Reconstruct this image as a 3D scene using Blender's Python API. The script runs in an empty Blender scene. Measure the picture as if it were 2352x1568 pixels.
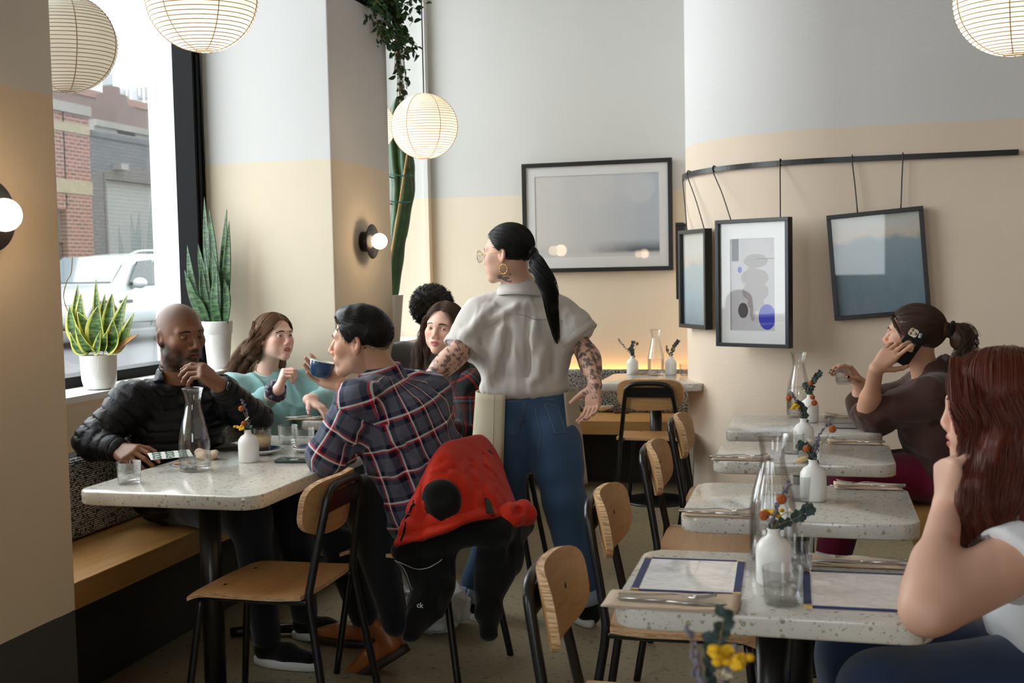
import bpy, bmesh, math, random
import numpy as np
from mathutils import Vector, Matrix
# ---------------------------------------------------------------- camera, world, light, exposure
S = bpy.context.scene
COL = S.collection
FPX, CAMH = 2650.0, 1.40
_fy = np.array([704., 176., FPX]); _fy /= np.linalg.norm(_fy)
_lx = np.array([9976., 40., -FPX]); _lx -= _fy*_lx.dot(_fy); _lx /= np.linalg.norm(_lx)
_uz = np.cross(_lx, _fy)
if _uz[1] < 0: _uz = -_uz
CR = np.stack([_lx, _fy, _uz])          # camera (right, up, forward) -> world
cam_d = bpy.data.cameras.new('camera')
cam = bpy.data.objects.new('camera', cam_d); COL.objects.link(cam)
cam_d.sensor_width = 36.0; cam_d.lens = FPX/2352*36.0
cam_d.clip_start = 0.05; cam_d.clip_end = 200
M = Matrix.Identity(4)
for i in range(3):
    M[i][0] = CR[i, 0]; M[i][1] = CR[i, 1]; M[i][2] = -CR[i, 2]
M[0][3], M[1][3], M[2][3] = 0, 0, CAMH
cam.matrix_world = M
cam_d.dof.use_dof = True; cam_d.dof.focus_distance = 4.0; cam_d.dof.aperture_fstop = 6.3
S.camera = cam
W = bpy.data.worlds.new('overcast_sky'); S.world = W; W.use_nodes = True
bg = W.node_tree.nodes['Background']
bg.inputs[0].default_value = (0.95, 0.98, 1.0, 1); bg.inputs[1].default_value = 7.0
def area_light(name, loc, rot, sx, sy, power, col=(1, 1, 1), portal=False):
    d = bpy.data.lights.new(name, 'AREA'); d.shape = 'RECTANGLE'; d.size = sx; d.size_y = sy
    d.energy = power; d.color = col
    if portal: d.cycles.is_portal = True
    o = bpy.data.objects.new(name, d); COL.objects.link(o); o.location = loc; o.rotation_euler = rot
    return o
# sky portals in two street windows and one added unseen bay (facing +X)
for (y0, y1) in ((2.80, 5.20), (6.05, 7.60), (-1.6, 0.3)):
    area_light('window_portal', (-3.16, (y0+y1)/2, 2.45), (0, -math.pi/2, 0), 2.9, y1-y0, 1, portal=True)
area_light('window_portal', (0, -3.62, 2.05), (math.pi/2, 0, math.pi), 1.8, 1.7, 1, portal=True)  # portal of the unseen front window, added for fill
# unseen warm lights added at the ceiling as fill, above the picture
for x, y in ((0.3, 0.6), (0.2, 3.4), (-1.2, 1.6)):
    area_light('ceiling_fill', (x, y, 3.85), (0, 0, 0), 0.5, 0.5, 1.2, (1.0, 0.88, 0.74))
vs = S.view_settings
vs.view_transform = 'Standard'; vs.look = 'None'; vs.exposure = 0.12; vs.gamma = 1.0; vs.use_curve_mapping = False
cy = S.cycles
cy.use_denoising = True; cy.max_bounces = 9; cy.diffuse_bounces = 4; cy.glossy_bounces = 4
cy.transmission_bounces = 6; cy.transparent_max_bounces = 16
cy.caustics_reflective = False; cy.caustics_refractive = False
cy.sample_clamp_indirect = 6.0; cy.use_adaptive_sampling = True; cy.adaptive_threshold = 0.02
cy.blur_glossy = 0.5
random.seed(7); RNG = np.random.default_rng(7)

# ---------------------------------------------------------------- helpers
def at(px, py, x=None, y=None, z=None, d=None):
    """A point of the place seen at a photo pixel, on the plane x=, y=, z= or at depth d."""
    r = CR @ np.array([px-1176., 784.-py, FPX])
    t = (z-CAMH)/r[2] if z is not None else y/r[1] if y is not None else x/r[0] if x is not None else d/FPX
    return np.array([r[0]*t, r[1]*t, CAMH+r[2]*t])
def A(*v): return np.array(v, float)
def lin(c):
    c = np.array(c, float)/255.
    return tuple(np.where(c <= .04045, c/12.92, ((c+.055)/1.055)**2.4))+(1.0,)
MATS = {}
class NT:
    """Small node-tree writer."""
    def __init__(s, name):
        s.m = bpy.data.materials.new(name); s.m.use_nodes = True
        s.t = s.m.node_tree; s.n = s.t.nodes; s.l = s.t.links
        s.b = s.n['Principled BSDF']; s.out = s.n['Material Output']
    def add(s, typ, ins=None, **props):
        nd = s.n.new(typ)
        for k, v in props.items(): setattr(nd, k, v)
        for k, v in (ins or {}).items(): s.put(nd.inputs[k], v)
        return nd
    def put(s, sock, v):
        if isinstance(v, bpy.types.NodeSocket): s.l.new(v, sock)
        else: sock.default_value = v
    def math(s, op, a, b=0.0, c=None):
        nd = s.add('ShaderNodeMath', operation=op)
        s.put(nd.inputs[0], a); s.put(nd.inputs[1], b)
        if c is not None: s.put(nd.inputs[2], c)
        return nd.outputs[0]
    def mix(s, f, a, b):
        nd = s.add('ShaderNodeMix', data_type='RGBA')
        s.put(nd.inputs[0], f); s.put(nd.inputs[6], a); s.put(nd.inputs[7], b)
        return nd.outputs[2]
    def obj(s): return s.add('ShaderNodeTexCoord').outputs['Object']
    def mapped(s, scale=(1, 1, 1), rot=(0, 0, 0), src=None):
        nd = s.add('ShaderNodeMapping', {'Scale': scale, 'Rotation': rot}); s.l.new(src or s.obj(), nd.inputs['Vector'])
        return nd.outputs[0]
    def noise(s, scale, vec=None, detail=3.0, rough=.55):
        nd = s.add('ShaderNodeTexNoise', {'Scale': scale, 'Detail': detail, 'Roughness': rough})
        s.l.new(vec or s.obj(), nd.inputs['Vector']); return nd.outputs['Fac']
    def ramp(s, f, stops, interp='LINEAR'):
        nd = s.add('ShaderNodeValToRGB'); cr = nd.color_ramp; cr.interpolation = interp
        while len(cr.elements) < len(stops): cr.elements.new(0.5)
        for e, (p, c) in zip(cr.elements, stops):
            e.position = p; e.color = c if len(c) == 4 else tuple(c)+(1,)
        s.l.new(f, nd.inputs[0]); return nd.outputs[0]
    def bump(s, h, strength=.3, dist=.01):
        nd = s.add('ShaderNodeBump', {'Strength': strength, 'Distance': dist, 'Height': h})
        s.l.new(nd.outputs[0], s.b.inputs['Normal'])
    def set(s, **k):
        al = dict(col='Base Color', rough='Roughness', metal='Metallic', spec='Specular IOR Level', coat='Coat Weight',
                  emis='Emission Color', estr='Emission Strength', sheen='Sheen Weight', sss='Subsurface Weight', alpha='Alpha', trans='Transmission Weight')
        for a, v in k.items(): s.put(s.b.inputs[al[a]], v)
        return s
def mat(name, c, rough=.5, metal=0., spec=.5, nscale=0, namt=.12, bscale=0, bstr=.2, bdist=.004, **k):
    """Plain coloured surface with a little tone noise and bump."""
    if name in MATS: return MATS[name]
    t = NT(name); c = lin(c)
    t.set(col=c, rough=rough, metal=metal, spec=spec, **k)
    if nscale:
        f = t.noise(nscale)
        d = tuple(x*(1-namt) for x in c[:3])+(1,); l = tuple(min(1, x*(1+namt)) for x in c[:3])+(1,)
        t.set(col=t.ramp(f, [(.3, d), (.7, l)]))
    if bscale: t.bump(t.noise(bscale, detail=4), bstr, bdist)
    MATS[name] = t.m; return t.m
def emit(name, c, strength):
    t = NT(name); t.set(col=lin(c), emis=lin(c), estr=strength, rough=.4); MATS[name] = t.m; return t.m
def props(o, label=None, cat=None, group=None, kind=None):
    if label: o['label'] = label
    if cat: o['category'] = cat
    if group: o['group'] = group
    if kind: o['kind'] = kind
    return o
def mesh(name, V, F, smooth=True, mats=(), fm=None, attrs=None, uv=None):
    me = bpy.data.meshes.new(name)
    V = np.asarray(V, float)
    if isinstance(F, np.ndarray):
        nf, k = F.shape
        me.vertices.add(len(V)); me.vertices.foreach_set('co', V.astype(np.float32).ravel())
        me.loops.add(nf*k); me.loops.foreach_set('vertex_index', F.astype(np.int32).ravel())
        me.polygons.add(nf); me.polygons.foreach_set('loop_start', np.arange(0, nf*k, k, dtype=np.int32))
        me.polygons.foreach_set('loop_total', np.full(nf, k, dtype=np.int32))
        me.update(calc_edges=True)
    else:
        me.from_pydata([tuple(v) for v in V], [], [tuple(f) for f in F])
    me.validate()
    for m in mats: me.materials.append(m)
    if fm is not None and len(fm) == len(me.polygons): me.polygons.foreach_set('material_index', np.asarray(fm, np.int32))
    me.polygons.foreach_set('use_smooth', np.full(len(me.polygons), bool(smooth)))
    for k, v in (attrs or {}).items():
        a = me.attributes.new(k, 'FLOAT_COLOR', 'POINT')
        v = np.asarray(v, np.float32)
        if v.shape[1] == 3: v = np.hstack([v, np.ones((len(v), 1), np.float32)])
        a.data.foreach_set('color', v.ravel())
    if uv is not None:
        u = me.uv_layers.new(name='uv'); u.data.foreach_set('uv', np.asarray(uv, np.float32).ravel())
    me.update(); return me
def thing(name, label, cat, loc=(0, 0, 0), rotz=0, group=None):
    o = bpy.data.objects.new(name, None); COL.objects.link(o); o.empty_display_size = .05
    o.location = tuple(loc); o.rotation_euler = (0, 0, rotz)
    return props(o, label, cat, group)
def obj(name, VF, m, parent=None, smooth=True, world=False, label=None, **k):
    """One mesh object; with world=True the vertices are room coordinates and are made local to the parent."""
    V, F = VF[0], VF[1]
    V = np.asarray(V, float)
    if world and parent is not None:
        p = parent; Mw = Matrix.Identity(4)
        while p is not None: Mw = Matrix.LocRotScale(p.location, p.rotation_euler, None) @ Mw; p = p.parent
        Mi = np.array(Mw.inverted()); V = V @ Mi[:3, :3].T+Mi[:3, 3]
    ms = m if isinstance(m, (list, tuple)) else [m]
    me = mesh(name, V, F, smooth, ms, **k)
    o = bpy.data.objects.new(name, me); COL.objects.link(o)
    if parent is not None: o.parent = parent
    if label: o['label'] = label
    return o
def single(name, label, cat, VF, m, loc=(0, 0, 0), group=None, smooth=True, **k):
    o = obj(name, VF, m, None, smooth, **k); o.location = tuple(loc); return props(o, label, cat, group)
def struct(name, VF, m, smooth=False, label=None, **k):
    o = obj(name, VF, m, None, smooth, **k); props(o, label, None, None, 'structure'); return o
def dup(root, loc=None, rotz=None, label=None, group=None, skip=()):
    def cp(o, par):
        c = o.copy(); COL.objects.link(c)
        if par is not None: c.parent = par
        for ch in KIDS(o):
            if ch.name.split('.')[0] not in skip: cp(ch, c)
        return c
    r = cp(root, None)
    if loc is not None: r.location = tuple(loc)
    if rotz is not None: r.rotation_euler = (0, 0, rotz)
    if label: r['label'] = label
    if group: r['group'] = group
    return r
def KIDS(o): return list(o.children)
def bevel(o, w=.004, seg=2, ang=.6):
    m = o.modifiers.new('bevel', 'BEVEL'); m.width = w; m.segments = seg; m.limit_method = 'ANGLE'; m.angle_limit = ang
    m.harden_normals = False
    return o
# --- shape generators: all return (V, F)
def join(*parts):
    Vs, Fs, n = [], [], 0
    for V, F in parts:
        V = np.asarray(V, float); Vs.append(V)
        Fs += [tuple(int(i)+n for i in f) for f in F]; n += len(V)
    return np.vstack(Vs), Fs
def box(x0, x1, y0, y1, z0, z1):
    V = [(x, y, z) for x in (x0, x1) for y in (y0, y1) for z in (z0, z1)]
    return np.array(V, float), [(0, 1, 3, 2), (4, 6, 7, 5), (0, 4, 5, 1), (2, 3, 7, 6), (0, 2, 6, 4), (1, 5, 7, 3)]
def cbox(c, s, R=None):
    V, F = box(-s[0]/2, s[0]/2, -s[1]/2, s[1]/2, -s[2]/2, s[2]/2)
    if R is not None: V = V @ np.asarray(R).T
    return V+np.asarray(c, float), F
def xf(VF, R=None, t=(0, 0, 0), s=1.0):
    V = np.asarray(VF[0], float)*s
    if R is not None: V = V @ np.asarray(R, float).T
    return V+np.asarray(t, float), VF[1]
def rot(ax, a):
    return np.array(Matrix.Rotation(a, 3, ax if isinstance(ax, str) else Vector(ax)))
def rrect(x0, x1, y0, y1, r, n=6):
    P = []
    for cx, cy, a0 in ((x1-r, y1-r, 0), (x0+r, y1-r, 90), (x0+r, y0+r, 180), (x1-r, y0+r, 270)):
        for i in range(n+1):
            a = math.radians(a0+90*i/n); P.append((cx+r*math.cos(a), cy+r*math.sin(a)))
    return np.array(P)
def prism(P, z0, z1, bev=0.0):
    """Closed outline P extruded; bev rounds the rims. Outline counter-clockwise."""
    P = np.asarray(P, float); n = len(P)
    if bev:
        c = P.mean(0); T = np.roll(P, -1, 0)-np.roll(P, 1, 0); T /= np.linalg.norm(T, axis=1)[:, None]+1e-9
        N = np.stack([T[:, 1], -T[:, 0]], 1)
        lv = [(z0, -bev), (z0+bev*.3, -bev*.3), (z0+bev, 0), (z1-bev, 0), (z1-bev*.3, -bev*.3), (z1, -bev)]
        V = np.vstack([np.column_stack([P+N*o, np.full(n, z)]) for z, o in lv])
    else:
        lv = [(z0, 0), (z1, 0)]
        V = np.vstack([np.column_stack([P, np.full(n, z)]) for z, o in lv])
    F = [tuple(range(n-1, -1, -1))]
    for k in range(len(lv)-1):
        F += [(k*n+i, k*n+(i+1) % n, (k+1)*n+(i+1) % n, (k+1)*n+i) for i in range(n)]
    F.append(tuple(range((len(lv)-1)*n, len(lv)*n)))
    return V, F
def ext(P, lo, hi, ax):
    """Outline in the two other axes (in x, y, z order) extruded along ax."""
    P = np.asarray(P, float); n = len(P); i = 'xyz'.index(ax); o = [j for j in range(3) if j != i]
    V = np.zeros((2*n, 3)); V[:n, o] = P; V[n:, o] = P; V[:n, i] = lo; V[n:, i] = hi
    F = [tuple(range(n)), tuple(range(2*n-1, n-1, -1))]+[(k, k+n, (k+1) % n+n, (k+1) % n) for k in range(n)]
    return V, F
def lathe(prof, n=40, c=(0, 0, 0), close=False):
    prof = np.asarray(prof, float); m = len(prof)
    a = np.arange(n)*2*math.pi/n
    V = np.empty((m, n, 3)); V[:, :, 0] = prof[:, 0:1]*np.cos(a); V[:, :, 1] = prof[:, 0:1]*np.sin(a); V[:, :, 2] = prof[:, 1:2]
    F = [(i*n+j, i*n+(j+1) % n, (i+1)*n+(j+1) % n, (i+1)*n+j) for i in range(m-1) for j in range(n)]
    if close: F += [((m-1)*n+j, (m-1)*n+(j+1) % n, (j+1) % n, j) for j in range(n)]
    return V.reshape(-1, 3)+np.asarray(c, float), F
def smoothpath(P, m=24, closed=False):
    P = np.asarray(P, float)
    if len(P) < 3: return P[0]+(P[-1]-P[0])*np.linspace(0, 1, m)[:, None]
    Q = np.vstack([2*P[0]-P[1], P, 2*P[-1]-P[-2]]); out = []
    u = np.linspace(0, len(P)-1-1e-9, m)
    k = u.astype(int); t = (u-k)[:, None]
    a, b, c, d = Q[k], Q[k+1], Q[k+2], Q[k+3]
    return .5*(2*b+(c-a)*t+(2*a-5*b+4*c-d)*t**2+(3*b-a-3*c+d)*t**3)
def tubes(P, R, sides=6, cap=True):
    """N tubes at once: P (N,M,3), R (N,M) or scalar."""
    P = np.asarray(P, float)
    if P.ndim == 2: P = P[None]
    N, Mn, _ = P.shape
    R = np.broadcast_to(np.asarray(R, float), (N, Mn)) if np.ndim(R) != 1 else np.broadcast_to(np.asarray(R)[None], (N, Mn))
    T = np.gradient(P, axis=1); T /= np.linalg.norm(T, axis=2)[..., None]+1e-12
    ref = np.zeros_like(T); mean = T.mean(1); ax = np.argmin(np.abs(mean), 1); ref[np.arange(N), :, ax] = 1
    U = np.cross(T, ref); U /= np.linalg.norm(U, axis=2)[..., None]+1e-12
    for i in range(1, Mn):              # carry the frame along so that bends do not twist
        u = U[:, i-1]-T[:, i]*(U[:, i-1]*T[:, i]).sum(1)[:, None]
        U[:, i] = u/(np.linalg.norm(u, axis=1)[:, None]+1e-12)
    B = np.cross(T, U)
    a = np.arange(sides)*2*math.pi/sides
    V = P[:, :, None]+R[:, :, None, None]*(U[:, :, None]*np.cos(a)[:, None]+B[:, :, None]*np.sin(a)[:, None])
    V = V.reshape(-1, 3)
    g = np.arange(N*Mn*sides).reshape(N, Mn, sides); gn = np.roll(g, -1, 2)
    F = np.stack([g[:, :-1], gn[:, :-1], gn[:, 1:], g[:, 1:]], -1).reshape(-1, 4)
    if not cap: return V, F
    Fl = [tuple(f) for f in F.tolist()]
    if N*Mn < 40000:
        Fl += [tuple(x[::-1]) for x in g[:, 0].tolist()]+[tuple(x) for x in g[:, -1].tolist()]
    return V, Fl
def tube(P, r, sides=10, m=None):
    P = np.asarray(P, float)
    if m: P = smoothpath(P, m)
    return tubes(P, r, sides)
def cyl(c, r, z0, z1, n=28): return prism([(c[0]+r*math.cos(2*math.pi*i/n), c[1]+r*math.sin(2*math.pi*i/n)) for i in range(n)], z0, z1)
def ball(c, r, n=16, sc=(1, 1, 1)):
    a = np.linspace(-math.pi/2, math.pi/2, n//2+1)
    V, F = lathe(np.column_stack([np.maximum(np.cos(a), 1e-4), np.sin(a)]), n)
    return V*r*np.asarray(sc)+np.asarray(c, float), F
# ---------------------------------------------------------------- surfaces
def wall_mat(name, line, grey=None, upper=(233, 232, 229), lower=(231, 217, 195)):
    t = NT(name)
    z = t.add('ShaderNodeSeparateXYZ', {0: t.add('ShaderNodeNewGeometry').outputs['Position']}).outputs[2]
    zz = t.math('ADD', z, t.math('MULTIPLY', t.noise(9), .006))
    n = t.noise(1.7, detail=5)
    up = t.mix(n, lin([c-4 for c in upper]), lin(upper))
    lo = t.mix(n, lin([c-9 for c in lower]), lin([min(255, c+4) for c in lower]))
    c = t.mix(t.math('GREATER_THAN', zz, line+.003), lo, up)
    if grey is not None: c = t.mix(t.math('LESS_THAN', zz, grey), c, lin((70, 67, 64)))
    t.set(col=c, rough=.75, spec=.25)
    t.bump(t.math('ADD', t.noise(55, detail=5, rough=.65), t.math('MULTIPLY', t.noise(6, detail=3), 1.5)), .22, .006)
    return t.m
m_wall_back = wall_mat('painted_wall_back', 1.915, .36, (214, 213, 209))
m_pillar = wall_mat('painted_pillar', 1.962, None, (208, 207, 206), (218, 205, 184))
m_pillar_near = wall_mat('painted_pillar_near', 1.905, .475, (206, 202, 196), (216, 198, 172))
m_wall_curve = wall_mat('painted_wall_curved', 2.10, None, (224, 223, 223), (235, 217, 198))
m_white = mat('white_paint', (236, 236, 234), .6, bscale=40, bstr=.1)
t = NT('concrete_floor')
n1 = t.noise(1.3, detail=6); n2 = t.noise(38, detail=4)
c = t.mix(n1, lin((128, 117, 92)), lin((158, 146, 118)))
c = t.mix(t.ramp(n2, [(.33, (1, 1, 1, 1)), (.42, (0, 0, 0, 1))]), c, lin((92, 84, 68)))
t.set(col=c, rough=t.math('ADD', t.math('MULTIPLY', n1, .25), .28), spec=.4); t.bump(n2, .08, .004)
m_floor = t.m
m_black = mat('black_powder_coat', (17, 17, 18), .32, spec=.5, bscale=300, bstr=.05)
m_frame = mat('dark_window_frame', (9, 9, 11), .55, spec=.12, bscale=80, bstr=.05)
m_plinth = mat('dark_grey_plinth', (52, 50, 48), .7, nscale=3, bscale=60)
def wood_mat(name, c0, c1, along='x', scale=1.0, rough=.38, plank=0.0):
    t = NT(name); sc = {'x': (1.5, 22, 22), 'y': (22, 1.5, 22), 'z': (22, 22, 1.5)}[along]
    v = t.mapped(tuple(s*scale for s in sc))
    n = t.noise(2.2, v, 6, .6); w = t.noise(9, v, 2, .5)
    c = t.mix(t.ramp(n, [(.25, (0, 0, 0, 1)), (.75, (1, 1, 1, 1))]), lin(c0), lin(c1))
    c = t.mix(t.math('MULTIPLY', w, .3), c, lin([x*.72 for x in c0]))
    t.set(col=c, rough=rough, spec=.45); t.bump(w, .08, .002)
    return t.m
m_ply = wood_mat('ash_plywood', (186, 137, 88), (211, 166, 115), 'y', 1.4)
t = NT('plywood_edge')
z = t.add('ShaderNodeSeparateXYZ', {0: t.obj()}).outputs[2]
w = t.noise(1.0, t.mapped((30, 30, 420)), 2)
t.set(col=t.mix(t.ramp(w, [(.38, (0, 0, 0, 1)), (.62, (1, 1, 1, 1))]), lin((168, 124, 82)), lin((226, 190, 146))), rough=.55)
m_ply_edge = t.m
m_bench = wood_mat('oak_bench', (176, 128, 70), (204, 158, 98), 'y', .8, .42)
m_bench_x = wood_mat('oak_bench_long', (176, 128, 70), (204, 158, 98), 'x', .8, .42)
t = NT('terrazzo')
v = t.obj(); base = t.mix(t.noise(14, v, 4), lin((196, 192, 183)), lin((212, 209, 201)))
for sc, th, cs in ((55, .36, ((158, 136, 112), (134, 128, 120))), (95, .36, ((178, 156, 128), (118, 114, 108))), (170, .36, ((154, 148, 136), (176, 166, 148)))):
    vo = t.add('ShaderNodeTexVoronoi', {'Scale': sc}); t.l.new(t.mapped((1, 1.35, 1), (.3, .5, .7), v), vo.inputs['Vector'])
    rnd = t.add('ShaderNodeSeparateColor', {0: vo.outputs['Color']})
    chip = t.math('MULTIPLY', t.math('LESS_THAN', vo.outputs['Distance'], t.math('MULTIPLY', rnd.outputs[0], th)), t.math('GREATER_THAN', rnd.outputs[1], .30))
    base = t.mix(t.math('MULTIPLY', chip, .75), base, t.mix(rnd.outputs[2], lin(cs[0]), lin(cs[1])))
t.set(col=base, rough=.16, spec=.55); m_terrazzo = t.m
t = NT('knit_cushion')
v = t.mapped((1, 1, 1)); wv = t.add('ShaderNodeTexWave', {'Scale': 40.0, 'Distortion': 2.2, 'Detail': 1.0, 'Detail Scale': 6.0}, bands_direction='Z')
t.l.new(v, wv.inputs['Vector'])
ch = t.add('ShaderNodeTexVoronoi', {'Scale': 105.0}); t.l.new(t.mapped((1, 1, 1.3)), ch.inputs['Vector'])
f = t.math('MULTIPLY', wv.outputs['Fac'], t.math('LESS_THAN', ch.outputs['Distance'], .62))
t.set(col=t.ramp(f, [(.25, lin((52, 56, 60))), (.5, lin((206, 207, 205)))]), rough=.9, spec=.1, sheen=.3); t.bump(f, .5, .006)
m_knit = t.m

def window_glass(name, tint=(.96, .98, .98, 1), refl=.06):
    t = NT(name); t.n.remove(t.b)
    tr = t.add('ShaderNodeBsdfTransparent', {'Color': tint}); gl = t.add('ShaderNodeBsdfGlossy', {'Roughness': .02})
    lw = t.add('ShaderNodeLayerWeight', {'Blend': .25})
    mx = t.add('ShaderNodeMixShader', {0: t.math('ADD', t.math('MULTIPLY', lw.outputs['Fresnel'], .18), refl*.15)})
    t.l.new(tr.outputs[0], mx.inputs[1]); t.l.new(gl.outputs[0], mx.inputs[2]); t.l.new(mx.outputs[0], t.out.inputs[0])
    return t.m
m_pane = window_glass('window_glass')

# ---------------------------------------------------------------- the room
struct('floor', box(-3.05, 2.6, -3.5, 7.7, -.06, 0), m_floor)
struct('ceiling', box(-3.3, 2.6, -3.5, 8.0, 4.0, 4.1), mat('ceiling_paint', (196, 192, 186), .8))
struct('wall_back', box(-3.0, -.60, 7.66, 7.80, 0, 4.0), m_wall_back)
struct('wall_front', join(box(-3.3, -.9, -3.6, -3.5, 0, 4.0), box(.9, 2.6, -3.6, -3.5, 0, 4.0), box(-.9, .9, -3.6, -3.5, 0, 1.2), box(-.9, .9, -3.6, -3.5, 2.9, 4.0)), mat('brown_panelling', (96, 78, 62), .6, nscale=3))
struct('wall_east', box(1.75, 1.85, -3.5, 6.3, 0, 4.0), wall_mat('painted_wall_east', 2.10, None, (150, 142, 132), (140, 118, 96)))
# curved wall: a quarter round of radius .87 between the long picture wall and the bench niche
cx, cy_, r = .10, 7.07, .87
arc = [(-.77, 7.66)]+[(cx+r*math.cos(a), cy_+r*math.sin(a)) for a in np.linspace(math.pi, 1.5*math.pi, 40)]+[(1.76, 6.2)]
back = [(1.76, 6.34)]+[(cx+(r-.14)*math.cos(a), cy_+(r-.14)*math.sin(a)) for a in np.linspace(1.5*math.pi, math.pi, 40)]+[(-.63, 7.66)]
o = struct('wall_right', prism(np.array(arc+back), 0, 4.0), m_wall_curve, smooth=True)
o.data.polygons[0].use_smooth = False
mm = o.modifiers.new('edges', 'EDGE_SPLIT'); mm.split_angle = .6
struct('baseboard_right', prism(np.array([(x, y) for x, y in arc]+[(1.76, 6.192)]+[(cx+(r+.008)*math.cos(a), cy_+(r+.008)*math.sin(a)) for a in np.linspace(1.5*math.pi, math.pi, 30)]+[(-.778, 7.66)]), 0, .06), mat('grey_base', (120, 117, 112), .6), smooth=True)
# left side: under-sill wall, sill, pillars, window bays
struct('wall_left', join(box(-3.0, -2.75, 2.78, 5.23, 0, .93), box(-3.0, -2.63, 6.02, 7.62, 0, .93),
                         box(-3.0, -2.63, 7.62, 7.66, 0, 4.0), box(-3.3, -3.0, -3.5, -1.7, 0, 4.0), box(-3.0, -2.85, -1.7, 2.0, 0, .9),
                         box(-3.3, -3.0, -1.7, 7.66, 3.92, 4.0), box(-3.3, -3.0, -1.7, 7.8, -.3, .93)), m_wall_back)
struct('trim_1', box(-2.99, -2.745, 2.775, 5.235, .93, .955), m_white)
struct('trim_2', box(-2.99, -2.625, 6.02, 7.625, .93, .955), m_white)
o = struct('pillar', box(-2.97, -2.283, 5.233, 6.02, 0, 2.80), m_pillar); bevel(o, .008, 3)
o = struct('pillar', box(-3.3, -2.03, 2.0, 2.78, 0, 4.0), m_pillar_near); bevel(o, .008, 3)
def window(i, y0, y1, z0, z1, mull=()):
    fr = [box(-3.10, -2.975, y0, y0+.06, z0, z1), box(-3.10, -2.975, y1-.05, y1, z0, z1), box(-3.10, -2.975, y0, y1, z0, z0+.045),
          box(-3.10, -2.975, y0, y1, z1-.06, z1),
          box(-3.02, -2.955, y1-.075, y1-.05, z0, z1), box(-2.995, -2.962, y1-.10, y1-.075, z0, z1)]
    for my in mull: fr.append(box(-3.10, -2.975, my-.03, my+.03, z0, z1))
    o = struct('window_%d' % i, join(*fr), m_frame)
    obj('pane', box(-3.046, -3.038, y0+.03, y1-.03, z0+.02, z1-.03), m_pane, o, smooth=False)
window(1, 2.78, 5.233, .955, 3.92)
window(2, 6.02, 7.62, .955, 3.92)
window(3, -1.7, .35, .93, 3.92)  # unseen bay, added to light the tables and guests
struct('wall_left', box(-3.3, -2.97, .35, 2.0, 0, 4.0), m_wall_back)
o = struct('window_5', join(box(-.9, -.84, -3.6, -3.5, 1.2, 2.9), box(.84, .9, -3.6, -3.5, 1.2, 2.9), box(-.84, .84, -3.6, -3.5, 1.2, 1.26), box(-.84, .84, -3.6, -3.5, 2.84, 2.9)), m_frame)  # unseen front window, added as fill daylight from behind the camera
obj('pane', box(-.85, .85, -3.56, -3.55, 1.25, 2.85), m_pane, o, False)
window(4, 5.233, 6.02, 2.82, 3.92)
struct('wall_left_reveal', box(-3.27, -3.10, 5.225, 6.03, -.3, 2.80), m_white, label='white outer window reveal beside the tall dark frame')
struct('wall_left_reveal', box(-3.3, -3.10, 2.0, 2.79, -.3, 4.0), m_white)
struct('wall_left_reveal', box(-3.27, -3.0, 7.62, 7.9, -.3, 4.0), m_white)
# thin pipe chase in the corner
struct('trim_3', box(-2.63, -2.60, 7.59, 7.66, .955, 4.0), m_wall_back)

# ---------------------------------------------------------------- benches
b = thing('bench', 'long oak bench seat below the street window, on a dark plinth', 'bench', (-2.5, 4.0, 0))
o = obj('seat', box(-2.75, -2.262, 2.70, 5.23, .362, .45), m_bench, b, False, True); bevel(o, .004)
obj('plinth', box(-2.75, -2.42, 2.70, 5.23, 0, .362), m_plinth, b, False, True)
Vn, F = ext(rrect(-2.735, -2.61, .452, .755, .03), 2.79, 5.225, 'y')
single('bench_cushion', 'black and white knit back cushion on the bench below the street window', 'cushion', (Vn, F), m_knit, smooth=True)
b = thing('bench', 'oak bench seat along the back wall, with a dish lying on it', 'bench', (-1.7, 7.3, 0))
o = obj('seat', box(-2.62, -.775, 7.10, 7.655, .362, .45), m_bench_x, b, False, True); bevel(o, .004)
obj('plinth', box(-2.62, -.775, 7.44, 7.655, 0, .362), m_plinth, b, False, True)
Vn, F = ext(rrect(7.52, 7.60, .452, .735, .025), -2.615, -.78, 'x')
single('bench_cushion', 'black and white knit back cushion on the bench at the back wall, lit from behind', 'cushion', (Vn, F), m_knit, smooth=True)
b = thing('bench', 'oak bench seat under the two seated women, beside the row of tables', 'bench', (.7, 3.0, 0))
o = obj('seat', box(.33, .80, 1.2, 5.5, .37, .45), m_bench, b, False, True); bevel(o, .004)
obj('plinth', box(.45, .80, 1.2, 5.5, 0, .37), m_plinth, b, False, True)
led = emit('led_strip', (255, 190, 105), 24)
single('light_strip', 'warm light strip hidden behind the back wall cushion', 'light', box(-2.6, -.785, 7.615, 7.63, .66, .675), led, smooth=False)
single('light_strip', 'warm light strip hidden behind the window bench cushion', 'light', box(-2.748, -2.738, 2.8, 5.2, .56, .575), led, smooth=False)
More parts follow.
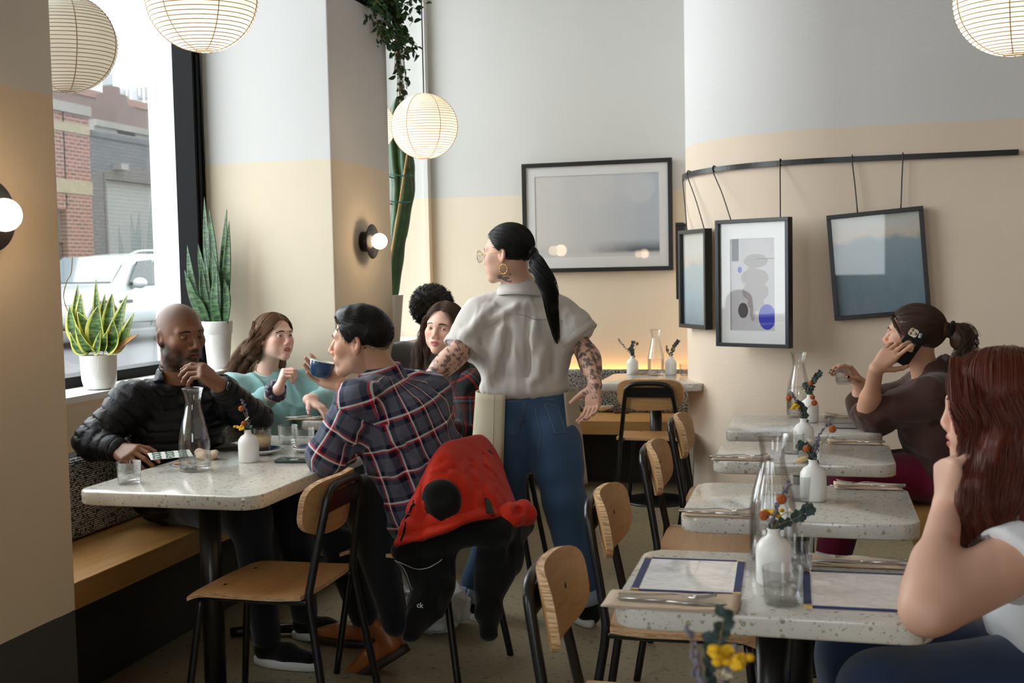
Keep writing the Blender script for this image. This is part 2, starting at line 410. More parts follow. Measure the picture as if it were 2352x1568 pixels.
# ---------------------------------------------------------------- tables
def make_table(label, x0, x1, y0, y1, group, r=.06, cross=False, off=(0, 0)):
    cx, cy = (x0+x1)/2, (y0+y1)/2
    t = thing('cafe_table', label, 'table', (cx, cy, 0), 0, group)
    obj('tabletop', prism(rrect(x0-cx, x1-cx, y0-cy, y1-cy, r), .697, .74, bev=.005), m_terrazzo, t)
    cols = [(off[0], off[1])] if not cross else [(0, -.34), (0, .34)]
    for (px, py) in cols:
        obj('column', cyl((px, py), .036, .012, .69), m_black, t)
        obj('mounting_plate', join(box(px-.16, px+.16, py-.03, py+.03, .685, .697), box(px-.03, px+.03, py-.16, py+.16, .685, .697)), m_black, t, False)
        if cross:
            for dx, dy in ((.27, .05), (-.27, -.05)):
                obj('foot', tube([(px, py, .03), (px+dx*.6, py+dy, .028), (px+dx, py+dy*1.6, .018)], .02, 8, 8), m_black, t)
        else:
            obj('base', lathe([(.001, .022), (.05, .02), (.19, .012), (.205, .008), (.207, 0), (.001, 0)], 40, (px, py, 0)), m_black, t)
    return t
TG = 'terrazzo tables along the curved wall'
make_table('terrazzo table with menus in front of the red-haired woman in white', -.397, .207, 2.195, 2.68, TG)
make_table('terrazzo table with cutlery behind the table that has two menus on it', -.362, .25, 3.04, 3.55, TG)
make_table('terrazzo table standing just in front of the one the phone caller leans on', -.355, .247, 3.94, 4.41, TG)
make_table('terrazzo table the woman on the phone leans her elbow on', -.365, .24, 4.66, 5.20, TG)
make_table('long terrazzo table between the bald man and the man in a plaid shirt', -2.262, -1.628, 3.10, 4.34, None, .07, True)
make_table('terrazzo table in front of the woman in the teal sweatshirt', -2.30, -1.64, 4.79, 5.60, None, .06, True)
make_table('terrazzo table at the back bench with two bud vases and a carafe', -1.255, -.64, 6.56, 7.20, None)

# ---------------------------------------------------------------- chairs
def make_chair(label):
    """Cafe chair facing +X: plywood seat and back on a black tube frame."""
    t = thing('cafe_chair', label, 'chair', (0, 0, 0), 0, 'plywood and black tube cafe chairs')
    # seat: a pressed ply sheet, dipped in the middle with a falling front edge
    nx, ny, th = 18, 16, .013
    def sz(u, v): return .447-.012*math.exp(-((u+.25)/.5)**2*2)*(1-v*v)+.010*max(0, -u-.5)-.020*max(0, u-.55)**2*5
    P = rrect(-.2, .205, -.2, .2, .07, 5)
    def inside(u, v):          # squircle map of the unit square on the rounded seat
        k = (abs(u)**4+abs(v)**4)**.25+1e-9; m = max(abs(u), abs(v))+1e-9
        s = m/k*.35+.65
        return .0025+u*.2025*(s if abs(u) < 2 else 1), v*.2*s*(1-.05*(u+1)/2+.04)
    top = [];
    for i in range(nx+1):
        for j in range(ny+1):
            u, v = -1+2*i/nx, -1+2*j/ny; x, y = inside(u, v); top.append((x, y, sz(u, v)))
    V = top+[(x, y, z-th) for x, y, z in top]; n = (nx+1)*(ny+1); g = lambda i, j: i*(ny+1)+j
    F = [(g(i, j), g(i+1, j), g(i+1, j+1), g(i, j+1)) for i in range(nx) for j in range(ny)]
    F += [tuple(n+k for k in f[::-1]) for f in F[:]]
    nf = len(F)
    bd = [g(i, 0) for i in range(nx)]+[g(nx, j) for j in range(ny)]+[g(i, ny) for i in range(nx, 0, -1)]+[g(0, j) for j in range(ny, 0, -1)]
    F += [(bd[k], n+bd[k], n+bd[(k+1) % len(bd)], bd[(k+1) % len(bd)]) for k in range(len(bd))]
    o = obj('seat', (V, F), [m_ply, m_ply_edge], t, True, fm=[0]*nf+[1]*len(bd)); sp = o.modifiers.new('edges', 'EDGE_SPLIT'); sp.split_angle = .9
    for sx, sy in ((-.11, -.1), (-.11, .1), (.11, -.1), (.11, .1)):
        obj('screw', lathe([(.0001, .0025), (.006, .0015), (.0075, -.004)], 12, (sx, sy, .4425+(.004 if sx > 0 else -.002))), m_black, t)
    # backrest: curved rounded sheet leaning back
    n1, n2 = 20, 12; hw, hh = .185, .088; V = []
    R = rot('Y', -.16)
    for side in (0, 1):
        for i in range(n1+1):
            for j in range(n2+1):
                u, v = -1+2*i/n1, -1+2*j/n2
                k = (abs(u)**3.4+abs(v)**3.4)**(1/3.4)+1e-9; m = max(abs(u), abs(v))+1e-9; s = m/k
                p = R @ A(.040*u*u*s*s-.009+side*.018, u*hw*s, v*hh*s)
                V.append(p+A(-.232, 0, .700))
    n = (n1+1)*(n2+1); g = lambda i, j: i*(n2+1)+j
    F = [(g(i, j), g(i, j+1), g(i+1, j+1), g(i+1, j)) for i in range(n1) for j in range(n2)]
    F += [tuple(n+k for k in f[::-1]) for f in F[:]]; nf = len(F)
    bd = [g(i, 0) for i in range(n1)]+[g(n1, j) for j in range(n2)]+[g(i, n2) for i in range(n1, 0, -1)]+[g(0, j) for j in range(n2, 0, -1)]
    F += [(bd[(k+1) % len(bd)], n+bd[(k+1) % len(bd)], n+bd[k], bd[k]) for k in range(len(bd))]
    o = obj('backrest', (V, F), [m_ply, m_ply_edge], t, True, fm=[0]*nf+[1]*len(bd)); sp = o.modifiers.new('edges', 'EDGE_SPLIT'); sp.split_angle = .9
    for sy in (-.085, .085):
        V, F = lathe([(.0001, .002), (.008, .0012), (.009, -.002)], 14); V = V[:, [2, 1, 0]]*A(1, 1, -1)
        obj('screw', (V @ R.T+A(-.2165, sy, .705), F), m_black, t)
    # one bent tube: back legs rising into the arch behind the backrest
    hp = [(-.275, -.205, 0), (-.225, -.178, .30), (-.205, -.170, .43), (-.212, -.160, .50), (-.248, -.132, .70), (-.256, -.115, .742), (-.259, -.08, .762)]
    arch = hp+[(-.260, 0, .766)]+[(x, -y, z) for x, y, z in hp[::-1]]
    obj('back_frame', tube(arch, .0125, 12, 90), m_black, t)
    obj('back_plate', xf(box(-.003, .003, -.125, .125, -.028, .028), R, (-.253, 0, .715)), m_black, t, False)
    rail = [(-.205, -.170, .428), (-.1, -.168, .425), (.10, -.160, .424), (.165, -.15, .424), (.175, -.12, .424)]
    obj('seat_frame', tube(rail+[(.176, 0, .424)]+[(x, -y, z) for x, y, z in rail[::-1]], .0105, 10, 60), m_black, t)
    for s in (-1, 1):
        obj('leg', tube([(.165, s*.150, .424), (.185, s*.168, .25), (.215, s*.195, .0)], .0115, 10, 10), m_black, t)
    return t
ch0 = make_chair('plywood chair at the table with two menus, partly below the picture edge')
ch0.location = (-.325, 2.38, 0); ch0.rotation_euler = (0, 0, .03)
for (x, y, rz, lab) in (
    (-.352, 3.16, .02, 'plywood chair pushed in at the second table from the red-haired woman'),
    (-.335, 4.04, .03, 'plywood chair seen edge-on at the table before the phone caller'),
    (-.335, 4.82, .03, 'plywood chair seen edge-on at the table with the phone caller'),
    (-.91, 6.58, math.pi/2, 'plywood chair with its back to us at the back wall table'),
    (-1.675, 3.28, math.pi, 'empty plywood chair at the corner of the long table'),
    (-1.40, 3.84, math.pi-.17, 'plywood chair the man in the plaid shirt sits on, hung with a jacket'),
    (-1.50, 5.02, math.pi+.06, 'plywood chair the woman with long brown hair sits on'),
    (-1.93, 6.55, math.pi/2+.5, 'plywood chair under the person with an afro')):
    dup(ch0, (x, y, 0), rz, lab)

# ---------------------------------------------------------------- paper lanterns and sconces
t = NT('lantern_paper')
t.set(col=lin((246, 244, 240)), rough=.8, spec=.1)
tl = t.add('ShaderNodeBsdfTranslucent', {'Color': lin((250, 244, 232))}); mx = t.add('ShaderNodeMixShader', {0: .55})
t.l.new(t.b.outputs[0], mx.inputs[1]); t.l.new(tl.outputs[0], mx.inputs[2]); t.l.new(mx.outputs[0], t.out.inputs[0])
m_paper = t.m
m_wire = mat('lantern_wire', (176, 150, 124), .6)
m_bulb = emit('lamp_bulb', (255, 232, 200), 7)
m_bulb_off = mat('lamp_bulb_off', (235, 235, 230), .3)
def lantern(label, c, r, top, lit=True, pw=1.5):
    t = thing('paper_lantern', label, 'lamp', c, 0, 'round paper lanterns')
    # rings every step, the paper slightly pinched at each wire
    n = 34; a = np.linspace(-math.pi/2+.17, math.pi/2-.17, n*2+1); pr = []
    for i, b in enumerate(a):
        pr.append((r*math.cos(b)*(1.0 if i % 2 == 0 else .988), r*.985*math.sin(b)))
    obj('shade', lathe(pr, 48), m_paper, t)
    rg = []
    for i in range(0, n*2+1, 2):
        rr, z = pr[i]; th = np.linspace(0, 2*math.pi, 49)
        rg.append(np.column_stack([(rr+.0006)*np.cos(th), (rr+.0006)*np.sin(th), np.full(49, z)+.004*np.sin(th)]))
    obj('wire_ribs', tubes(np.array(rg), .0013, 4, False), m_wire, t)
    sm = []
    for k in range(6):
        th = k*math.pi/3+.3; b = np.linspace(-math.pi/2+.17, math.pi/2-.17, 40)
        sm.append(np.column_stack([(r+.0004)*np.cos(b)*math.cos(th), (r+.0004)*np.cos(b)*math.sin(th), r*.985*np.sin(b)]))
    obj('paper_seam', tubes(np.array(sm), .0016, 4, False), m_wire, t)
    obj('cord', tube([(0, 0, .03), (0, 0, top-c[2])], .0028, 6, 3), m_black, t)
    obj('bulb', ball((0, 0, .0), .034, 16, (1, 1, 1.15)), m_bulb if lit else m_bulb_off, t)
    if lit:
        d = bpy.data.lights.new('lantern_light', 'POINT'); d.energy = pw; d.color = (1.0, .86, .68); d.shadow_soft_size = .045
        l = bpy.data.objects.new('lantern_light', d); COL.objects.link(l); l.parent = t; l.location = (0, 0, -.06)
    return t
def dpx(px, py, d): return at(px, py, d=d)
lantern('lit paper lantern hanging above the long table before the tall window', dpx(463, -6, 3.5), .166, 4.0)
lantern('lit paper lantern hanging before the back corner with its whole cord in view', dpx(975, 290, 5.6), .160, 4.0)
lantern('lit paper lantern cut by the right picture edge', dpx(2330, -5, 3.3), .166, 4.0)
lantern('unlit paper lantern before the street window', dpx(152, 100, 4.0), .170, 4.0, False)
lantern('lit paper lantern mostly hidden behind the middle pillar', dpx(842, 290, 6.5), .160, 4.0)
m_copper = mat('sconce_dark_metal', (34, 28, 25), .35, metal=.3)
m_globe = emit('sconce_globe', (255, 222, 180), 9)
def sconce(label, p):
    t = thing('wall_sconce', label, 'lamp', p, 0, 'black disc wall sconces')
    ax = lambda VF: (np.asarray(VF[0])[:, [2, 1, 0]]*A(1, 1, -1), VF[1])
    obj('mount', ax(lathe([(.0001, 0), (.052, 0), (.052, .052), (.0001, .052)], 32)), m_copper, t)
    obj('disc', ax(lathe([(.0001, .053), (.088, .053), (.090, .055), (.088, .058), (.0001, .058)], 48)), m_copper, t)
    obj('globe', ball((.094, 0, 0), .041, 24), m_globe, t)
    d = bpy.data.lights.new('sconce_light', 'POINT'); d.energy = 1.6; d.color = (1.0, .72, .45); d.shadow_soft_size = .05
    l = bpy.data.objects.new('sconce_light', d); COL.objects.link(l); l.parent = t; l.location = (.16, 0, 0)
sconce('round black sconce with glowing globe on the middle pillar', (-2.283, 5.60, 1.567))
sconce('round black sconce with glowing globe on the near pillar, cut by the picture edge', (-2.03, 2.44, 1.563))
# ---------------------------------------------------------------- the street outside
def brick_mat(name, c0, c1, mortar, sc=1.0, dirt=.3):
    t = NT(name); g = t.add('ShaderNodeSeparateXYZ', {0: t.obj()})
    cv = t.add('ShaderNodeCombineXYZ', {0: g.outputs[1], 1: g.outputs[2]})
    b = t.add('ShaderNodeTexBrick', {'Scale': sc, 'Color1': lin(c0), 'Color2': lin(c1), 'Mortar': lin(mortar), 'Mortar Size': .016, 'Brick Width': .24, 'Row Height': .085})
    t.l.new(cv.outputs[0], b.inputs['Vector'])
    t.set(col=t.mix(t.math('MULTIPLY', t.noise(1.1, detail=6), dirt), b.outputs['Color'], lin([x*.7 for x in c0])), rough=.9, spec=.1)
    return t.m
m_brick = brick_mat('red_brown_brick', (88, 50, 40), (62, 40, 35), (98, 84, 78))
m_gbrick = brick_mat('grey_painted_brick', (64, 64, 66), (54, 54, 57), (44, 44, 46))
m_rbrick = brick_mat('old_brown_brick', (78, 60, 56), (68, 54, 52), (72, 62, 60), 1.0, .6)
m_yb = mat('yellow_brick_course', (84, 76, 58), .9, nscale=6)
m_stucco = mat('patched_stucco', (74, 71, 67), .9, nscale=1.2, namt=.2)
t = NT('roller_shutter'); g = t.add('ShaderNodeSeparateXYZ', {0: t.obj()})
w = t.math('FRACT', t.math('MULTIPLY', g.outputs[2], 11.0))
t.set(col=t.mix(t.ramp(w, [(0, (0, 0, 0, 1)), (.75, (1, 1, 1, 1)), (1, (0, 0, 0, 1))]), lin((40, 42, 42)), lin((64, 66, 66))), rough=.6); m_shut = t.m
m_asph = mat('asphalt', (60, 62, 65), .85, nscale=5, bscale=60)
m_walk = mat('sidewalk_concrete', (104, 106, 106), .9, nscale=2)
struct('street', box(-15.0, -5.3, -6, 60, .12, .22), m_asph)
struct('sidewalk', box(-5.3, -3.3, -6, 60, -.3, .30), m_walk)
struct('sidewalk', box(-17.5, -15.0, -6, 60, .1, .33), m_walk)
X = -16.0
def fz(px, py): return at(px, py, x=X)
g_y0 = fz(211, 450)[1]
b = thing('brick_building', 'red brown brick building with pale brick courses across the street', 'building', (X, g_y0-4, .3))
zt = fz(170, 262)[2]
obj('wall', join(box(X-6, X, g_y0-9, g_y0-.9, 2.95, zt), box(X-6, X, g_y0-.95, g_y0, .3, zt)), m_brick, b, False, True)
obj('coping', box(X-6, X+.08, g_y0-9, g_y0, zt, zt+.22), m_stucco, b, False, True)
for pz, h in ((296, .2), (430, .30)):
    z = fz(175, pz)[2]
    obj('brick_course', box(X-.02, X+.03, g_y0-9, g_y0, z-h/2, z+h/2), m_yb, b, False, True)
obj('shutter', box(X-.3, X-.18, g_y0-9, g_y0-.95, .3, 3.0), m_shut, b, False, True)
b = thing('garage_building', 'low grey painted building with a roller door behind the parked car', 'building', (X, g_y0+5, .3))
zt = fz(214, 312)[2]; d0, d1 = fz(244, 450)[1], g_y0+7.5; zd = fz(246, 411)[2]
obj('wall', join(box(X-5, X, g_y0+.002, d0, .3, zt), box(X-5, X, d0, d1, zd, zt), box(X-5, X, d1, g_y0+22, .3, zt)), m_gbrick, b, False, True)
obj('parapet', box(X-.4, X+.06, g_y0+.002, g_y0+22, zt, zt+.12), m_gbrick, b, False, True)
obj('roller_door', box(X-.35, X-.2, d0, d1, .3, zd), m_shut, b, False, True)
obj('door_frame', join(box(X-.2, X+.02, d0-.08, d0, .3, zd), box(X-.2, X+.02, d0-.08, d1, zd, zd+.12)), m_gbrick, b, False, True)
obj('wall_lamp', cbox((X+.12, g_y0+1.0, fz(232, 379)[2]), (.24, .3, .14)), m_stucco, b, False, True)
b = thing('stucco_building', 'patched stucco wall with a chimney above the grey garage', 'building', (-24, 34, .3))
p = at(216, 288, x=-22.); q = at(345, 280, x=-22.)
obj('wall', box(-28, -22, p[1], p[1]+30, .3, p[2]), m_stucco, b, False, True)
obj('coping', box(-28, -21.9, p[1], p[1]+30, p[2], p[2]+.2), m_stucco, b, False, True)
c = at(258, 270, x=-22.5)
obj('chimney', join(cbox((c[0], c[1], c[2]-.1), (1.0, 1.0, 1.0)), cbox((c[0], c[1], c[2]+.5), (.7, .7, .5)), cbox((c[0], c[1], c[2]+.8), (.4, .4, .4))), m_rbrick, b, False, True)
p = at(150, 205, x=-34.); 
b = thing('warehouse_building', 'old brown brick warehouse rising behind the low street buildings', 'building', (-38, 55, .3))
obj('wall', box(-44, -34, p[1]-8, p[1]+60, .3, p[2]-.1), m_rbrick, b, False, True)
obj('parapet', box(-44.1, -33.9, p[1]-8, p[1]+60, p[2]-.1, p[2]+.25), m_brick, b, False, True)
for (x0, x1, y0, y1) in ((200, 272, 168, 214), (296, 348, 198, 244)):
    a_ = at(x0, y1, d=62); c_ = at(x1, y0, d=62)
    r_ = obj('rooftop_shed', box(a_[0], c_[0]+.2, a_[1], a_[1]+5, a_[2]-3, c_[2]), mat('pale_metal', (140, 146, 150), .6), b, False, True)
    obj('louvre', box(a_[0]+.5*(c_[0]-a_[0]), c_[0], a_[1]-.1, a_[1]+.01, c_[2]-.7, c_[2]-.1), mat('louvre_grey', (110, 114, 118), .6), r_, False, True)
    g_ = [[(a_[0]-.2+k*.75, a_[1]-.6, a_[2]-.4), (a_[0]-.2+k*.75, a_[1]-.6, a_[2]+.9)] for k in range(6)]
    obj('railing', join(*[tube(x, .03, 5) for x in g_], tube([(a_[0]-.2, a_[1]-.6, a_[2]+.9), (a_[0]+3.6, a_[1]-.6, a_[2]+.9)], .03, 5)), m_white, r_, False, True)

# --- parked white SUV, nose towards the cafe's near side (-Y), its flank to the window
def make_car():
    t = thing('car', 'white SUV parked across the street outside the window', 'car', (-12.55, 20.9, .22))
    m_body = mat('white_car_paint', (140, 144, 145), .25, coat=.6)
    m_cg = mat('car_glass', (22, 26, 28), .12, spec=.35); m_ty = mat('tyre_rubber', (26, 26, 27), .8); m_trim = mat('car_trim_black', (34, 36, 38), .5)
    # stations along y: (y, half width, sill z, belt z, roof z, roof half width)
    st = [(-2.30, .62, .42, .72, .74, .55), (-2.22, .80, .34, .84, .88, .70), (-1.9, .90, .30, .92, 1.0, .80), (-1.2, .93, .28, 1.0, 1.07, .80), (-.95, .93, .28, 1.02, 1.10, .78),
          (-.35, .94, .28, 1.02, 1.50, .66), (-.05, .94, .28, 1.02, 1.60, .64), (.6, .94, .28, 1.03, 1.66, .63), (1.4, .94, .28, 1.05, 1.63, .62), (2.0, .92, .30, 1.08, 1.54, .58), (2.25, .88, .36, 1.06, 1.2, .6), (2.35, .8, .42, .95, 1.0, .6)]
    V = []
    for (y, w, s, b, r, rw) in st:
        half = [(0, s), (w*.9, s), (w, s+.12), (w*1.01, (s+b)/2), (w*.98, b-.04), (w*.95, b)]
        half += [(rw+(w*.95-rw)*(1-k)**1.2, b+(r-b)*k**.9) for k in (.35, .7, .93)]+[(rw*.85, r+.012*(r > 1.2)), (0, r+.03*(r > 1.2))]
        V += [(x, y, z) for x, z in half]+[(-x, y, z) for x, z in half[-2:0:-1]]
    n = len(V)//len(st)
    F = [(i*n+j, i*n+(j+1) % n, (i+1)*n+(j+1) % n, (i+1)*n+j) for i in range(len(st)-1) for j in range(n)]
    F += [tuple(range(n)), tuple(range(len(V)-1, len(V)-n-1, -1))]
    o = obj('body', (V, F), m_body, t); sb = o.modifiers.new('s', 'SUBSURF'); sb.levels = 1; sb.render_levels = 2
    def quad(name, P, m, th=.012): # thin panel with thickness from 3-D corners
        P = np.array(P, float); nrm = np.cross(P[1]-P[0], P[2]-P[0]); nrm /= np.linalg.norm(nrm); k = len(P)
        Vq = np.vstack([P-nrm*th, P+nrm*th])
        Fq = [tuple(range(k-1, -1, -1)), tuple(range(k, 2*k))]+[(i, (i+1) % k, k+(i+1) % k, k+i) for i in range(k)]
        return obj(name, (Vq, Fq), m, t, False)
    quad('windscreen', [(-.80, -1.02, 1.13), (.80, -1.02, 1.13), (.645, -.33, 1.585), (-.645, -.33, 1.585)], mat('windscreen_glass', (84, 94, 100), .08, spec=.8), .014)
    for s in (1,):
        quad('side_window', [(.915*s, -.66, 1.075), (.915*s, .38, 1.075), (.735*s, .38, 1.53), (.745*s, -.10, 1.50)], m_cg, .02)
        quad('side_window', [(.915*s, .48, 1.08), (.91*s, 1.28, 1.09), (.725*s, 1.22, 1.53), (.733*s, .48, 1.535)], m_cg, .02)
        quad('side_window', [(.90*s, 1.38, 1.10), (.86*s, 1.95, 1.14), (.70*s, 1.75, 1.46), (.72*s, 1.32, 1.52)], m_cg, .02)
        obj('mirror', join(ball((1.06*s, -.52, 1.10), .13, 16, (1.1, .7, .75)), cbox((.96*s, -.5, 1.04), (.14, .1, .06))), m_body, t)
        obj('door_handle', ball((.95*s, .28, .90), .10, 12, (.25, 1, .22)), m_body, t)
        obj('side_trim', cbox((.952*s, -.78, .78), (.02, .36, .06)), m_trim, t, False)
        obj('roof_rail', tube([(.60, -.1, 1.62), (.60, .3, 1.70), (.60, 1.4, 1.70), (.58, 1.9, 1.60)], .02, 6, 16), m_body, t)
        obj('sill_trim', cbox((.93, .1, .34), (.06, 2.5, .12)), m_trim, t, False)
    obj('grille', cbox((0, -2.27, .66), (1.0, .12, .2)), m_trim, t, False)
    for s in (-1, 1): obj('headlight', ball((.66*s, -2.14, .80), .19, 12, (1, .7, .45)), mat('headlight_glass', (190, 200, 206), .1, spec=.8), t)
    for y in (-1.42, 1.42):
        for s in (-1, 1):
            w = obj('wheel', xf(lathe([(.0001, -.1), (.2, -.1), (.34, -.08), (.36, 0), (.34, .08), (.2, .1), (.0001, .1)], 30), rot('Y', math.pi/2), (.87*s, y, .36)), m_ty, t)
            obj('hub', xf(lathe([(.0001, .112), (.2, .108), (.22, .09)], 20), rot('Y', s*math.pi/2), (.87*s, y, .36)), mat('alloy', (120, 122, 124), .35, metal=.7), w)
        obj('wheel_arch', xf(lathe([(.40, -.02), (.44, -.02), (.44, .035), (.40, .035)], 30, close=True), rot('Y', math.pi/2), (.93, y, .38)), m_trim, t)
    t.location = (-12.9, 18.95, .22)
    return t
make_car()
# ---------------------------------------------------------------- soft-body modelling: smooth unions of limbs, meshed as one skin
def unit(v): v = np.asarray(v, float); return v/(np.linalg.norm(v)+1e-12)
def wob(P, sc, seed=0):
    """Smooth pseudo-noise, about -1..1."""
    r = np.random.default_rng(seed); out = 0; Q = P*sc
    for i in range(5):
        w = r.normal(size=3); w *= (.7+.5*i)/np.linalg.norm(w)
        q = Q @ w+r.uniform(0, 6.28)
        Q = Q+.35*np.sin(q)[..., None]*r.normal(size=3)*.6
        out = out+np.sin(q)/(1+.45*i)
    return out/2.4
class Sdf:
    def __init__(s): s.p = []
    def cone(s, a, b, ra, rb=None, k=.02, op=1, tag=0):
        s.p.append(('c', np.asarray(a, float), np.asarray(b, float), ra, ra if rb is None else rb, k, op, tag)); return s
    def ell(s, c, r, R=None, k=.02, op=1, tag=0):
        s.p.append(('e', np.asarray(c, float), np.asarray(r, float)*np.ones(3), np.eye(3) if R is None else np.asarray(R, float), None, k, op, tag)); return s
    def limb(s, pts, rs, k=.02, tag=0):
        for i in range(len(pts)-1): s.cone(pts[i], pts[i+1], rs[i], rs[i+1], k, 1, tag)
        return s
    def cut(s, c, n, k=.004):           # keep only the side the normal points away from
        s.p.append(('h', np.asarray(c, float), unit(n), None, None, k, 0, 0)); return s
    @staticmethod
    def dist(q, x, y, z):
        if q[0] == 'c':
            a, b = q[1], q[2]; ab = b-a; L = ab.dot(ab)+1e-12
            t = np.clip(((x-a[0])*ab[0]+(y-a[1])*ab[1]+(z-a[2])*ab[2])/L, 0, 1)
            return np.sqrt((x-a[0]-t*ab[0])**2+(y-a[1]-t*ab[1])**2+(z-a[2]-t*ab[2])**2)-(q[3]+(q[4]-q[3])*t)
        if q[0] == 'e':
            c, r, R = q[1], q[2], q[3]; dx, dy, dz = x-c[0], y-c[1], z-c[2]
            u = dx*R[0, 0]+dy*R[1, 0]+dz*R[2, 0]; v = dx*R[0, 1]+dy*R[1, 1]+dz*R[2, 1]; w = dx*R[0, 2]+dy*R[1, 2]+dz*R[2, 2]
            k0 = np.sqrt((u/r[0])**2+(v/r[1])**2+(w/r[2])**2); k1 = np.sqrt((u/r[0]**2)**2+(v/r[1]**2)**2+(w/r[2]**2)**2)+1e-9
            return k0*(k0-1)/k1
        c, n = q[1], q[2]
        return (x-c[0])*n[0]+(y-c[1])*n[1]+(z-c[2])*n[2]
    def bbox(s):
        lo, hi = np.full(3, 9e9), np.full(3, -9e9)
        for q in s.p:
            if q[6] == 1:
                l, h = s.pb(q); lo = np.minimum(lo, l); hi = np.maximum(hi, h)
        return lo, hi
    @staticmethod
    def pb(q):
        if q[0] == 'c': return np.minimum(q[1]-q[3], q[2]-q[4]), np.maximum(q[1]+q[3], q[2]+q[4])
        e = np.sqrt(((q[3]*q[2])**2).sum(1)); return q[1]-e, q[1]+e
    def field(s, lo, n, h):
        F = np.full(n, .08, np.float32); g = [lo[i]+h*np.arange(n[i]) for i in range(3)]
        for q in s.p:
            if q[0] == 'h': sl = [slice(0, n[i]) for i in range(3)]
            else:
                l, u = s.pb(q); m = .03+q[5]
                i0 = np.clip(np.floor((l-m-lo)/h).astype(int), 0, n); i1 = np.clip(np.ceil((u+m-lo)/h).astype(int)+1, 0, n)
                if (i1 <= i0).any(): continue
                sl = [slice(i0[i], i1[i]) for i in range(3)]
            d = s.dist(q, g[0][sl[0]][:, None, None], g[1][sl[1]][None, :, None], g[2][sl[2]][None, None, :])
            f = F[tuple(sl)]; k = q[5]
            if q[6] == 1:
                e = np.maximum(k-np.abs(f-d), 0)/k; F[tuple(sl)] = np.minimum(f, d)-e*e*k*.25
            else:
                if q[0] != 'h': d = -d
                e = np.maximum(k-np.abs(f-d), 0)/k; F[tuple(sl)] = np.maximum(f, d)+e*e*k*.25
        return F
    def at(s, P):
        f = np.full(len(P), .3)
        for q in s.p:
            d = s.dist(q, P[:, 0], P[:, 1], P[:, 2]); k = q[5]
            if q[6] == 1: e = np.maximum(k-np.abs(f-d), 0)/k; f = np.minimum(f, d)-e*e*k*.25
            else:
                if q[0] != 'h': d = -d
                e = np.maximum(k-np.abs(f-d), 0)/k; f = np.maximum(f, d)+e*e*k*.25
        return f
    def grad(s, P, e=.002):
        G = np.stack([s.at(P+A(*(e*(i == j) for j in range(3))))-s.at(P-A(*(e*(i == j) for j in range(3)))) for i in range(3)], 1)
        return G/(np.linalg.norm(G, axis=1)[:, None]+1e-9)
    def project(s, P, off=0.0, it=4):
        P = np.array(P, float)
        for _ in range(it): P = P-(s.at(P)-off)[:, None]*s.grad(P)
        return P
    def mesh(s, h, disp=None, box=None):
        lo, hi = s.bbox() if box is None else (np.asarray(box[0], float), np.asarray(box[1], float))
        if box is None: lo, hi = lo-.03, hi+.03
        n = np.maximum(np.ceil((hi-lo)/h).astype(int)+1, 4)
        F = s.field(lo, n, h)
        if disp is not None:
            idx = np.argwhere(np.abs(F) < 3.5*h+.008)
            F[tuple(idx.T)] += disp(lo+idx*h).astype(np.float32)
        return surfnet(F, lo, h)
def surfnet(F, lo, h):
    Sg = F < 0; c = np.zeros(tuple(x-1 for x in F.shape), np.int8)
    off = [(i, j, k) for i in (0, 1) for j in (0, 1) for k in (0, 1)]
    n = F.shape
    for i, j, k in off: c += Sg[i:n[0]-1+i, j:n[1]-1+j, k:n[2]-1+k]
    ii = np.argwhere((c > 0) & (c < 8)); idx = np.full(c.shape, -1, np.int64); idx[tuple(ii.T)] = np.arange(len(ii))
    pos = np.zeros((len(ii), 3)); cnt = np.zeros(len(ii))
    val = {o: F[tuple((ii+o).T)] for o in off}
    for a in off:
        for ax in range(3):
            if a[ax]: continue
            b = tuple(a[i]+(i == ax) for i in range(3)); fa, fb = val[a], val[b]; m = (fa < 0) != (fb < 0)
            t = fa[m]/(fa[m]-fb[m]); q = np.tile(np.array(a, float), (m.sum(), 1)); q[:, ax] += t
            pos[m] += q; cnt[m] += 1
    V = lo+h*(ii+pos/np.maximum(cnt, 1)[:, None]); Fs = []
    for ax in range(3):
        u, v = [(1, 2), (2, 0), (0, 1)][ax]
        s0 = [slice(1, -1)]*3; s1 = [slice(1, -1)]*3; s0[ax] = slice(0, -1); s1[ax] = slice(1, None)
        A0, A1 = Sg[tuple(s0)], Sg[tuple(s1)]; e = np.argwhere(A0 != A1)
        inside = A0[tuple(e.T)]; e = e+[0 if i == ax else 1 for i in range(3)]
        def cell(du, dv): q = e.copy(); q[:, u] -= du; q[:, v] -= dv; return idx[tuple(q.T)]
        Q = np.stack([cell(1, 1), cell(0, 1), cell(0, 0), cell(1, 0)], 1)
        Q[~inside] = Q[~inside][:, ::-1]; Fs.append(Q)
    Fs = np.vstack(Fs); return V, Fs[(Fs >= 0).all(1)]
def relax(V, F, it=1, w=.5):
    E = np.vstack([F[:, [i, (i+1) % 4]] for i in range(4)]); E = np.vstack([E, E[:, ::-1]])
    for _ in range(it):
        s = np.zeros_like(V); n = np.zeros(len(V)); np.add.at(s, E[:, 0], V[E[:, 1]]); np.add.at(n, E[:, 0], 1)
        V = V+w*(s/np.maximum(n, 1)[:, None]-V)
    return V
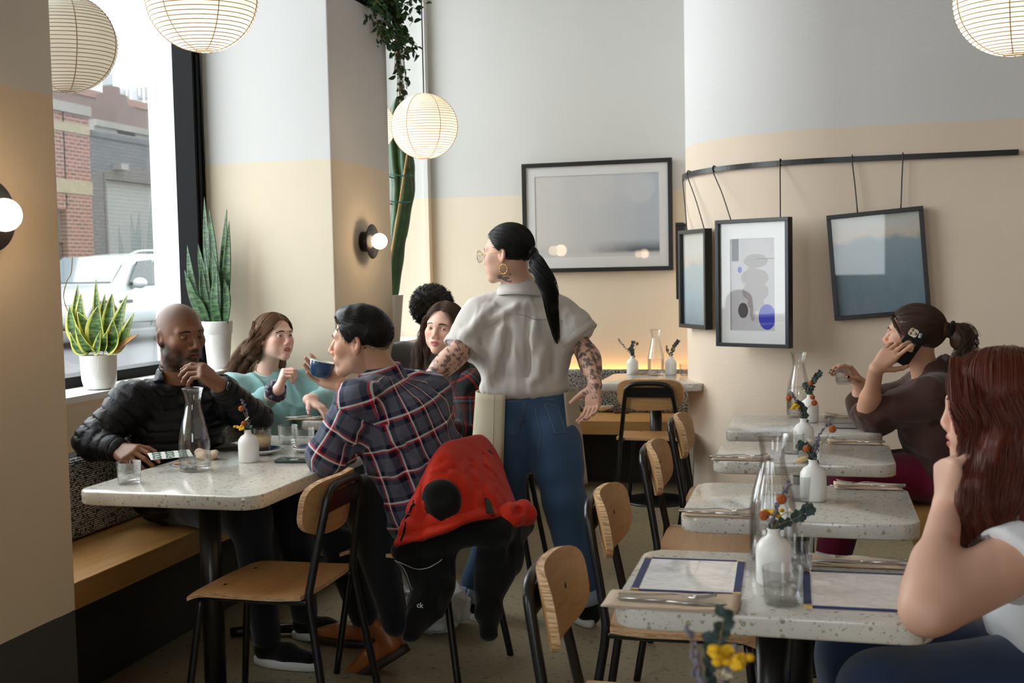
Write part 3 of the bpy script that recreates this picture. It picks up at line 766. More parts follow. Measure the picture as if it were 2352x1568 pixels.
def body_mesh(sd, fine, h=.009, hf=.003):
    """One skin: coarse where clothes hide it, fine inside the given boxes (lo, hi)."""
    V, F = sd.mesh(h); C = V[F].mean(1); keep = np.ones(len(F), bool)
    Vs, Fs = [V], []
    n = len(V)
    for lo, hi in fine:
        lo, hi = np.asarray(lo, float), np.asarray(hi, float)
        keep &= ~((C > lo+.004) & (C < hi-.004)).all(1)
        v, f = sd.mesh(hf, box=(lo, hi)); v = relax(v, f, 1, .4); Vs.append(v); Fs.append(f+n); n += len(v)
    return np.vstack(Vs), np.vstack([F[keep]]+Fs)
# ---------------------------------------------------------------- people
def frame(fwd, up=(0, 0, 1), roll=0.0):
    """Columns: the person's right, forward, up."""
    y = unit(fwd); x = unit(np.cross(y, up)); z = np.cross(x, y); R = np.stack([x, y, z], 1)
    return R @ rot('Y', roll) if roll else R
def face_dir(deg, pitch=0): a, p = math.radians(deg), math.radians(pitch); return A(math.cos(a)*math.cos(p), math.sin(a)*math.cos(p), math.sin(p))
def add_head(sd, O, R, neck, s=1.0, nr=.054, open_=0.0, jaw=1.0, nose=1.0, fem=False):
    L = lambda x, y, z: O+R @ (A(x, y, z)*s)
    def e(c, r, k, op=1, Q=None): sd.ell(L(*c), A(*r)*s, R if Q is None else R @ Q, k*s, op)
    def c(a, b, ra, rb, k, op=1): sd.cone(L(*a), L(*b), ra*s, rb*s, k*s, op)
    e((0, -.012, .030), (.075, .093, .080), .03)
    e((0, .018, -.026), (.061*jaw, .069, .076), .035)
    cz = .005 if fem else 0.0
    for m in (-1, 1):
        c((m*.010*jaw, .071, -.099+cz), (m*.046*jaw, .012, -.072+cz), .014, .016, .03)
        if fem: e((m*.036, .044, -.050), (.026, .030, .032), .03)
        e((m*.040, .056, -.020), (.023, .022, .022), .022)
        c((m*.010, .0845, .021), (m*.043, .067, .023), .0085, .008, .02)
        e((m*.0325, .0925, .002), (.0165, .0120, .0085), .013, 0)
        e((m*.0115*nose, .0945, -.0345), (.0075*nose, .0095, .0068), .007)
        Q = rot('Z', m*.35) @ rot('X', .18)
        e((m*.0765, -.010, -.010), (.0075, .0165, .030), .008, 1, Q)
        e((m*.0835, -.006, -.006), (.0055, .0085, .017), .004, 0, Q)
    c((0, .085, .014), (0, .100*(.6+.4*nose)+.0030, -.028+cz*.5), .0068, .0098*nose, .012)
    e((0, .078, -.060), (.027, .0185, .021), .02)
    e((0, .077, -.098+cz), (.015*jaw, .012, .012), .02)
    for m in (-1, 1):
        c((m*.019, .0865, -.0595), (m*.004, .0965, -.0555+open_*.2), .0038, .0048, .005)
        c((m*.017, .0860, -.0640-open_*.3), (m*.003, .0950, -.0690-open_), .0042, .0058, .005)
    e((0, .0985, -.0625-open_*.5), (.019-open_*.3, .012, .0011+open_*.55), .003, 0)
    c((0, -.022, -.045), tuple((R.T @ (np.asarray(neck)-O))/s), nr*.94, nr, .035)
    return L
def face_paint(V, O, R, s, skin, lip, beard=None, scalp=None, blush=.06, seed=1):
    """Skin colours of the body: lips, beard and scalp stubble, faint mottling."""
    q = (V-O) @ R/s; col = np.tile(np.array(lin(skin)[:3]), (len(V), 1)); x, y, z = q.T
    col *= (1+.035*wob(V, 55, seed))[:, None]
    near = (np.abs(x) < .1) & (np.abs(y) < .13) & (np.abs(z) < .14)
    ck = np.exp(-(((np.abs(x)-.042)/.022)**2+((z+.026)/.02)**2))*(y > .02)*near+np.exp(-((x/.016)**2+((z+.032)/.014)**2))*(y > .08)*near+.6*(np.abs(x) > .07)*near*(z < .03)*(z > -.05)
    col *= 1+np.outer(ck, A(.02, -1.5*blush-.05, -1.5*blush-.05))
    lm = np.clip(1.35-np.maximum((x/.021)**2+((z+.0625)/.0115)**2, 0), 0, .5)*2*(y > .078)*near
    col = col*(1-lm[:, None])+lm[:, None]*np.array(lin(lip)[:3])
    if beard is not None:
        cb, amt = beard
        m = 1/(1+np.exp(-(-.030-z-.018*np.cos(x/.065*1.9)*(y > .05)+.35*np.clip(-y+.03, -.02, .03))/.005))
        m = np.maximum(m*(y > -.03), 0)
        mo = np.exp(-((x/.030)**2+((z+.0485)/.0065)**2)**2)*(y > .06)
        ll = np.exp(-((x/.016)**2+((z+.062)/.010)**2)**3)
        m = np.clip(np.maximum(m*(z < -.02), mo), 0, 1)*(1-ll)*near*(z > -.135)*amt*(.85+.3*wob(V, 300, 5))
        m = np.clip(m, 0, 1)
        col = col*(1-m[:, None])+m[:, None]*np.array(lin(cb)[:3])
    if scalp is not None:
        cs, amt, hl = scalp
        line = hl-1.1*np.clip(.05-y, 0, .065)
        m = 1/(1+np.exp(-(z-line)/.006))*near*amt
        col = col*(1-m[:, None])+m[:, None]*np.array(lin(cs)[:3])
    return col
def hand(sd, Wp, F, N, side, curl, thumb=(.5, .35, .3), s=1.0, spread=.06, tag=5):
    """Palm and five fingers. F: towards the fingers, N: the way the palm faces, side*(F x N) is the thumb side."""
    F = unit(F); N = unit(N-F*np.dot(F, N)); T = side*np.cross(F, N)
    kn = [(.088, .029), (.091, .0095), (.086, -.011), (.078, -.029)]; ln = [(.043, .026, .020), (.047, .030, .021), (.044, .028, .021), (.034, .021, .018)]
    rr = [(.0092, .0082, .0072), (.0094, .0084, .0074), (.0090, .0080, .0071), (.0080, .0071, .0064)]
    tips = []
    for i, ((f, t), l, r) in enumerate(zip(kn, ln, rr)):
        K = Wp+(F*f+T*t)*s
        sd.cone(Wp+(F*.008+T*t*.42)*s, K, .0135*s, .0112*s, .016*s, 1, tag)
        sd.cone(Wp+(F*.03+T*t*.6+N*.006)*s, K-F*.02*s+N*.005*s, .011*s, .009*s, .014*s, 1, tag)
        c = curl[i] if isinstance(curl[0], (tuple, list)) else curl; a = 0; p = K; D = unit(F+T*spread*(1.5-i)*1.1)
        for j in range(3):
            a += c[j]; d = D*math.cos(a)+N*math.sin(a); q = p+d*l[j]*s
            sd.cone(p, q, r[j]*s, (r[j+1] if j < 2 else r[j]*.86)*s, .0035*s, 1, tag); p = q
        tips.append((p, unit(d), unit(-D*math.sin(a)*-1-N*math.cos(a))))
    b = Wp+(F*.020+T*.020+N*.006)*s; a0, a1, a2 = thumb
    d = unit(T*(.95-a0*.5)+F*.62+N*a0); p = b
    for l, r0, r1, a in ((.044, .0135, .0112, 0), (.032, .0108, .0095, a1), (.025, .0094, .0078, a2)):
        d = unit(d+a*(F*.7-T*.9+N*.35)); q = p+d*l*s; sd.cone(p, q, r0*s, r1*s, .010*s if l > .04 else .004*s, 1, tag); p = q
    tips.append((p, d, unit(np.cross(d, N))))
    return tips
def eye_mesh(L, R, m, s, skin, iris, open_=1.0, gaze=(0, 1, 0), lash=(24, 18, 16), lower=1.0):
    c = L(m*.0322, .0748, .0025); n1, n2 = 40, 56
    V, F = lathe(np.column_stack([np.cos(np.linspace(-1.5707, 1.5707, n1))+1e-5, np.sin(np.linspace(-1.5707, 1.5707, n1))]), n2)
    q = V[:, [0, 2, 1]]*A(1, 1, 1); q = q/np.linalg.norm(q, axis=1)[:, None]      # pole along the view axis (y)
    x, y, z = q.T; a = np.arctan2(x*m, y); el = np.arcsin(np.clip(z, -1, 1)); aw = .98
    w = np.clip(1-(np.abs(a+.03)/aw)**2.2, 0, 1)
    up = .40*open_*w+.05*a-.02; dn = -.26*lower*w*min(1, .45+.55*open_)+.05*a-.02
    ins = (el < up) & (el > dn) & (w > 0) & (y > 0)
    g = unit(gaze); ang = np.arccos(np.clip(q @ g, -1, 1)); sk = np.array(lin(skin)[:3])
    col = np.where(ins[:, None], np.array(lin((226, 218, 212))[:3]), sk*A(.94, .88, .86))
    col = np.where((ins & (ang < .52))[:, None], np.array(lin(iris)[:3]), col); col = np.where((ins & (ang < .24))[:, None], .004, col)
    la = (np.abs(el-up) < .065) & (y > 0) & (w > .02); col = np.where(la[:, None], np.array(lin(lash)[:3]), col)
    rad = np.where(ins, 1.0, 1.015+.03*la)[:, None]*.0121*s
    Q = c+((q*rad) @ R.T); F = [f[::-1] for f in F]
    return Q, F, col
m_skin = None
def skin_mat():
    t = NT('skin'); at_ = t.add('ShaderNodeAttribute', attribute_name='col')
    t.set(col=at_.outputs['Color'], rough=.48, spec=.4, sss=.12); t.b.inputs['Subsurface Radius'].default_value = (1, .35, .2); t.b.inputs['Subsurface Scale'].default_value = .008
    t.bump(t.noise(260, detail=3), .05, .002); return t.m
m_skin = skin_mat()
t = NT('eye_surface'); a_ = t.add('ShaderNodeAttribute', attribute_name='col'); t.set(col=a_.outputs['Color'], rough=.25, spec=.5); m_eye = t.m
def hair_mat(name, c0, c1, rough=.38):
    t = NT(name); n = t.noise(18, detail=4); n2 = t.noise(140, detail=2)
    t.set(col=t.mix(t.math('MULTIPLY', t.math('ADD', n, n2), .5), lin(c0), lin(c1)), rough=rough, spec=.35); return t.m
def cloth_mat(name, c, rough=.85, weave=900, fold=7, amt=.10, bstr=.25, sheen=.25, fb=.35):
    t = NT(name); c = lin(c); n = t.noise(fold, detail=5)
    d = tuple(x*(1-amt) for x in c[:3])+(1,); l = tuple(min(1, x*(1+amt)) for x in c[:3])+(1,)
    t.set(col=t.ramp(t.noise(3, detail=4), [(.3, d), (.7, l)]), rough=rough, spec=.2, sheen=sheen)
    h = t.math('ADD', t.math('MULTIPLY', n, 6.0*fb), t.noise(weave, detail=1)); t.bump(h, bstr, .004); return t.m
def eyebrows(sd, L, R, s, m, n=46, th=.0006, arch=.006, y0=.094):
    P = []
    for sg in (-1, 1):
        for i in range(n):
            u = RNG.uniform(0, 1); x = .013+.034*u; z = .0225+arch*.55*math.sin(min(1, u*1.1)*math.pi)-.003*u*u+RNG.normal()*.0017*(1.1-u*.7)
            a = L(sg*x, y0-.9*max(0, x-.012)**1.3*1.6, z); d = R @ A(sg*.8, -.25, .45*(1-u*1.3)); P.append([a, a+d*.006*s, a+d*.010*s])
    P = np.array(P); q = sd.project(P.reshape(-1, 3), .0004).reshape(P.shape)
    return tubes(q, np.tile([th, th, th*.4], (len(q), 1)), 4, False)
def lock(guide, n, w, m=22, r=.0011, taper=.3, wave=0.0, wl=.06, seed=0, flat=1.0, end=1.0, ref=(0, 0, 1)):
    """A lock of n hairs around a guide line; w: half width along the guide (list)."""
    g = np.random.default_rng(seed); C = smoothpath(guide, m); T = unit3(np.gradient(C, axis=0))
    U = np.cross(T, np.asarray(ref, float)); U /= np.linalg.norm(U, axis=1)[:, None]+1e-9; B = np.cross(T, U)
    ww = np.interp(np.linspace(0, 1, m), np.linspace(0, 1, len(w)), w)
    a = g.uniform(0, 2*math.pi, n); d = np.sqrt(g.uniform(0, 1, n))
    jx = (d*np.cos(a))[:, None]; jy = (d*np.sin(a))[:, None]*flat
    tt = np.linspace(0, 1, m)[None]; Lg = np.linalg.norm(np.diff(C, axis=0), axis=1).sum()
    ph = g.uniform(0, 6.28, (n, 1)); wv = wave*np.sin(2*math.pi*Lg/wl*tt+ph*.25)*np.clip(tt*2.5, 0, 1); wv2 = wave*.7*np.cos(2*math.pi*Lg/wl*tt+ph*.25)*np.clip(tt*2.5, 0, 1)
    en = end-(1-.82)*g.uniform(0, 1, (n, 1))*end if end else 1.0
    k = np.clip(tt*en*(m-1), 0, m-1.001); i = k.astype(int); f = (k-i)[..., None]
    pick = lambda X: X[i]*(1-f)+X[i+1]*f
    Cw = ww[i]*(1-f[..., 0])+ww[i+1]*f[..., 0]
    P = pick(C)+pick(U)*((jx+.10*np.sin(ph+tt*5))*Cw+wv)[..., None]+pick(B)*((jy+.08*np.cos(ph*1.7+tt*4))*Cw+wv2)[..., None]
    rr = r*(1-(1-taper)*tt**2)*g.uniform(.7, 1.3, (n, 1))
    return P, rr
def unit3(T): return T/(np.linalg.norm(T, axis=-1)[..., None]+1e-12)
def nails(tips, s=1.0, c=None):
    return join(*[xf(ball((0, 0, 0), 1, 10, A(.0052, .0075, .0018)*s), np.stack([unit(np.cross(d, n)), d, n], 1), p-d*.002*s+n*.0062*s) for p, d, n in tips])
def around(pts, pad):
    P = np.array(pts); return P.min(0)-pad, P.max(0)+pad
def person(label, base): return thing('person', label, 'person', base)
def put(name, VF, m, par, **k): return obj(name, VF, m, par, True, True, **k)

def joinq(*parts):
    Vs, Fs, n = [], [], 0
    for V, F in parts: Vs.append(V); Fs.append(np.asarray(F)+n); n += len(V)
    return np.vstack(Vs), np.vstack(Fs)
def slick(O, R, s, n, ok, target, rad=(.083, .101, .089), m=16, r=.0013, seed=3, lift=0.0, wavy=0.0, part=None, end=1.0):
    """Hairs lying on the skull from where ok(x, y, z) holds, combed towards a local point."""
    g = np.random.default_rng(seed); rad = np.asarray(rad); C = A(0, -.012, .030)
    q = g.normal(size=(n*14, 3)); q /= np.linalg.norm(q, axis=1)[:, None]; p = C+q*rad
    q = q[ok(p[:, 0], p[:, 1], p[:, 2])][:n]
    tgt = np.array([np.asarray(target(p_), float) if callable(target) else np.asarray(target, float) for p_ in C+q*rad])
    tq = unit3((tgt-C)/rad); tt = np.linspace(0, 1, m); w = np.arccos(np.clip((q*tq).sum(1), -1, 1))[:, None, None]+1e-6
    k = (tt*(1-(1-end)*g.uniform(0, 1, (len(q), 1))))[..., None]
    D = (np.sin((1-k)*w)*q[:, None]+np.sin(k*w)*tq[:, None])/np.sin(w)
    hgt = 1+lift*np.sin(tt*math.pi)[None, :, None]+g.normal(size=(len(q), 1, 1))*.010+wavy*np.sin(tt*11+g.uniform(0, 6, (len(q), 1)))[..., None]
    P = C+D*rad*hgt
    return O+(P @ R.T)*s, np.tile(r*np.linspace(.9, .8, m), (len(q), 1))*g.uniform(.7, 1.4, (len(q), 1))
def tq(PR, sides=4): return tubes(PR[0], PR[1], sides, False)
def sheet(grid, th=.002):
    """A thin cloth from a grid of points (n, m, 3), given thickness along its normals."""
    G = np.asarray(grid, float); du = np.gradient(G, axis=0); dv = np.gradient(G, axis=1); N = unit3(np.cross(du, dv)); n, m = G.shape[:2]
    V = np.vstack([(G-N*th/2).reshape(-1, 3), (G+N*th/2).reshape(-1, 3)]); g = np.arange(n*m).reshape(n, m); k = n*m
    F = np.stack([g[:-1, :-1], g[:-1, 1:], g[1:, 1:], g[1:, :-1]], -1).reshape(-1, 4)
    rim = np.concatenate([g[0, :], g[1:, -1], g[-1, -2::-1], g[-2:0:-1, 0]]); rn = np.roll(rim, -1)
    return V, np.vstack([F, F[:, ::-1]+k, np.stack([rn, rim, rim+k, rn+k], 1)])
def patch(sd, c, n=(10, 10), off=.003, th=.002):
    """A cloth patch laid on a body: corners c = (a, b, c, d) going round, pushed onto the surface."""
    a, b, d, e = [np.asarray(x, float) for x in c]; u = np.linspace(0, 1, n[0])[:, None, None]; v = np.linspace(0, 1, n[1])[None, :, None]
    G = a*(1-u)*(1-v)+b*(1-u)*v+d*u*v+e*u*(1-v)
    return sheet(sd.project(G.reshape(-1, 3), off, 5).reshape(G.shape), th)
def seam(sd, pts, m=24, r=.0011, off=.001): return tubes(sd.project(smoothpath(pts, m), off, 5), r, 5, False)
def ring(c, ax, prof, up=(0, 0, 1), n=40, sc=(1, 1), arc=(0, 2*math.pi), wob_=0.0):
    """Collar or cuff: profile (radius, along) swept round an axis; a sheet grid."""
    z = unit(ax); x = unit(np.cross(up, z)) if abs(np.dot(unit(up), z)) < .98 else unit(np.cross((0, 1, 0), z)); y = np.cross(z, x)
    th = np.linspace(arc[0], arc[1], n); G = []
    for r, h in prof:
        G.append([np.asarray(c)+x*r*sc[0]*math.cos(a)+y*r*sc[1]*math.sin(a)+z*(h+wob_*math.sin(3*a)) for a in th])
    return np.array(G)
def axial(P, chains):
    """Nearest limb chain and the distance travelled along it: chains = [(pts, ...)]."""
    best = np.full(len(P), 9.); idx = np.zeros(len(P), int); u = np.zeros(len(P)); ang = np.zeros(len(P))
    for ci, (pts, rad) in enumerate(chains):
        o = 0.0
        for j in range(len(pts)-1):
            a, b = np.asarray(pts[j], float), np.asarray(pts[j+1], float); ab = b-a; L = np.linalg.norm(ab); d = ab/L
            t = np.clip(((P-a) @ d)/L, 0, 1); q = P-a-np.outer(t, ab); ds = np.linalg.norm(q, axis=1)-(rad[j]+(rad[j+1]-rad[j])*t); m = ds < best
            rf = unit(np.cross(d, (.3, .9, .31))); r2 = np.cross(d, rf)
            best[m] = ds[m]; idx[m] = ci; u[m] = (o+((P-a) @ d))[m]; ang[m] = (np.arctan2(q @ r2, q @ rf)*(rad[j]+rad[j+1])*.5)[m]; o += L
    return idx, u, ang

def crease(P, sc, seed, an=(1, 1, 1)):
    """Cloth folds: soft ridges, about 0..1."""
    return (1-np.abs(wob(P*np.asarray(an, float), sc, seed)))**2
# ---------------------------------------------------------------- the waitress, standing with her back to us
m_eyebrow = mat('dark_brow_hair', (42, 30, 24), .7)
m_nail = mat('nail', (216, 170, 152), .3)
m_denim = cloth_mat('blue_denim', (66, 92, 126), .9, 1200, 9, .22, .3, .15)
m_denim_light = cloth_mat('turned_up_denim', (150, 168, 186), .9, 900)
m_stitch = mat('denim_stitch', (122, 132, 142), .8)
m_shirt_grey = cloth_mat('light_grey_cotton', (206, 201, 195), .8, 1000, 6, .04, .22, .2)
m_canvas = cloth_mat('beige_canvas', (190, 178, 152), .9, 700, 8, .07, .3, .2)
m_blackhair = hair_mat('black_hair', (9, 8, 9), (22, 20, 21), .42)
m_sole = mat('white_rubber', (222, 220, 214), .6, bscale=80)
m_blackcloth = cloth_mat('black_cloth', (9, 9, 10), .85, 900, 6, .2, .25, .15)
m_gold = mat('gold_wire', (206, 160, 96), .25, metal=1.0)
m_lens = window_glass('spectacle_lens', (.9, .93, .95, 1), .2)
def sneaker(par, ankle, toe_dir, z0=0.0, L=.26, upper=None, sole=None, name='shoe', pitch=0.0):
    """Low shoe: sole and upper, heel under the ankle."""
    f = unit(A(toe_dir[0], toe_dir[1], 0)); r = np.cross(f, (0, 0, 1)); Rm = np.stack([r, f, A(0, 0, 1)], 1) @ rot('X', pitch)
    o = A(ankle[0], ankle[1], z0)-f*.055
    V, F = prism([(x*.044*(1.0+.12*math.sin(y*5)), y*L) for x, y in [(.55*math.cos(a)*(1+.25*max(0, math.sin(a))), .5+.5*math.sin(a)) for a in np.linspace(0, 2*math.pi, 30)[:-1]]], 0, .03, .006)
    V = V*A(1.7, 1, 1)
    so = put('sole', (o+V @ Rm.T, F), sole or m_sole, par)
    sd = Sdf(); g = lambda x, y, z: o+Rm @ A(x, y, z)
    sd.cone(g(0, .05, .055), g(0, L*.5, .05), .036, .036, .02).cone(g(0, L*.5, .046), g(0, L-.045, .036), .035, .026, .02)
    sd.cone(g(0, .045, .06), g(0, .05, .115), .036, .040, .02).cut(g(0, 0, .012), -Rm[:, 2])
    put('upper', sd.mesh(.006), upper or m_blackcloth, par)
def make_waitress():
    O = at(1166, 581, y=4.36); R = frame(face_dir(171, -4)); nk = at(1195, 662, y=4.41)
    SL, SR = at(1100, 726, y=4.36), at(1286, 722, y=4.44)
    EL, WL = at(1050, 812, y=4.24), at(968, 885, y=4.16)
    ER, WR = at(1352, 818, y=4.42), at(1367, 882, y=4.32)
    pv = at(1210, 945, y=4.41); HL, HR = at(1168, 965, y=4.40), at(1264, 965, y=4.42)
    KL, AL = at(1160, 1160, y=4.36), at(1092, 1352, y=4.40); KR, AR = at(1297, 1150, y=4.36), at(1345, 1362, y=4.40)
    t = person('waitress in pale grey shirt and jeans, black ponytail, tattooed arms, back to us', (pv[0], pv[1], 0))
    sd = Sdf(); L = add_head(sd, O, R, nk, .98, .050, fem=True, nose=.85)
    sd.limb([SL, EL, WL], [.050, .040, .027], .03); sd.limb([SR, ER, WR], [.048, .038, .026], .03)
    sd.cone(EL+(WL-EL)*.25, EL+(WL-EL)*.4, .043, .040, .03).cone(ER+(WR-ER)*.25, ER+(WR-ER)*.4, .039, .037, .03)
    sd.limb([nk, (SL+SR)/2-A(0, -.03, .08), pv+A(0, .02, .12), pv], [.05, .07, .08, .10], .05).cone(SL-A(0, 0, .02), SR-A(0, 0, .02), .042, .042, .04)
    sd.limb([HL, KL, AL], [.08, .058, .042], .04); sd.limb([HR, KR, AR], [.08, .058, .042], .04)
    tR = hand(sd, WR, A(-.10, -.06, -1), A(-.45, -.85, .15), 1, [(.35, .45, .3), (.45, .5, .35), (.5, .5, .35), (.5, .5, .3)], (.35, .15, .1), .93)
    tL = hand(sd, WL, WL-EL, A(.3, .3, -1), -1, (.3, .3, .2), s=.92)
    fine = [around([O], .165), around([ER, WR, WR-A(0, 0, .2)], .07), around([EL, WL], .065)]
    V, F = body_mesh(sd, fine)
    col = face_paint(V, O, R, .98, (216, 172, 150), (176, 96, 92))
    for (a, b, rr_, seed) in ((EL+(SL-EL)*.35, WL, .075, 3), (SR+(ER-SR)*.25, ER+(SR-ER)*.28, .07, 8), (ER+(WR-ER)*.35, WR, .06, 5)):
        d = Sdf.dist(('c', a, b, rr_, rr_), V[:, 0], V[:, 1], V[:, 2]) < 0
        nz = .45*wob(V, 50, seed)+.8*wob(V, 190, seed+20)+.9*wob(V, 420, seed+40)
        k = (1/(1+np.exp(-(nz-.14)/.10)))*.80*d; col = col*(1-k[:, None])+k[:, None]*A(.028, .030, .034)
    nt = (((V-L(-.05, .0, -.105))**2).sum(1) < .035**2)*np.clip(wob(V, 160, 9)*2, 0, .8); col = col*(1-nt[:, None])+nt[:, None]*A(.03, .03, .034)
    put('body', (V, F), m_skin, t, attrs={'col': col})
    put('fingernails', nails(tR), m_nail, t)
    for m in (-1, 1):
        q = eye_mesh(L, R, m, .98, (216, 172, 150), (70, 48, 34)); put('eye', q[:2], m_eye, t, attrs={'col': q[2]})
    put('eyebrows', eyebrows(sd, L, R, .98, m_eyebrow), m_blackhair, t)
    # hair: combed back into a low ponytail
    tie = (-.004, -.118, -.012)
    hs = Sdf(); hs.ell(L(0, -.012, .030), A(.081, .099, .087)*.98, R, .01)
    hs.cut(L(0, .040, .045), R @ A(0, .80, -.60), .012).cut(L(0, 0, -.055), R @ A(0, -.35, -1), .02)
    hs.ell(L(0, -.108, -.010), A(.022, .022, .024), R, .02)
    ok = lambda x, y, z: (.80*(y-.043)-.60*(z-.045) < 0) & (z > -.05+.25*(y+.1))
    tail = [L(*tie), at(1236, 612, y=4.26), at(1258, 655, y=4.25), at(1268, 710, y=4.27), at(1280, 788, y=4.30)]
    hs.limb(tail[:4], [.014, .024, .026, .022], .01); hs.cone(tail[3], tail[4], .020, .004, .01)
    P1 = slick(O, R, .98, 1700, ok, tie, (.0835, .1015, .0895), r=.0009, seed=4)
    P2 = lock(tail, 520, [.010, .030, .036, .032, .024, .010], 26, .0009, .3, seed=2, wave=.002, wl=.2)
    put('hair', joinq(hs.mesh(.004), tq(P1), tq(P2)), m_blackhair, t)
    put('hair_tie', tubes(np.array([L(tie[0]+.018*math.cos(a), tie[1]-.004, tie[2]+.018*math.sin(a)) for a in np.linspace(0, 6.283, 24)]), .004, 8), m_blackcloth, t)
    # spectacles and hoop earring
    g = thing_part('spectacles', t)
    for m in (-1, 1):
        c = [L(m*.034+.026*math.cos(a)*(1+.08*math.cos(2*a)), .112-.006*abs(math.cos(a)), -.004+.024*math.sin(a)) for a in np.linspace(0, 6.283, 36)]
        obj('rim', tubes(np.array(c), .0011, 6), m_gold, g, world=True)
        obj('lens', sheet(ring(L(m*.034, .110, -.004), R[:, 1], [(.001, 0), (.024, 0)], R[:, 2], 30), .0012), m_lens, g, world=True)
        obj('temple', tubes(smoothpath([L(m*.060, .108, .004), L(m*.074, .04, .004), L(m*.080, -.005, .006), L(m*.080, -.02, -.012)], 20), .0010, 6), m_gold, g, world=True)
    obj('bridge', tubes(smoothpath([L(-.010, .111, .004), L(0, .115, .008), L(.010, .111, .004)], 10), .0011, 6), m_gold, g, world=True)
    ea = L(-.080, -.012, -.046)
    put('earring', tubes(np.array([ea+R @ A(.004*math.sin(a), .018*math.sin(a), -.018+.018*math.cos(a)) for a in np.linspace(0, 6.1, 40)]), .0017+.0006*np.sin(np.arange(40)*1.5), 8), m_gold, t)
    # shirt
    sh = Sdf()
    aL, aR = unit(at(1052, 812, y=4.28)-SL), unit(at(1346, 800, y=4.43)-SR)
    eL, eR = at(1068, 806, y=4.31), at(1330, 776, y=4.43)
    sh.cone(SL+A(.02, 0, .0), eL+aL*.03, .072, .088, .02).cone(SR-A(.02, 0, 0), eR+aR*.03, .070, .082, .02)
    sh.cut(eL, aL).cut(eR, aR)
    sh.cone(eL-aL*.045, eL+aL*.1, .070, .084, .004, 0).cone(eR-aR*.045, eR+aR*.1, .064, .078, .004, 0)
    mid = (SL+SR)/2
    X = unit(SR-SL); Rt = np.stack([X, np.cross((0, 0, 1), X), A(0, 0, 1)], 1)
    sh.cone(SL+A(.02, 0, .01), nk+A(-.025, 0, -.04), .060, .054, .04).cone(SR+A(-.02, 0, .01), nk+A(.025, 0, -.04), .058, .054, .04).ell(nk-A(0, .010, .065), A(.10, .085, .055), None, .04)
    sh.ell(mid-A(.0, .0, .10), A(.178, .118, .17), Rt, .05).ell(pv+A(-.005, 0, .20), A(.172, .128, .17), Rt, .05).ell(pv+A(-.008, -.005, .095), A(.178, .135, .065), Rt, .04)
    sh.cone(SL-A(0, 0, .02), eL-aL*.05, .070, .076, .05).cone(SR-A(0, 0, .02), eR-aR*.05, .070, .072, .05)
    fold = lambda p, q, a, b, k=.03, op=1: sh.cone(at(*p), at(*q), a, b, k, op)
    yb = 4.41-.135
    for (p0, p1, r0, r1, op) in (((1212, 735), (1222, 860), .008, .014, 0), ((1236, 735), (1234, 860), .006, .013, 1), ((1150, 760), (1128, 868), .011, .018, 1), ((1172, 752), (1150, 870), .006, .015, 0), ((1262, 800), (1225, 874), .008, .014, 1),
                              ((1128, 700), (1078, 770), .010, .014, 1), ((1108, 760), (1090, 820), .008, .010, 0), ((1285, 740), (1300, 860), .009, .013, 0), ((1180, 700), (1130, 735), .006, .008, 1)):
        a, b = sh.project(np.array([at(*p0, y=yb), at(*p1, y=yb)]), .002 if op else .004)
        sh.cone(a, b, r0, r1, .030, op)
    hem = pv+A(-.008, -.005, .075); sh.cut(hem-A(0, 0, .012), (0, 0, -1), .012)
    dsp = lambda P: .0035*wob(P*A(1.4, 1.4, .7), 22, 5)+.0018*wob(P, 55, 7)-.007*(crease(P, 34, 41, (1.5, 1.5, .6))-.4)*np.clip((1.36-P[:, 2])*8, .2, 1)
    V, F = sh.mesh(.006, dsp); V = relax(V, F, 1, .5)
    put('shirt', (V, F), m_shirt_grey, t)
    for e, a, r in ((eL, aL, .0885), (eR, aR, .0825)):
        put('sleeve_cuff', sheet(ring(e-a*.036, a, [(r-.0045, 0), (r+.0005, .001), (r+.003, .02), (r+.004, .037), (r-.001, .039), (r-.006, .036)], n=44), .003), m_shirt_grey, t)
    cax = unit(nk-mid+A(0, .02, .10)); cc = nk+A(0, -.004, -.022)
    put('collar', sheet(ring(cc, cax, [(.098, -.012), (.086, .010), (.074, .036), (.068, .050), (.063, .046), (.062, .02)], n=50, sc=(1.06, .92), wob_=.001), .004), m_shirt_grey, t)
    put('yoke_seam', joinq(seam(sh, [at(1112, 758, y=yb), at(1160, 728, y=yb), at(1212, 722, y=yb), at(1262, 722, y=yb), at(1300, 730, y=yb)], 40, .0014)), mat('shirt_seam', (170, 165, 160), .9), t)
    # jeans
    je = Sdf(); pr = pv+A(0, 0, .03)
    je.ell(pr+A(0, 0, .0), A(.176, .125, .11), Rt, .05).ell(HL+A(.0, -.035, -.035), A(.095, .100, .10), Rt, .05).ell(HR+A(0, -.035, -.035), A(.098, .102, .10), Rt, .05)
    je.limb([HL-A(0, 0, .03), KL, AL+A(0, 0, .02)], [.096, .078, .060], .04); je.limb([HR-A(0, 0, .03), KR, AR+A(0, 0, .02)], [.100, .080, .060], .04)
    je.cone(HR+(KR-HR)*.35, HR+(KR-HR)*.55, .098, .093, .05).cone(KR+(AR-KR)*.2, KR+(AR-KR)*.5, .080, .072, .04)
    je.cone((HL+HR)/2-A(0, .115, .16), (HL+HR)/2-A(0, .115, .0), .012, .008, .03, 0)
    V, F = je.mesh(.007, lambda P: .004*wob(P*A(1, 1, .8), 24, 12)+.0045*wob(P*A(.6, .6, 2.2), 18, 3)*np.clip((.75-P[:, 2])*2, 0, 1)); V = relax(V, F, 1)
    put('jeans', (V, F), m_denim, t)
    yj = 4.41-.14; J = lambda x, y: at(x, y, y=yj)
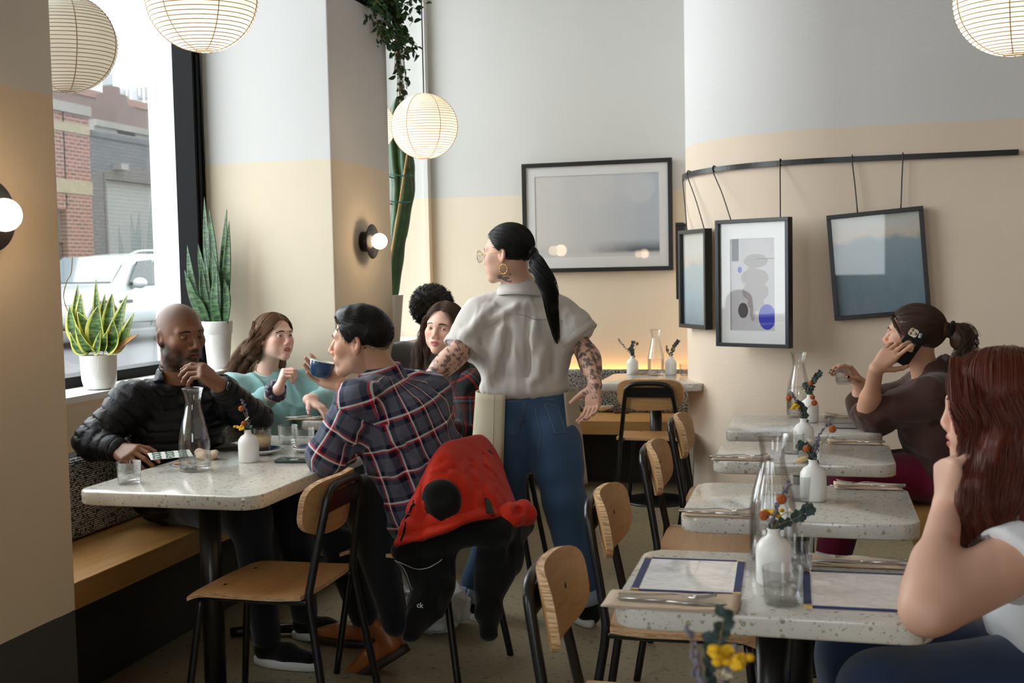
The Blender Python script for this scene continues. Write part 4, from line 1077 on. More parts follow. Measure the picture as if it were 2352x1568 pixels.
    for c in ([J(1158, 918), J(1205, 917), J(1196, 1000), J(1153, 1004)], [J(1254, 917), J(1312, 906), J(1318, 990), J(1276, 997)]):
        q = put('back_pocket', patch(je, [c[0], c[1], c[2], c[3]], (12, 12), .0025, .0022), m_denim, t)
        ins = lambda k: [c[i]*(1-k)+sum(c)/4*k for i in range(4)]; d = ins(.06)
        put('pocket_stitching', joinq(seam(je, [d[0], d[1]], 14, .0009, .0042), seam(je, [d[1], d[2]], 14, .0009, .0042), seam(je, [d[2], d[3]], 14, .0009, .0042), seam(je, [d[3], d[0]], 14, .0009, .0042)), m_stitch, t)
    put('seam_stitching', joinq(seam(je, [J(1228, 885), J(1229, 940), J(1238, 1000), J(1226, 1050)], 30), seam(je, [J(1160, 889), J(1195, 902), J(1228, 906), J(1262, 901), J(1308, 886)], 30)), m_stitch, t)
    put('belt_loop', patch(je, [J(1223, 886), J(1231, 886), J(1231, 910), J(1223, 910)], (6, 4), .004, .003), m_denim, t)
    for a_, k_ in ((AL, KL), (AR, KR)):
        d = unit(a_-k_); put('turn_up', sheet(ring(a_+A(0, 0, .0), d, [(.056, -.02), (.064, -.018), (.066, .03), (.062, .034), (.054, .03)], n=36), .003), m_denim_light, t)
        sk = Sdf().limb([a_-d*.02, a_+d*.09], [.042, .040]); put('sock', sk.mesh(.008), m_blackcloth, t)
    # apron wrapped round the front, open at the back
    G = []
    for k in np.linspace(0, 1, 16):
        row = []
        for th in np.linspace(math.radians(-246), math.radians(44), 60):
            fl = 1+.16*k; rx, ry = .200*fl, .166*fl
            row.append(pr+A(0, 0, .055-.37*k)+Rt @ A(rx*math.cos(th)+.006*math.sin(9*th)*k, -ry*math.sin(th)+.006*math.cos(7*th)*k, 0))
        G.append(row)
    put('apron', sheet(np.array(G), .003), m_canvas, t)
    e0 = np.array(G)[:, 3]; put('apron_hem', tubes(e0, .003, 6), m_canvas, t)
    pk = np.array(G)[3:11, 9:10]; put('apron_pocket', tubes(np.array([G[3][9], G[5][9], G[10][10], G[11][13]]), .0022, 6), mat('canvas_seam', (160, 148, 124), .9), t)
    for a_, d in ((AL, (-.35, .9)), (AR, (-.5, .85))):
        s_ = thing_part('sneaker', t); sneaker(s_, a_, d, 0.0, .26)
    return t
def thing_part(name, par):
    o = bpy.data.objects.new(name, None); COL.objects.link(o); o.parent = par; o.empty_display_size = .03; return o
make_waitress()
# ---------------------------------------------------------------- the seated guests
def torso(sd, SL, SR, nk, pv, cw=.165, cd=.115, ww=.145, wd=.112, hw=.17, hd=.13, sr=.055, k=.05, nr=.05, fwd=0.0):
    mid = (SL+SR)/2; Z = unit(mid-pv); X = unit(SR-SL); Y = np.cross(Z, X); X = np.cross(Y, Z); Rt = np.stack([X, Y, Z], 1); H = np.linalg.norm(mid-pv)
    sd.cone(SL, nk-X*.02-Z*.045, sr, nr, .04).cone(SR, nk+X*.02-Z*.045, sr, nr, .04)
    sd.ell(mid-Z*.11, A(cw, cd, .17), Rt, k).ell(pv+(mid-pv)*.42+Y*fwd, A(ww, wd, .17), Rt, k).ell(pv+Z*.02, A(hw, hd, .13), Rt, k)
    return Rt
def inner(sd, SL, SR, nk, pv, knees, ankles, arm=1.0):
    """The body under the clothes, so that the figure is one skin from head to foot."""
    mid = (SL+SR)/2; Z = unit(mid-pv)
    sd.limb([nk-Z*.02, mid-Z*.08, pv+Z*.10, pv], [.045, .075, .085, .10], .04).cone(SL-Z*.015, SR-Z*.015, .040*arm, .040*arm, .04)
    for K, Ak in zip(knees, ankles): sd.limb([pv+(K-pv)*.12, K, Ak], [.075, .050, .036], .04)
def arms(sd, S_, E_, W_, r=(.046, .038, .026), s=1.0):
    sd.limb([S_, E_, W_], [x*s for x in r], .025); sd.cone(E_+(W_-E_)*.18, E_+(W_-E_)*.42, r[1]*1.09*s, r[1]*.98*s, .03)
def trousers(par, pv, hips, knees, ankles, m, r=(.098, .075, .052), name='trousers', seat=(.17, .13, .11), Rt=None, h=.009):
    sd = Sdf().ell(pv+A(0, 0, -.0), A(*seat), Rt, .05)
    for H_, K, Ak in zip(hips, knees, ankles): sd.limb([H_, K, Ak], list(r), .04)
    V, F = sd.mesh(h, lambda P: .004*wob(P, 26, 4)); put(name, (relax(V, F, 1), F), m, par); return sd
def puff(chains, pitch=.044, amp=.0065, axes=None):
    def f(P):
        i, u, a = axial(P, chains); w = np.abs(np.sin(math.pi*u/pitch+.1*np.sin(a*14))); return amp*1.3*np.exp(-(w/.30)**2)-.002+.0022*wob(P, 60, 3)-.004*(crease(P, 59, 77)-.4)
    return f
def eyes(L, R, s, skin, iris, par, open_=1.0, gaze=(0, 1, 0), lower=1.0, lash=(24, 18, 16)):
    for m in (-1, 1):
        q = eye_mesh(L, R, m, s, skin, iris, open_, gaze, lash, lower); put('eye', q[:2], m_eye, par, attrs={'col': q[2]})
m_brownhair = hair_mat('brown_hair', (40, 25, 18), (84, 56, 40), .42)
m_curlhair = hair_mat('brown_curls', (62, 40, 28), (134, 94, 62), .5)
m_redhair = hair_mat('auburn_hair', (64, 24, 14), (112, 48, 26), .36)
m_darkskin_nail = mat('nail_dark_skin', (150, 104, 86), .35)
m_puffer = cloth_mat('black_quilted_nylon', (17, 17, 20), .36, 500, 14, .2, .35, 0, .6)
m_darkdenim = cloth_mat('dark_trousers', (26, 27, 32), .9, 900, 7, .15)

def make_bald():
    sk = (120, 80, 58); s = 1.03
    O = at(414, 767, y=3.86); R = frame(face_dir(-27, -8), roll=.05); nk = at(405, 880, y=3.90)
    fd = face_dir(-29); rt = A(fd[1], -fd[0], 0)
    SR, SL = nk+rt*.185-A(0, 0, .055), nk-rt*.185-A(0, 0, .065)
    ER, WR = at(212, 1015, y=3.64), at(268, 1032, y=3.58); EL, WL = at(585, 962, y=3.98), at(508, 887, y=3.78)
    pv = A(-2.41, 3.97, .56)
    KR, KL = A(-1.98, 3.72, .53), A(-1.96, 4.02, .53); AR, AL = A(-1.93, 3.72, .10), A(-1.92, 4.02, .10)
    t = person('bald bearded man in a black quilted jacket on the window bench, hand at his chin', (pv[0], pv[1], .45))
    sd = Sdf(); L = add_head(sd, O, R, nk, s, .060, open_=.0015, jaw=1.08, nose=1.15)
    inner(sd, SL, SR, nk, pv, (KR, KL), (AR, AL), 1.1); arms(sd, SR, ER, WR, (.046, .036, .030)); arms(sd, SL, EL, WL, (.046, .036, .030))
    fdir = unit(at(362, 1052, y=3.47)-WR)
    tR = hand(sd, WR, fdir+A(0, 0, -.05), A(.25, .55, -.8), 1, [(.5, .4, .2), (.55, .45, .2), (.65, .5, .2), (.75, .5, .2)], (.5, .2, .3), 1.06, tag=5)
    kd = unit(at(448, 838, y=3.72)-WL)
    tL = hand(sd, WL, kd, A(-.35, .35, -.75), -1, [(.75, .55, .3), (.85, .65, .35), (.95, .7, .35), (1.0, .75, .35)], (.3, .2, .3), 1.05, spread=.03)
    V, F = body_mesh(sd, [around([O], .165), around([WR, WR+fdir*.17], .07), around([WL, WL+kd*.12, WL+kd*.1-A(0, 0, .08)], .07)])
    col = face_paint(V, O, R, s, sk, (112, 62, 54), ((26, 18, 15), .95), ((84, 62, 52), .65, .070), .05)
    put('body', (V, F), m_skin, t, attrs={'col': col})
    put('fingernails', joinq2(nails(tR, 1.05), nails(tL, 1.05)), m_darkskin_nail, t)
    eyes(L, R, s, (112, 74, 54), (36, 22, 16), t, .13, (.12, .9, -.3), .25, (26, 17, 13))
    put('eyebrows', eyebrows(sd, L, R, s, None, 90, .0008), m_blackhair, t)
    jk = Sdf(); Rt = torso(jk, SL, SR, nk, pv, .195, .145, .185, .145, .19, .15, .078, nr=.068)
    jk.limb([SR, ER, WR-(WR-ER)*.06], [.076, .063, .045], .03); jk.limb([SL, EL, WL-(WL-EL)*.10], [.076, .063, .046], .03)
    jk.cone(nk-A(0, 0, .03), nk+unit(O-nk)*.030, .084, .078, .02)
    jk.cone(nk-A(0, 0, .01)+fd*.012, nk+unit(O-nk)*.14+fd*.03, .066, .078, .006, 0)
    jk.cone(nk+fd*.10-A(0, 0, .0), nk+fd*.17-A(0, 0, .20), .050, .012, .02, 0)
    ch = [([pv-A(0, 0, .15), pv+(nk-pv)*.5, nk+A(0, 0, .1)], [.17, .17, .07]), ([SR, ER, WR], [.082, .064, .046]), ([SL, EL, WL], [.082, .064, .046])]
    V, F = jk.mesh(.006, puff(ch)); put('quilted_jacket', (V, F), m_puffer, t)
    for e, w_ in ((ER, WR), (EL, WL)):
        d = unit(w_-e); c = w_-(w_-e)*.06; put('sleeve_cuff', sheet(ring(c, d, [(.030, -.004), (.041, -.006), (.043, .014), (.033, .018)], n=32), .004), m_blackcloth, t)
    inn = Sdf(); torso(inn, SL, SR, nk, pv, .165, .125, .15, .125, .16, .13, .05, nr=.05); inn.cone(nk-A(0, 0, .05), nk-A(0, 0, .02), .07, .064, .02); V, F = inn.mesh(.009); put('black_tee', (V, F), m_blackcloth, t)
    d = unit(WL-EL); wc = WL-d*.005; put('watch_strap', sheet(ring(wc, d, [(.031, -.010), (.034, -.010), (.034, .010), (.031, .010)], n=32), .002), m_blackcloth, t)
    wn = unit(np.cross(d, kd)*0+A(.45, -.75, .45)); wn = unit(wn-d*np.dot(wn, d)); put('watch_face', cbox2(wc+wn*.035, (.030, .036, .009), np.stack([unit(np.cross(d, wn)), d, wn], 1)), mat('watch_glass', (10, 14, 26), .08, spec=.8), t)
    trousers(t, pv, (pv+(KR-pv)*.15-A(0, .02, 0), pv+(KL-pv)*.15), (KR, KL), (AR, AL), m_darkdenim, Rt=Rt)
    for a_, d_ in ((AR, (1, -.1)), (AL, (1, .05))): sneaker(thing_part('sneaker', t), a_, d_, 0.0, .28)
def cbox2(c, sz, Rm): return cbox(c, sz, Rm)
def joinq2(*p):
    V, F = join(*p); return V, F

def make_teal():
    sk = (226, 184, 166); s = .97
    O = at(630, 773, y=4.92); R = frame(face_dir(-24, 2), roll=-.02); nk = at(612, 862, y=4.96)
    fd = face_dir(-40); rt = A(fd[1], -fd[0], 0)
    SR, SL = nk+rt*.165-A(0, 0, .055), nk-rt*.165-A(0, 0, .06)
    ER, WR = at(566, 950, y=4.78), at(640, 893, y=4.58); EL, WL = at(722, 965, y=4.98), at(712, 925, y=4.80)
    EL = A(-2.20, 5.03, .83); WL = at(708, 918, y=4.80)
    pv = A(-2.42, 5.0, .56)
    KR, KL = A(-2.02, 4.92, .53), A(-2.02, 5.18, .53); AR, AL = A(-1.98, 4.92, .1), A(-1.98, 5.18, .1)
    t = person('woman in a teal sweatshirt with long wavy brown hair, talking at the second table', (pv[0], pv[1], .45))
    sd = Sdf(); L = add_head(sd, O, R, nk, s, .050, open_=.005, jaw=.95, nose=.95, fem=True)
    inner(sd, SL, SR, nk, pv, (KR, KL), (AR, AL), .95); arms(sd, SR, ER, WR, (.044, .037, .026)); arms(sd, SL, EL, WL, (.044, .037, .026))
    hd = unit(at(652, 852, y=4.57)-WR)
    tR = hand(sd, WR, hd, A(.75, .35, .1), 1, [(1.15, 1.2, .6), (1.2, 1.25, .6), (1.25, 1.25, .6), (1.3, 1.2, .6)], (.5, .4, .3), .90, .02)
    ld = unit(A(.85, -.15, -.42))
    tL = hand(sd, WL, ld, A(0, -.1, -1), -1, [(.30, .25, .2)]*4, (.25, .1, .1), .92, .14)
    V, F = body_mesh(sd, [around([O], .165), around([WR, WR+hd*.12], .065), around([WL, WL+ld*.17], .06)])
    put('body', (V, F), m_skin, t, attrs={'col': face_paint(V, O, R, s, sk, (186, 104, 100), blush=.09)})
    put('fingernails', joinq2(nails(tR, .88), nails(tL, .9)), m_nail, t)
    eyes(L, R, s, sk, (92, 86, 74), t, .85, (.15, 1, .05), .9, (60, 44, 36))
    put('eyebrows', eyebrows(sd, L, R, s, None, 60, .0006), m_brownhair, t)
    put('open_mouth', xf(ball((0, 0, 0), 1, 14, A(.0125, .004, .0055)*s), R, L(0, .0895, -.0665)), mat('mouth_inside', (92, 34, 34), .5), t)
    put('teeth', xf(ball((0, 0, 0), 1, 12, A(.0105, .0035, .0024)*s), R, L(0, .0915, -.0630)), mat('teeth', (236, 230, 218), .3), t)
    sw = Sdf(); Rt = torso(sw, SL, SR, nk, pv, .185, .145, .19, .155, .19, .15, .066, nr=.058)
    sw.limb([SR, ER, WR-(WR-ER)*.36], [.074, .064, .046], .035); sw.limb([SL, EL, WL-(WL-EL)*.30], [.074, .062, .044], .035)
    V, F = sw.mesh(.006, lambda P: .005*wob(P*A(1, 1, 1.4), 20, 21)+.002*wob(P, 52, 22)-.014*(crease(P, 29, 23, (1, 1, 1.3))-.4)); V = relax(V, F, 1)
    m_teal = cloth_mat('teal_sweatshirt', (134, 174, 174), .95, 700, 7, .05, .3, .3)
    put('sweatshirt', (V, F), m_teal, t)
    cax = unit(O-nk+fd*-.02); put('neckband', sheet(ring(nk-A(0, 0, .005)+fd*.006, cax, [(.072, -.012), (.066, .008), (.060, .016), (.055, .012)], n=44, sc=(1.02, .98)), .004), m_teal, t)
    put('tee_edge', sheet(ring(nk+fd*.006, cax, [(.060, .004), (.056, .020), (.053, .014)], n=40), .003), m_shirt_grey, t)
    # scrunchie on the raised wrist
    d = unit(WR-ER); th = np.linspace(0, 2*math.pi, 90); u1 = unit(np.cross(d, (0, 0, 1))); u2 = np.cross(d, u1)
    P = np.array([WR-d*.030+(u1*math.cos(a)+u2*math.sin(a))*(.031+.005*math.sin(9*a))+d*.010*math.sin(13*a) for a in th])
    put('scrunchie', tubes(P, .015+.005*np.sin(np.arange(90)*1.9), 10, False), mat('navy_satin', (30, 30, 58), .4, nscale=60, namt=.5, sheen=.4), t)
    put('ring', tubes(np.array([WL+ld*.105-np.cross(ld, (0, 0, 1))*0+A(0, 0, -.004)+unit(np.cross(ld, (0, 0, 1)))*(.0105*math.cos(a)+.010)+A(0, 0, 1)*.0105*math.sin(a) for a in np.linspace(0, 6.283, 24)]), .0011, 6), mat('silver', (220, 220, 222), .15, metal=1.0), t)
    # hair: centre-left part, wavy lengths falling behind the right shoulder
    hs = Sdf(); hs.ell(L(0, -.014, .032), A(.083, .100, .086)*s, R, .01); hs.cut(L(0, .052, .052), R @ A(0, .88, -.48), .012)
    g = [L(.060, -.03, .03), L(.088, -.05, -.05), at(566, 810, y=5.0), at(548, 838, y=4.99), at(535, 868, y=4.97)]
    hs.limb(g, [.030, .030, .024, .018, .01], .02); hs.limb([L(-.05, -.05, .02), L(-.074, -.05, -.06), L(-.08, -.06, -.14)], [.035, .034, .025], .02); hs.cone(L(0, -.07, 0), L(0, -.08, -.10), .055, .045, .02)
    ok = lambda x, y, z: (.88*(y-.055)-.48*(z-.052) < 0) & (z > .0)
    tg = lambda p: A(.10*np.sign(p[0]+.01), -.045, -.075)
    P1 = slick(O, R, s, 1400, ok, tg, (.086, .103, .089), r=.0008, seed=14, lift=.02)
    parts = [hs.mesh(.0045, lambda P: .0035*wob(P*A(1, 1, .12), 260, 91)), tq(P1)]
    RN = np.random.default_rng(5)
    for k in range(46):
        o = RN.normal(size=3)*.016; st = L(.058+RN.normal()*.015, -.02+RN.normal()*.03, .05+RN.normal()*.02)
        parts.append(tq(lock([st, L(.092, -.045, -.045)+o*1.3, at(572, 806, y=4.96)+o*1.4, at(548, 838, y=4.95)+o*1.6, at(526+RN.normal()*8, 872+RN.normal()*8, y=4.93)+o], 34, [.008, .012, .013, .013, .006], 26, .0007, .3, .0055, .055, seed=100+k)))
    for k in range(10):
        o = RN.normal(size=3)*.012
        parts.append(tq(lock([L(-.045, -.03, .07), L(-.083, -.045, -.03)+o, L(-.085, -.06, -.10)+o, L(-.09, -.07, -.17)+o], 24, [.007, .011, .011, .005], 20, .0007, .3, .005, .055, seed=200+k)))
    put('hair', joinq(*parts), m_curlhair, t)
    trousers(t, pv, (pv+(KR-pv)*.15, pv+(KL-pv)*.15), (KR, KL), (AR, AL), m_darkdenim, Rt=Rt)
    for a_, d_ in ((AR, (1, -.1)), (AL, (1, .05))): sneaker(thing_part('sneaker', t), a_, d_, 0.0, .25)

def plaid_mat(name, ground, bands, period, warpx=1.0):
    """Woven checks on the garment's own uv (metres): bands = [(start, end, colour, weight)] within one period."""
    t = NT(name); uv = t.add('ShaderNodeUVMap', uv_map='uv').outputs[0]; sp = t.add('ShaderNodeSeparateXYZ', {0: uv})
    cols = []
    for ax in (0, 1):
        f = t.math('FRACT', t.math('DIVIDE', sp.outputs[ax], period)); c = None; st = [(0.0, lin(ground))]
        for a, b, col in bands: st += [(a, lin(col)), (b, lin(ground))]
        cols.append(t.ramp(f, st, 'CONSTANT'))
    tw = t.math('FRACT', t.math('MULTIPLY', t.math('ADD', sp.outputs[0], sp.outputs[1]), 420.0))
    c = t.mix(t.math('ADD', t.math('MULTIPLY', t.math('GREATER_THAN', tw, .5), .24), .38), cols[0], cols[1])
    t.set(col=c, rough=.9, spec=.15, sheen=.2); t.bump(t.math('ADD', t.math('MULTIPLY', t.noise(8, detail=5), 2.5), t.noise(900, detail=1)), .22, .004); return t.m
def plaid_uv(V, F, chains, org, Rt, shear=0.0):
    C = V[F].mean(1); i, u, a = axial(C, chains); i[u < .045] = 0; iv = [axial(V, [c]) for c in chains]; UV = np.zeros((len(F), 4, 2)); q = (V-org) @ Rt
    for k in range(len(chains)):
        m = i == k
        if k == 0: UV[m] = np.stack([.185*np.arctan2(q[:, 0], -q[:, 1])+shear*q[:, 2], q[:, 2]], 1)[F[m]]
        else:
            b = np.stack([iv[k][2], iv[k][1]], 1)[F[m]]; UV[m] = b
            rng = UV[m][..., 0].max(1)-UV[m][..., 0].min(1); bad = np.where(m)[0][rng > .12]; UV[bad, :, 0] = UV[bad, :1, 0]
    return UV.reshape(-1, 2)
m_plaid = plaid_mat('blue_red_plaid_flannel', (92, 96, 114), [(.04, .24, (18, 22, 50)), (.24, .32, (196, 14, 34)), (.32, .39, (255, 255, 255)), (.39, .55, (22, 28, 58))], .090)
def make_plaid():
    sk = (208, 162, 136); s = 1.03
    O = at(828, 783, y=3.75); R = frame(face_dir(184, -3)); nk = at(878, 862, y=3.77)
    SL, SR = at(826, 918, y=3.60), at(985, 905, y=3.90)
    EL, WL = at(752, 1050, y=3.56), at(846, 1006, y=3.68); ER = at(812, 1000, y=4.04); F_ = unit(A(-.85, .12, .35)); N_ = A(-.15, -.75, .65); N_ = unit(N_-F_*np.dot(F_, N_)); WR = at(738, 846, y=3.94)-F_*.082-N_*.056-A(0, 0, .004)
    EL = at(752, 1046, y=3.58)
    pv = A(-1.33, 3.83, .56); KL, KR = at(838, 1150, y=3.66), A(-1.80, 3.98, .53); AL, AR = at(908, 1428, y=3.73), A(-1.66, 3.98, .10)
    t = person('dark haired man in a blue and red plaid shirt, drinking from a blue cup', (pv[0], pv[1], .45))
    sd = Sdf(); L = add_head(sd, O, R, nk, s, .060, jaw=1.05, nose=1.12)
    inner(sd, SL, SR, nk, pv, (KR, KL), (AR, AL), 1.05); arms(sd, SR, ER, WR, (.050, .040, .029)); arms(sd, SL, EL, WL, (.050, .040, .029))
    tR = hand(sd, WR, F_, N_, 1, [(.35, .55, .4), (.35, .6, .4), (.4, .6, .4), (.45, .6, .4)], (.35, -.15, -.1), 1.03, .05)
    tL = hand(sd, WL, WL-EL, A(0, 0, -1), -1, (.3, .3, .2), s=1.03)
    V, F = body_mesh(sd, [around([O], .165), around([ER, WR, WR+F_*.14], .065), around([WL, EL], .06)])
    put('body', (V, F), m_skin, t, attrs={'col': face_paint(V, O, R, s, sk, (172, 104, 92), ((120, 92, 78), .35), None, .07)})
    put('fingernails', nails(tR), m_nail, t); eyes(L, R, s, sk, (60, 42, 30), t, .8)
    put('eyebrows', eyebrows(sd, L, R, s, None, 70, .0008), m_blackhair, t)
    hs = Sdf(); hs.ell(L(0, -.016, .034), A(.0835, .101, .087)*s, R, .01); hs.ell(L(0, .020, .098), A(.055, .055, .022)*s, R, .03)
    hs.cut(L(0, .062, .060), R @ A(0, .86, -.50), .010).cut(L(0, 0, -.058), R @ A(0, -.25, -1), .015)
    ok = lambda x, y, z: (.86*(y-.066)-.50*(z-.060) < 0) & (z > -.055+.3*(y+.10)) & ~((np.abs(x) > .05) & (y > -.005) & (z < .0))
    P1 = slick(O, R, s, 3200, ok, lambda p: A(p[0]*.9, .10, .10) if p[2] > .06 else A(p[0], p[1]-.03, -.09), (.085, .103, .090), 6, .0008, 24, .0)
    Pp, rr = P1; k = np.where((Pp[:, 0]-O) @ R[:, 2] > .06*s, .24, .10)[:, None, None]; idx = np.linspace(0, 1, 6)
    Pc = Pp[:, :1]+(Pp-Pp[:, :1])*k+unit3(Pp-O)*(idx[None, :, None]*(RNG.uniform(.000, .008, (len(Pp), 1, 1))+.012*(k > .2)*RNG.uniform(0, 1, (len(Pp), 1, 1))**2))
    put('hair', joinq(hs.mesh(.004, lambda P: .003*wob(P, 70, 3)), tubes(Pc, rr*np.linspace(1, .4, 6), 4, False)), m_blackhair, t)
    sh = Sdf(); Rt = torso(sh, SL, SR, nk, pv, .185, .135, .185, .135, .195, .15, .068, nr=.062)
    aL, aR = [SL, EL, EL+(WL-EL)*.30], [SR, ER, ER+(WR-ER)*.30]
    sh.limb(aL, [.076, .064, .054], .035); sh.limb(aR, [.074, .060, .052], .035)
    mid = (SL+SR)/2; Zt = Rt[:, 2]; Yt = Rt[:, 1]
    sh.ell(pv+Zt*.08-Yt*.06, A(.20, .13, .14), Rt, .05); sh.cone(pv-Yt*.12-Zt*.03+Rt[:, 0]*.12, pv-Yt*.12-Zt*.03-Rt[:, 0]*.12, .05, .05, .05)
    for p0, p1, op in (((905, 930), (950, 1050), 0), ((860, 935), (905, 1010), 1), ((870, 1000), (830, 960), 0), ((880, 1040), (900, 1120), 1), ((770, 1000), (800, 1030), 0), ((775, 985), (810, 1010), 1), ((960, 1000), (985, 1080), 1)):
        a, b = sh.project(np.array([at(*p0, y=3.50), at(*p1, y=3.55)]), .003); sh.cone(a, b, .010, .013, .03, op)
    V, F = sh.mesh(.006, lambda P: .0035*wob(P, 19, 31)+.002*wob(P, 48, 32)-.010*(crease(P, 32, 33, (1, 1, .8))-.4)); V = relax(V, F, 1)
    uv = plaid_uv(V, F, [([pv-Zt*.1, pv+(nk-pv)*.5, nk], [.18, .18, .10]), (aL, [.076, .064, .054]), (aR, [.074, .06, .052])], pv, Rt, .12)
    put('plaid_shirt', (V, F), m_plaid, t, uv=uv)
    for S_, E_ in ((SL, EL), (SR, ER)): put('shoulder_seam', seam(sh, ring(S_+unit(E_-S_)*.045, E_-S_, [(.085, 0)], n=50)[0], 60, .0010, .0002), mat('navy_thread', (40, 44, 66), .9), t)
    cax = unit(O-nk+A(.05, 0, .08)); G = ring(nk-A(0, 0, .012), cax, [(.092, -.012), (.082, .010), (.074, .034), (.070, .046), (.065, .040), (.064, .02)], n=44, sc=(1.02, .96))
    V, F = sheet(G, .004); put('collar', (V, F), m_plaid, t, uv=np.stack([(V[F]-nk) @ Rt[:, 0]+.02, (V[F]-nk) @ Zt], -1).reshape(-1, 2))
    for e, w_, r in ((EL, WL, .055), (ER, WR, .053)):
        d = unit(w_-e); V, F = sheet(ring(e+(w_-e)*.28, d, [(r-.012, 0), (r, -.005), (r+.003, .02), (r+.001, .036), (r-.008, .038), (r-.016, .02)], n=36), .004)
        put('rolled_cuff', (V, F), m_plaid, t, uv=np.stack([(V[F]-e) @ d, (V[F]-e) @ Zt], -1).reshape(-1, 2))
    trousers(t, pv, (pv+(KR-pv)*.12, pv+(KL-pv)*.12), (KR, KL), (AR+A(0, 0, .02), AL+A(0, 0, .0)), m_darkdenim, (.100, .080, .052), seat=(.19, .16, .12))
    m_tan = mat('tan_leather', (158, 92, 50), .38, nscale=12, namt=.18, bscale=90, bstr=.1)
    for a_, d_, p_, z0 in ((AL, (-1, -.02), -.55, .085), (AR, (-1, .1), 0, 0.0)):
        sneaker(thing_part('loafer', t), a_, d_, z0, .29, m_tan, mat('dark_leather_sole', (46, 28, 20), .6), pitch=p_)

m_dplaid = plaid_mat('dark_plaid_flannel', (20, 22, 26), [(.05, .25, (8, 10, 16)), (.40, .48, (150, 40, 30)), (.52, .60, (60, 84, 96)), (.70, .90, (70, 30, 28))], .12)
def make_brunette():
    sk = (226, 182, 162); s = .98
    O = at(1020, 752, y=4.88); R = frame(face_dir(-96, -2), roll=-.10); nk = at(1034, 852, y=4.95)
    fd = face_dir(-128); rt = A(fd[1], -fd[0], 0)
    SR, SL = nk+rt*.165-A(0, 0, .06), nk-rt*.165-A(0, 0, .055)
    ER, WR = at(968, 985, y=5.0), at(930, 985, y=4.85); EL, WL = at(1084, 1000, y=4.82), at(1020, 985, y=4.70)
    pv = A(-1.44, 5.04, .56); KR, KL = A(-1.86, 5.14, .53), A(-1.84, 4.90, .53); AR, AL = A(-1.80, 5.14, .10), A(-1.78, 4.90, .10)
    t = person('woman with long brown hair and a dark plaid shirt, looking up past the waitress', (pv[0], pv[1], .45))
    sd = Sdf(); L = add_head(sd, O, R, nk, s, .048, jaw=.95, nose=.95, fem=True)
    inner(sd, SL, SR, nk, pv, (KR, KL), (AR, AL), .95); arms(sd, SR, ER, WR, (.044, .036, .025)); arms(sd, SL, EL, WL, (.044, .036, .025))
    hand(sd, WR, WR-ER, A(0, 0, -1), 1, (.3, .3, .2), s=.9); hand(sd, WL, WL-EL, A(0, 0, -1), -1, (.35, .3, .2), s=.9)
    V, F = body_mesh(sd, [around([O], .165), around([WR, WL], .10)])
    put('body', (V, F), m_skin, t, attrs={'col': face_paint(V, O, R, s, sk, (190, 110, 106), blush=.07)})
    eyes(L, R, s, sk, (88, 96, 98), t, .75, (-.45, 1, -.15), .8, (52, 38, 32)); put('eyebrows', eyebrows(sd, L, R, s, None, 60, .0006), m_brownhair, t)
    sh = Sdf(); Rt = torso(sh, SL, SR, nk, pv, .18, .135, .175, .14, .19, .15, .066, nr=.055)
    aR, aL = [SR, ER, WR-(WR-ER)*.1], [SL, EL, WL-(WL-EL)*.1]
    sh.limb(aR, [.070, .056, .042], .03); sh.limb(aL, [.074, .060, .044], .03); sh.cone(nk+fd*.09+A(0, 0, .03), nk+fd*.18-A(0, 0, .16), .045, .01, .02, 0)
    V, F = sh.mesh(.007, lambda P: .004*wob(P, 20, 41)-.010*(crease(P, 34, 43)-.4)); V = relax(V, F, 1)
    put('plaid_shirt', (V, F), m_dplaid, t, uv=plaid_uv(V, F, [([pv, pv+(nk-pv)*.5, nk], [.17, .17, .09]), (aR, [.07, .056, .042]), (aL, [.074, .06, .044])], pv, Rt))
    tee = Sdf(); torso(tee, SL, SR, nk, pv, .160, .122, .15, .125, .16, .13, .05, nr=.05); put('white_tee', tee.mesh(.009), m_shirt_grey, t)
    V, F = sheet(ring(nk-A(0, 0, .02), unit(O-nk), [(.090, -.012), (.084, .012), (.074, .034), (.068, .030)], n=40, arc=(.2, 5.2)), .004); put('collar', (V, F), m_dplaid, t, uv=(V[F][:, :, :2]).reshape(-1, 2))
    hs = Sdf(); hs.ell(L(0, -.016, .032), A(.081, .100, .087)*s, R, .01); hs.cut(L(0, .046, .056), R @ A(0, .84, -.54), .012)
    hs.limb([L(-.05, -.04, .03), L(-.076, -.03, -.06), L(-.082, .01, -.14)], [.03, .030, .022], .02); hs.limb([L(.05, -.04, .03), L(.076, -.03, -.06), L(.085, .01, -.14)], [.03, .030, .022], .02); hs.cone(L(0, -.07, 0), L(0, -.08, -.14), .055, .045, .02)
    ok = lambda x, y, z: (.84*(y-.05)-.54*(z-.056) < 0) & (z > .0)
    P1 = slick(O, R, s, 1500, ok, lambda p: A(.098*np.sign(p[0]+.004), -.01, -.06), (.084, .103, .0895), r=.0008, seed=44, lift=.015)
    parts = [hs.mesh(.0045, lambda P: .0035*wob(P*A(1, 1, .12), 260, 91)), tq(P1)]; RN = np.random.default_rng(8)
    for k in range(40):
        m = 1 if k % 2 else -1; o = RN.normal(size=3)*.014
        parts.append(tq(lock([L(m*.03, .03-RN.uniform(0, .06), .095), L(m*.078, .02+RN.normal()*.02, .03), L(m*.088, .02, -.07)+o, L(m*.098, .035, -.15)+o*1.3, L(m*.085, .055, -.24)+o*1.6], 30, [.005, .010, .012, .012, .005], 26, .0007, .3, .005, .11, seed=300+k)))
    put('hair', joinq(*parts), hair_mat('brunette_hair', (38, 24, 18), (92, 62, 46), .4), t)
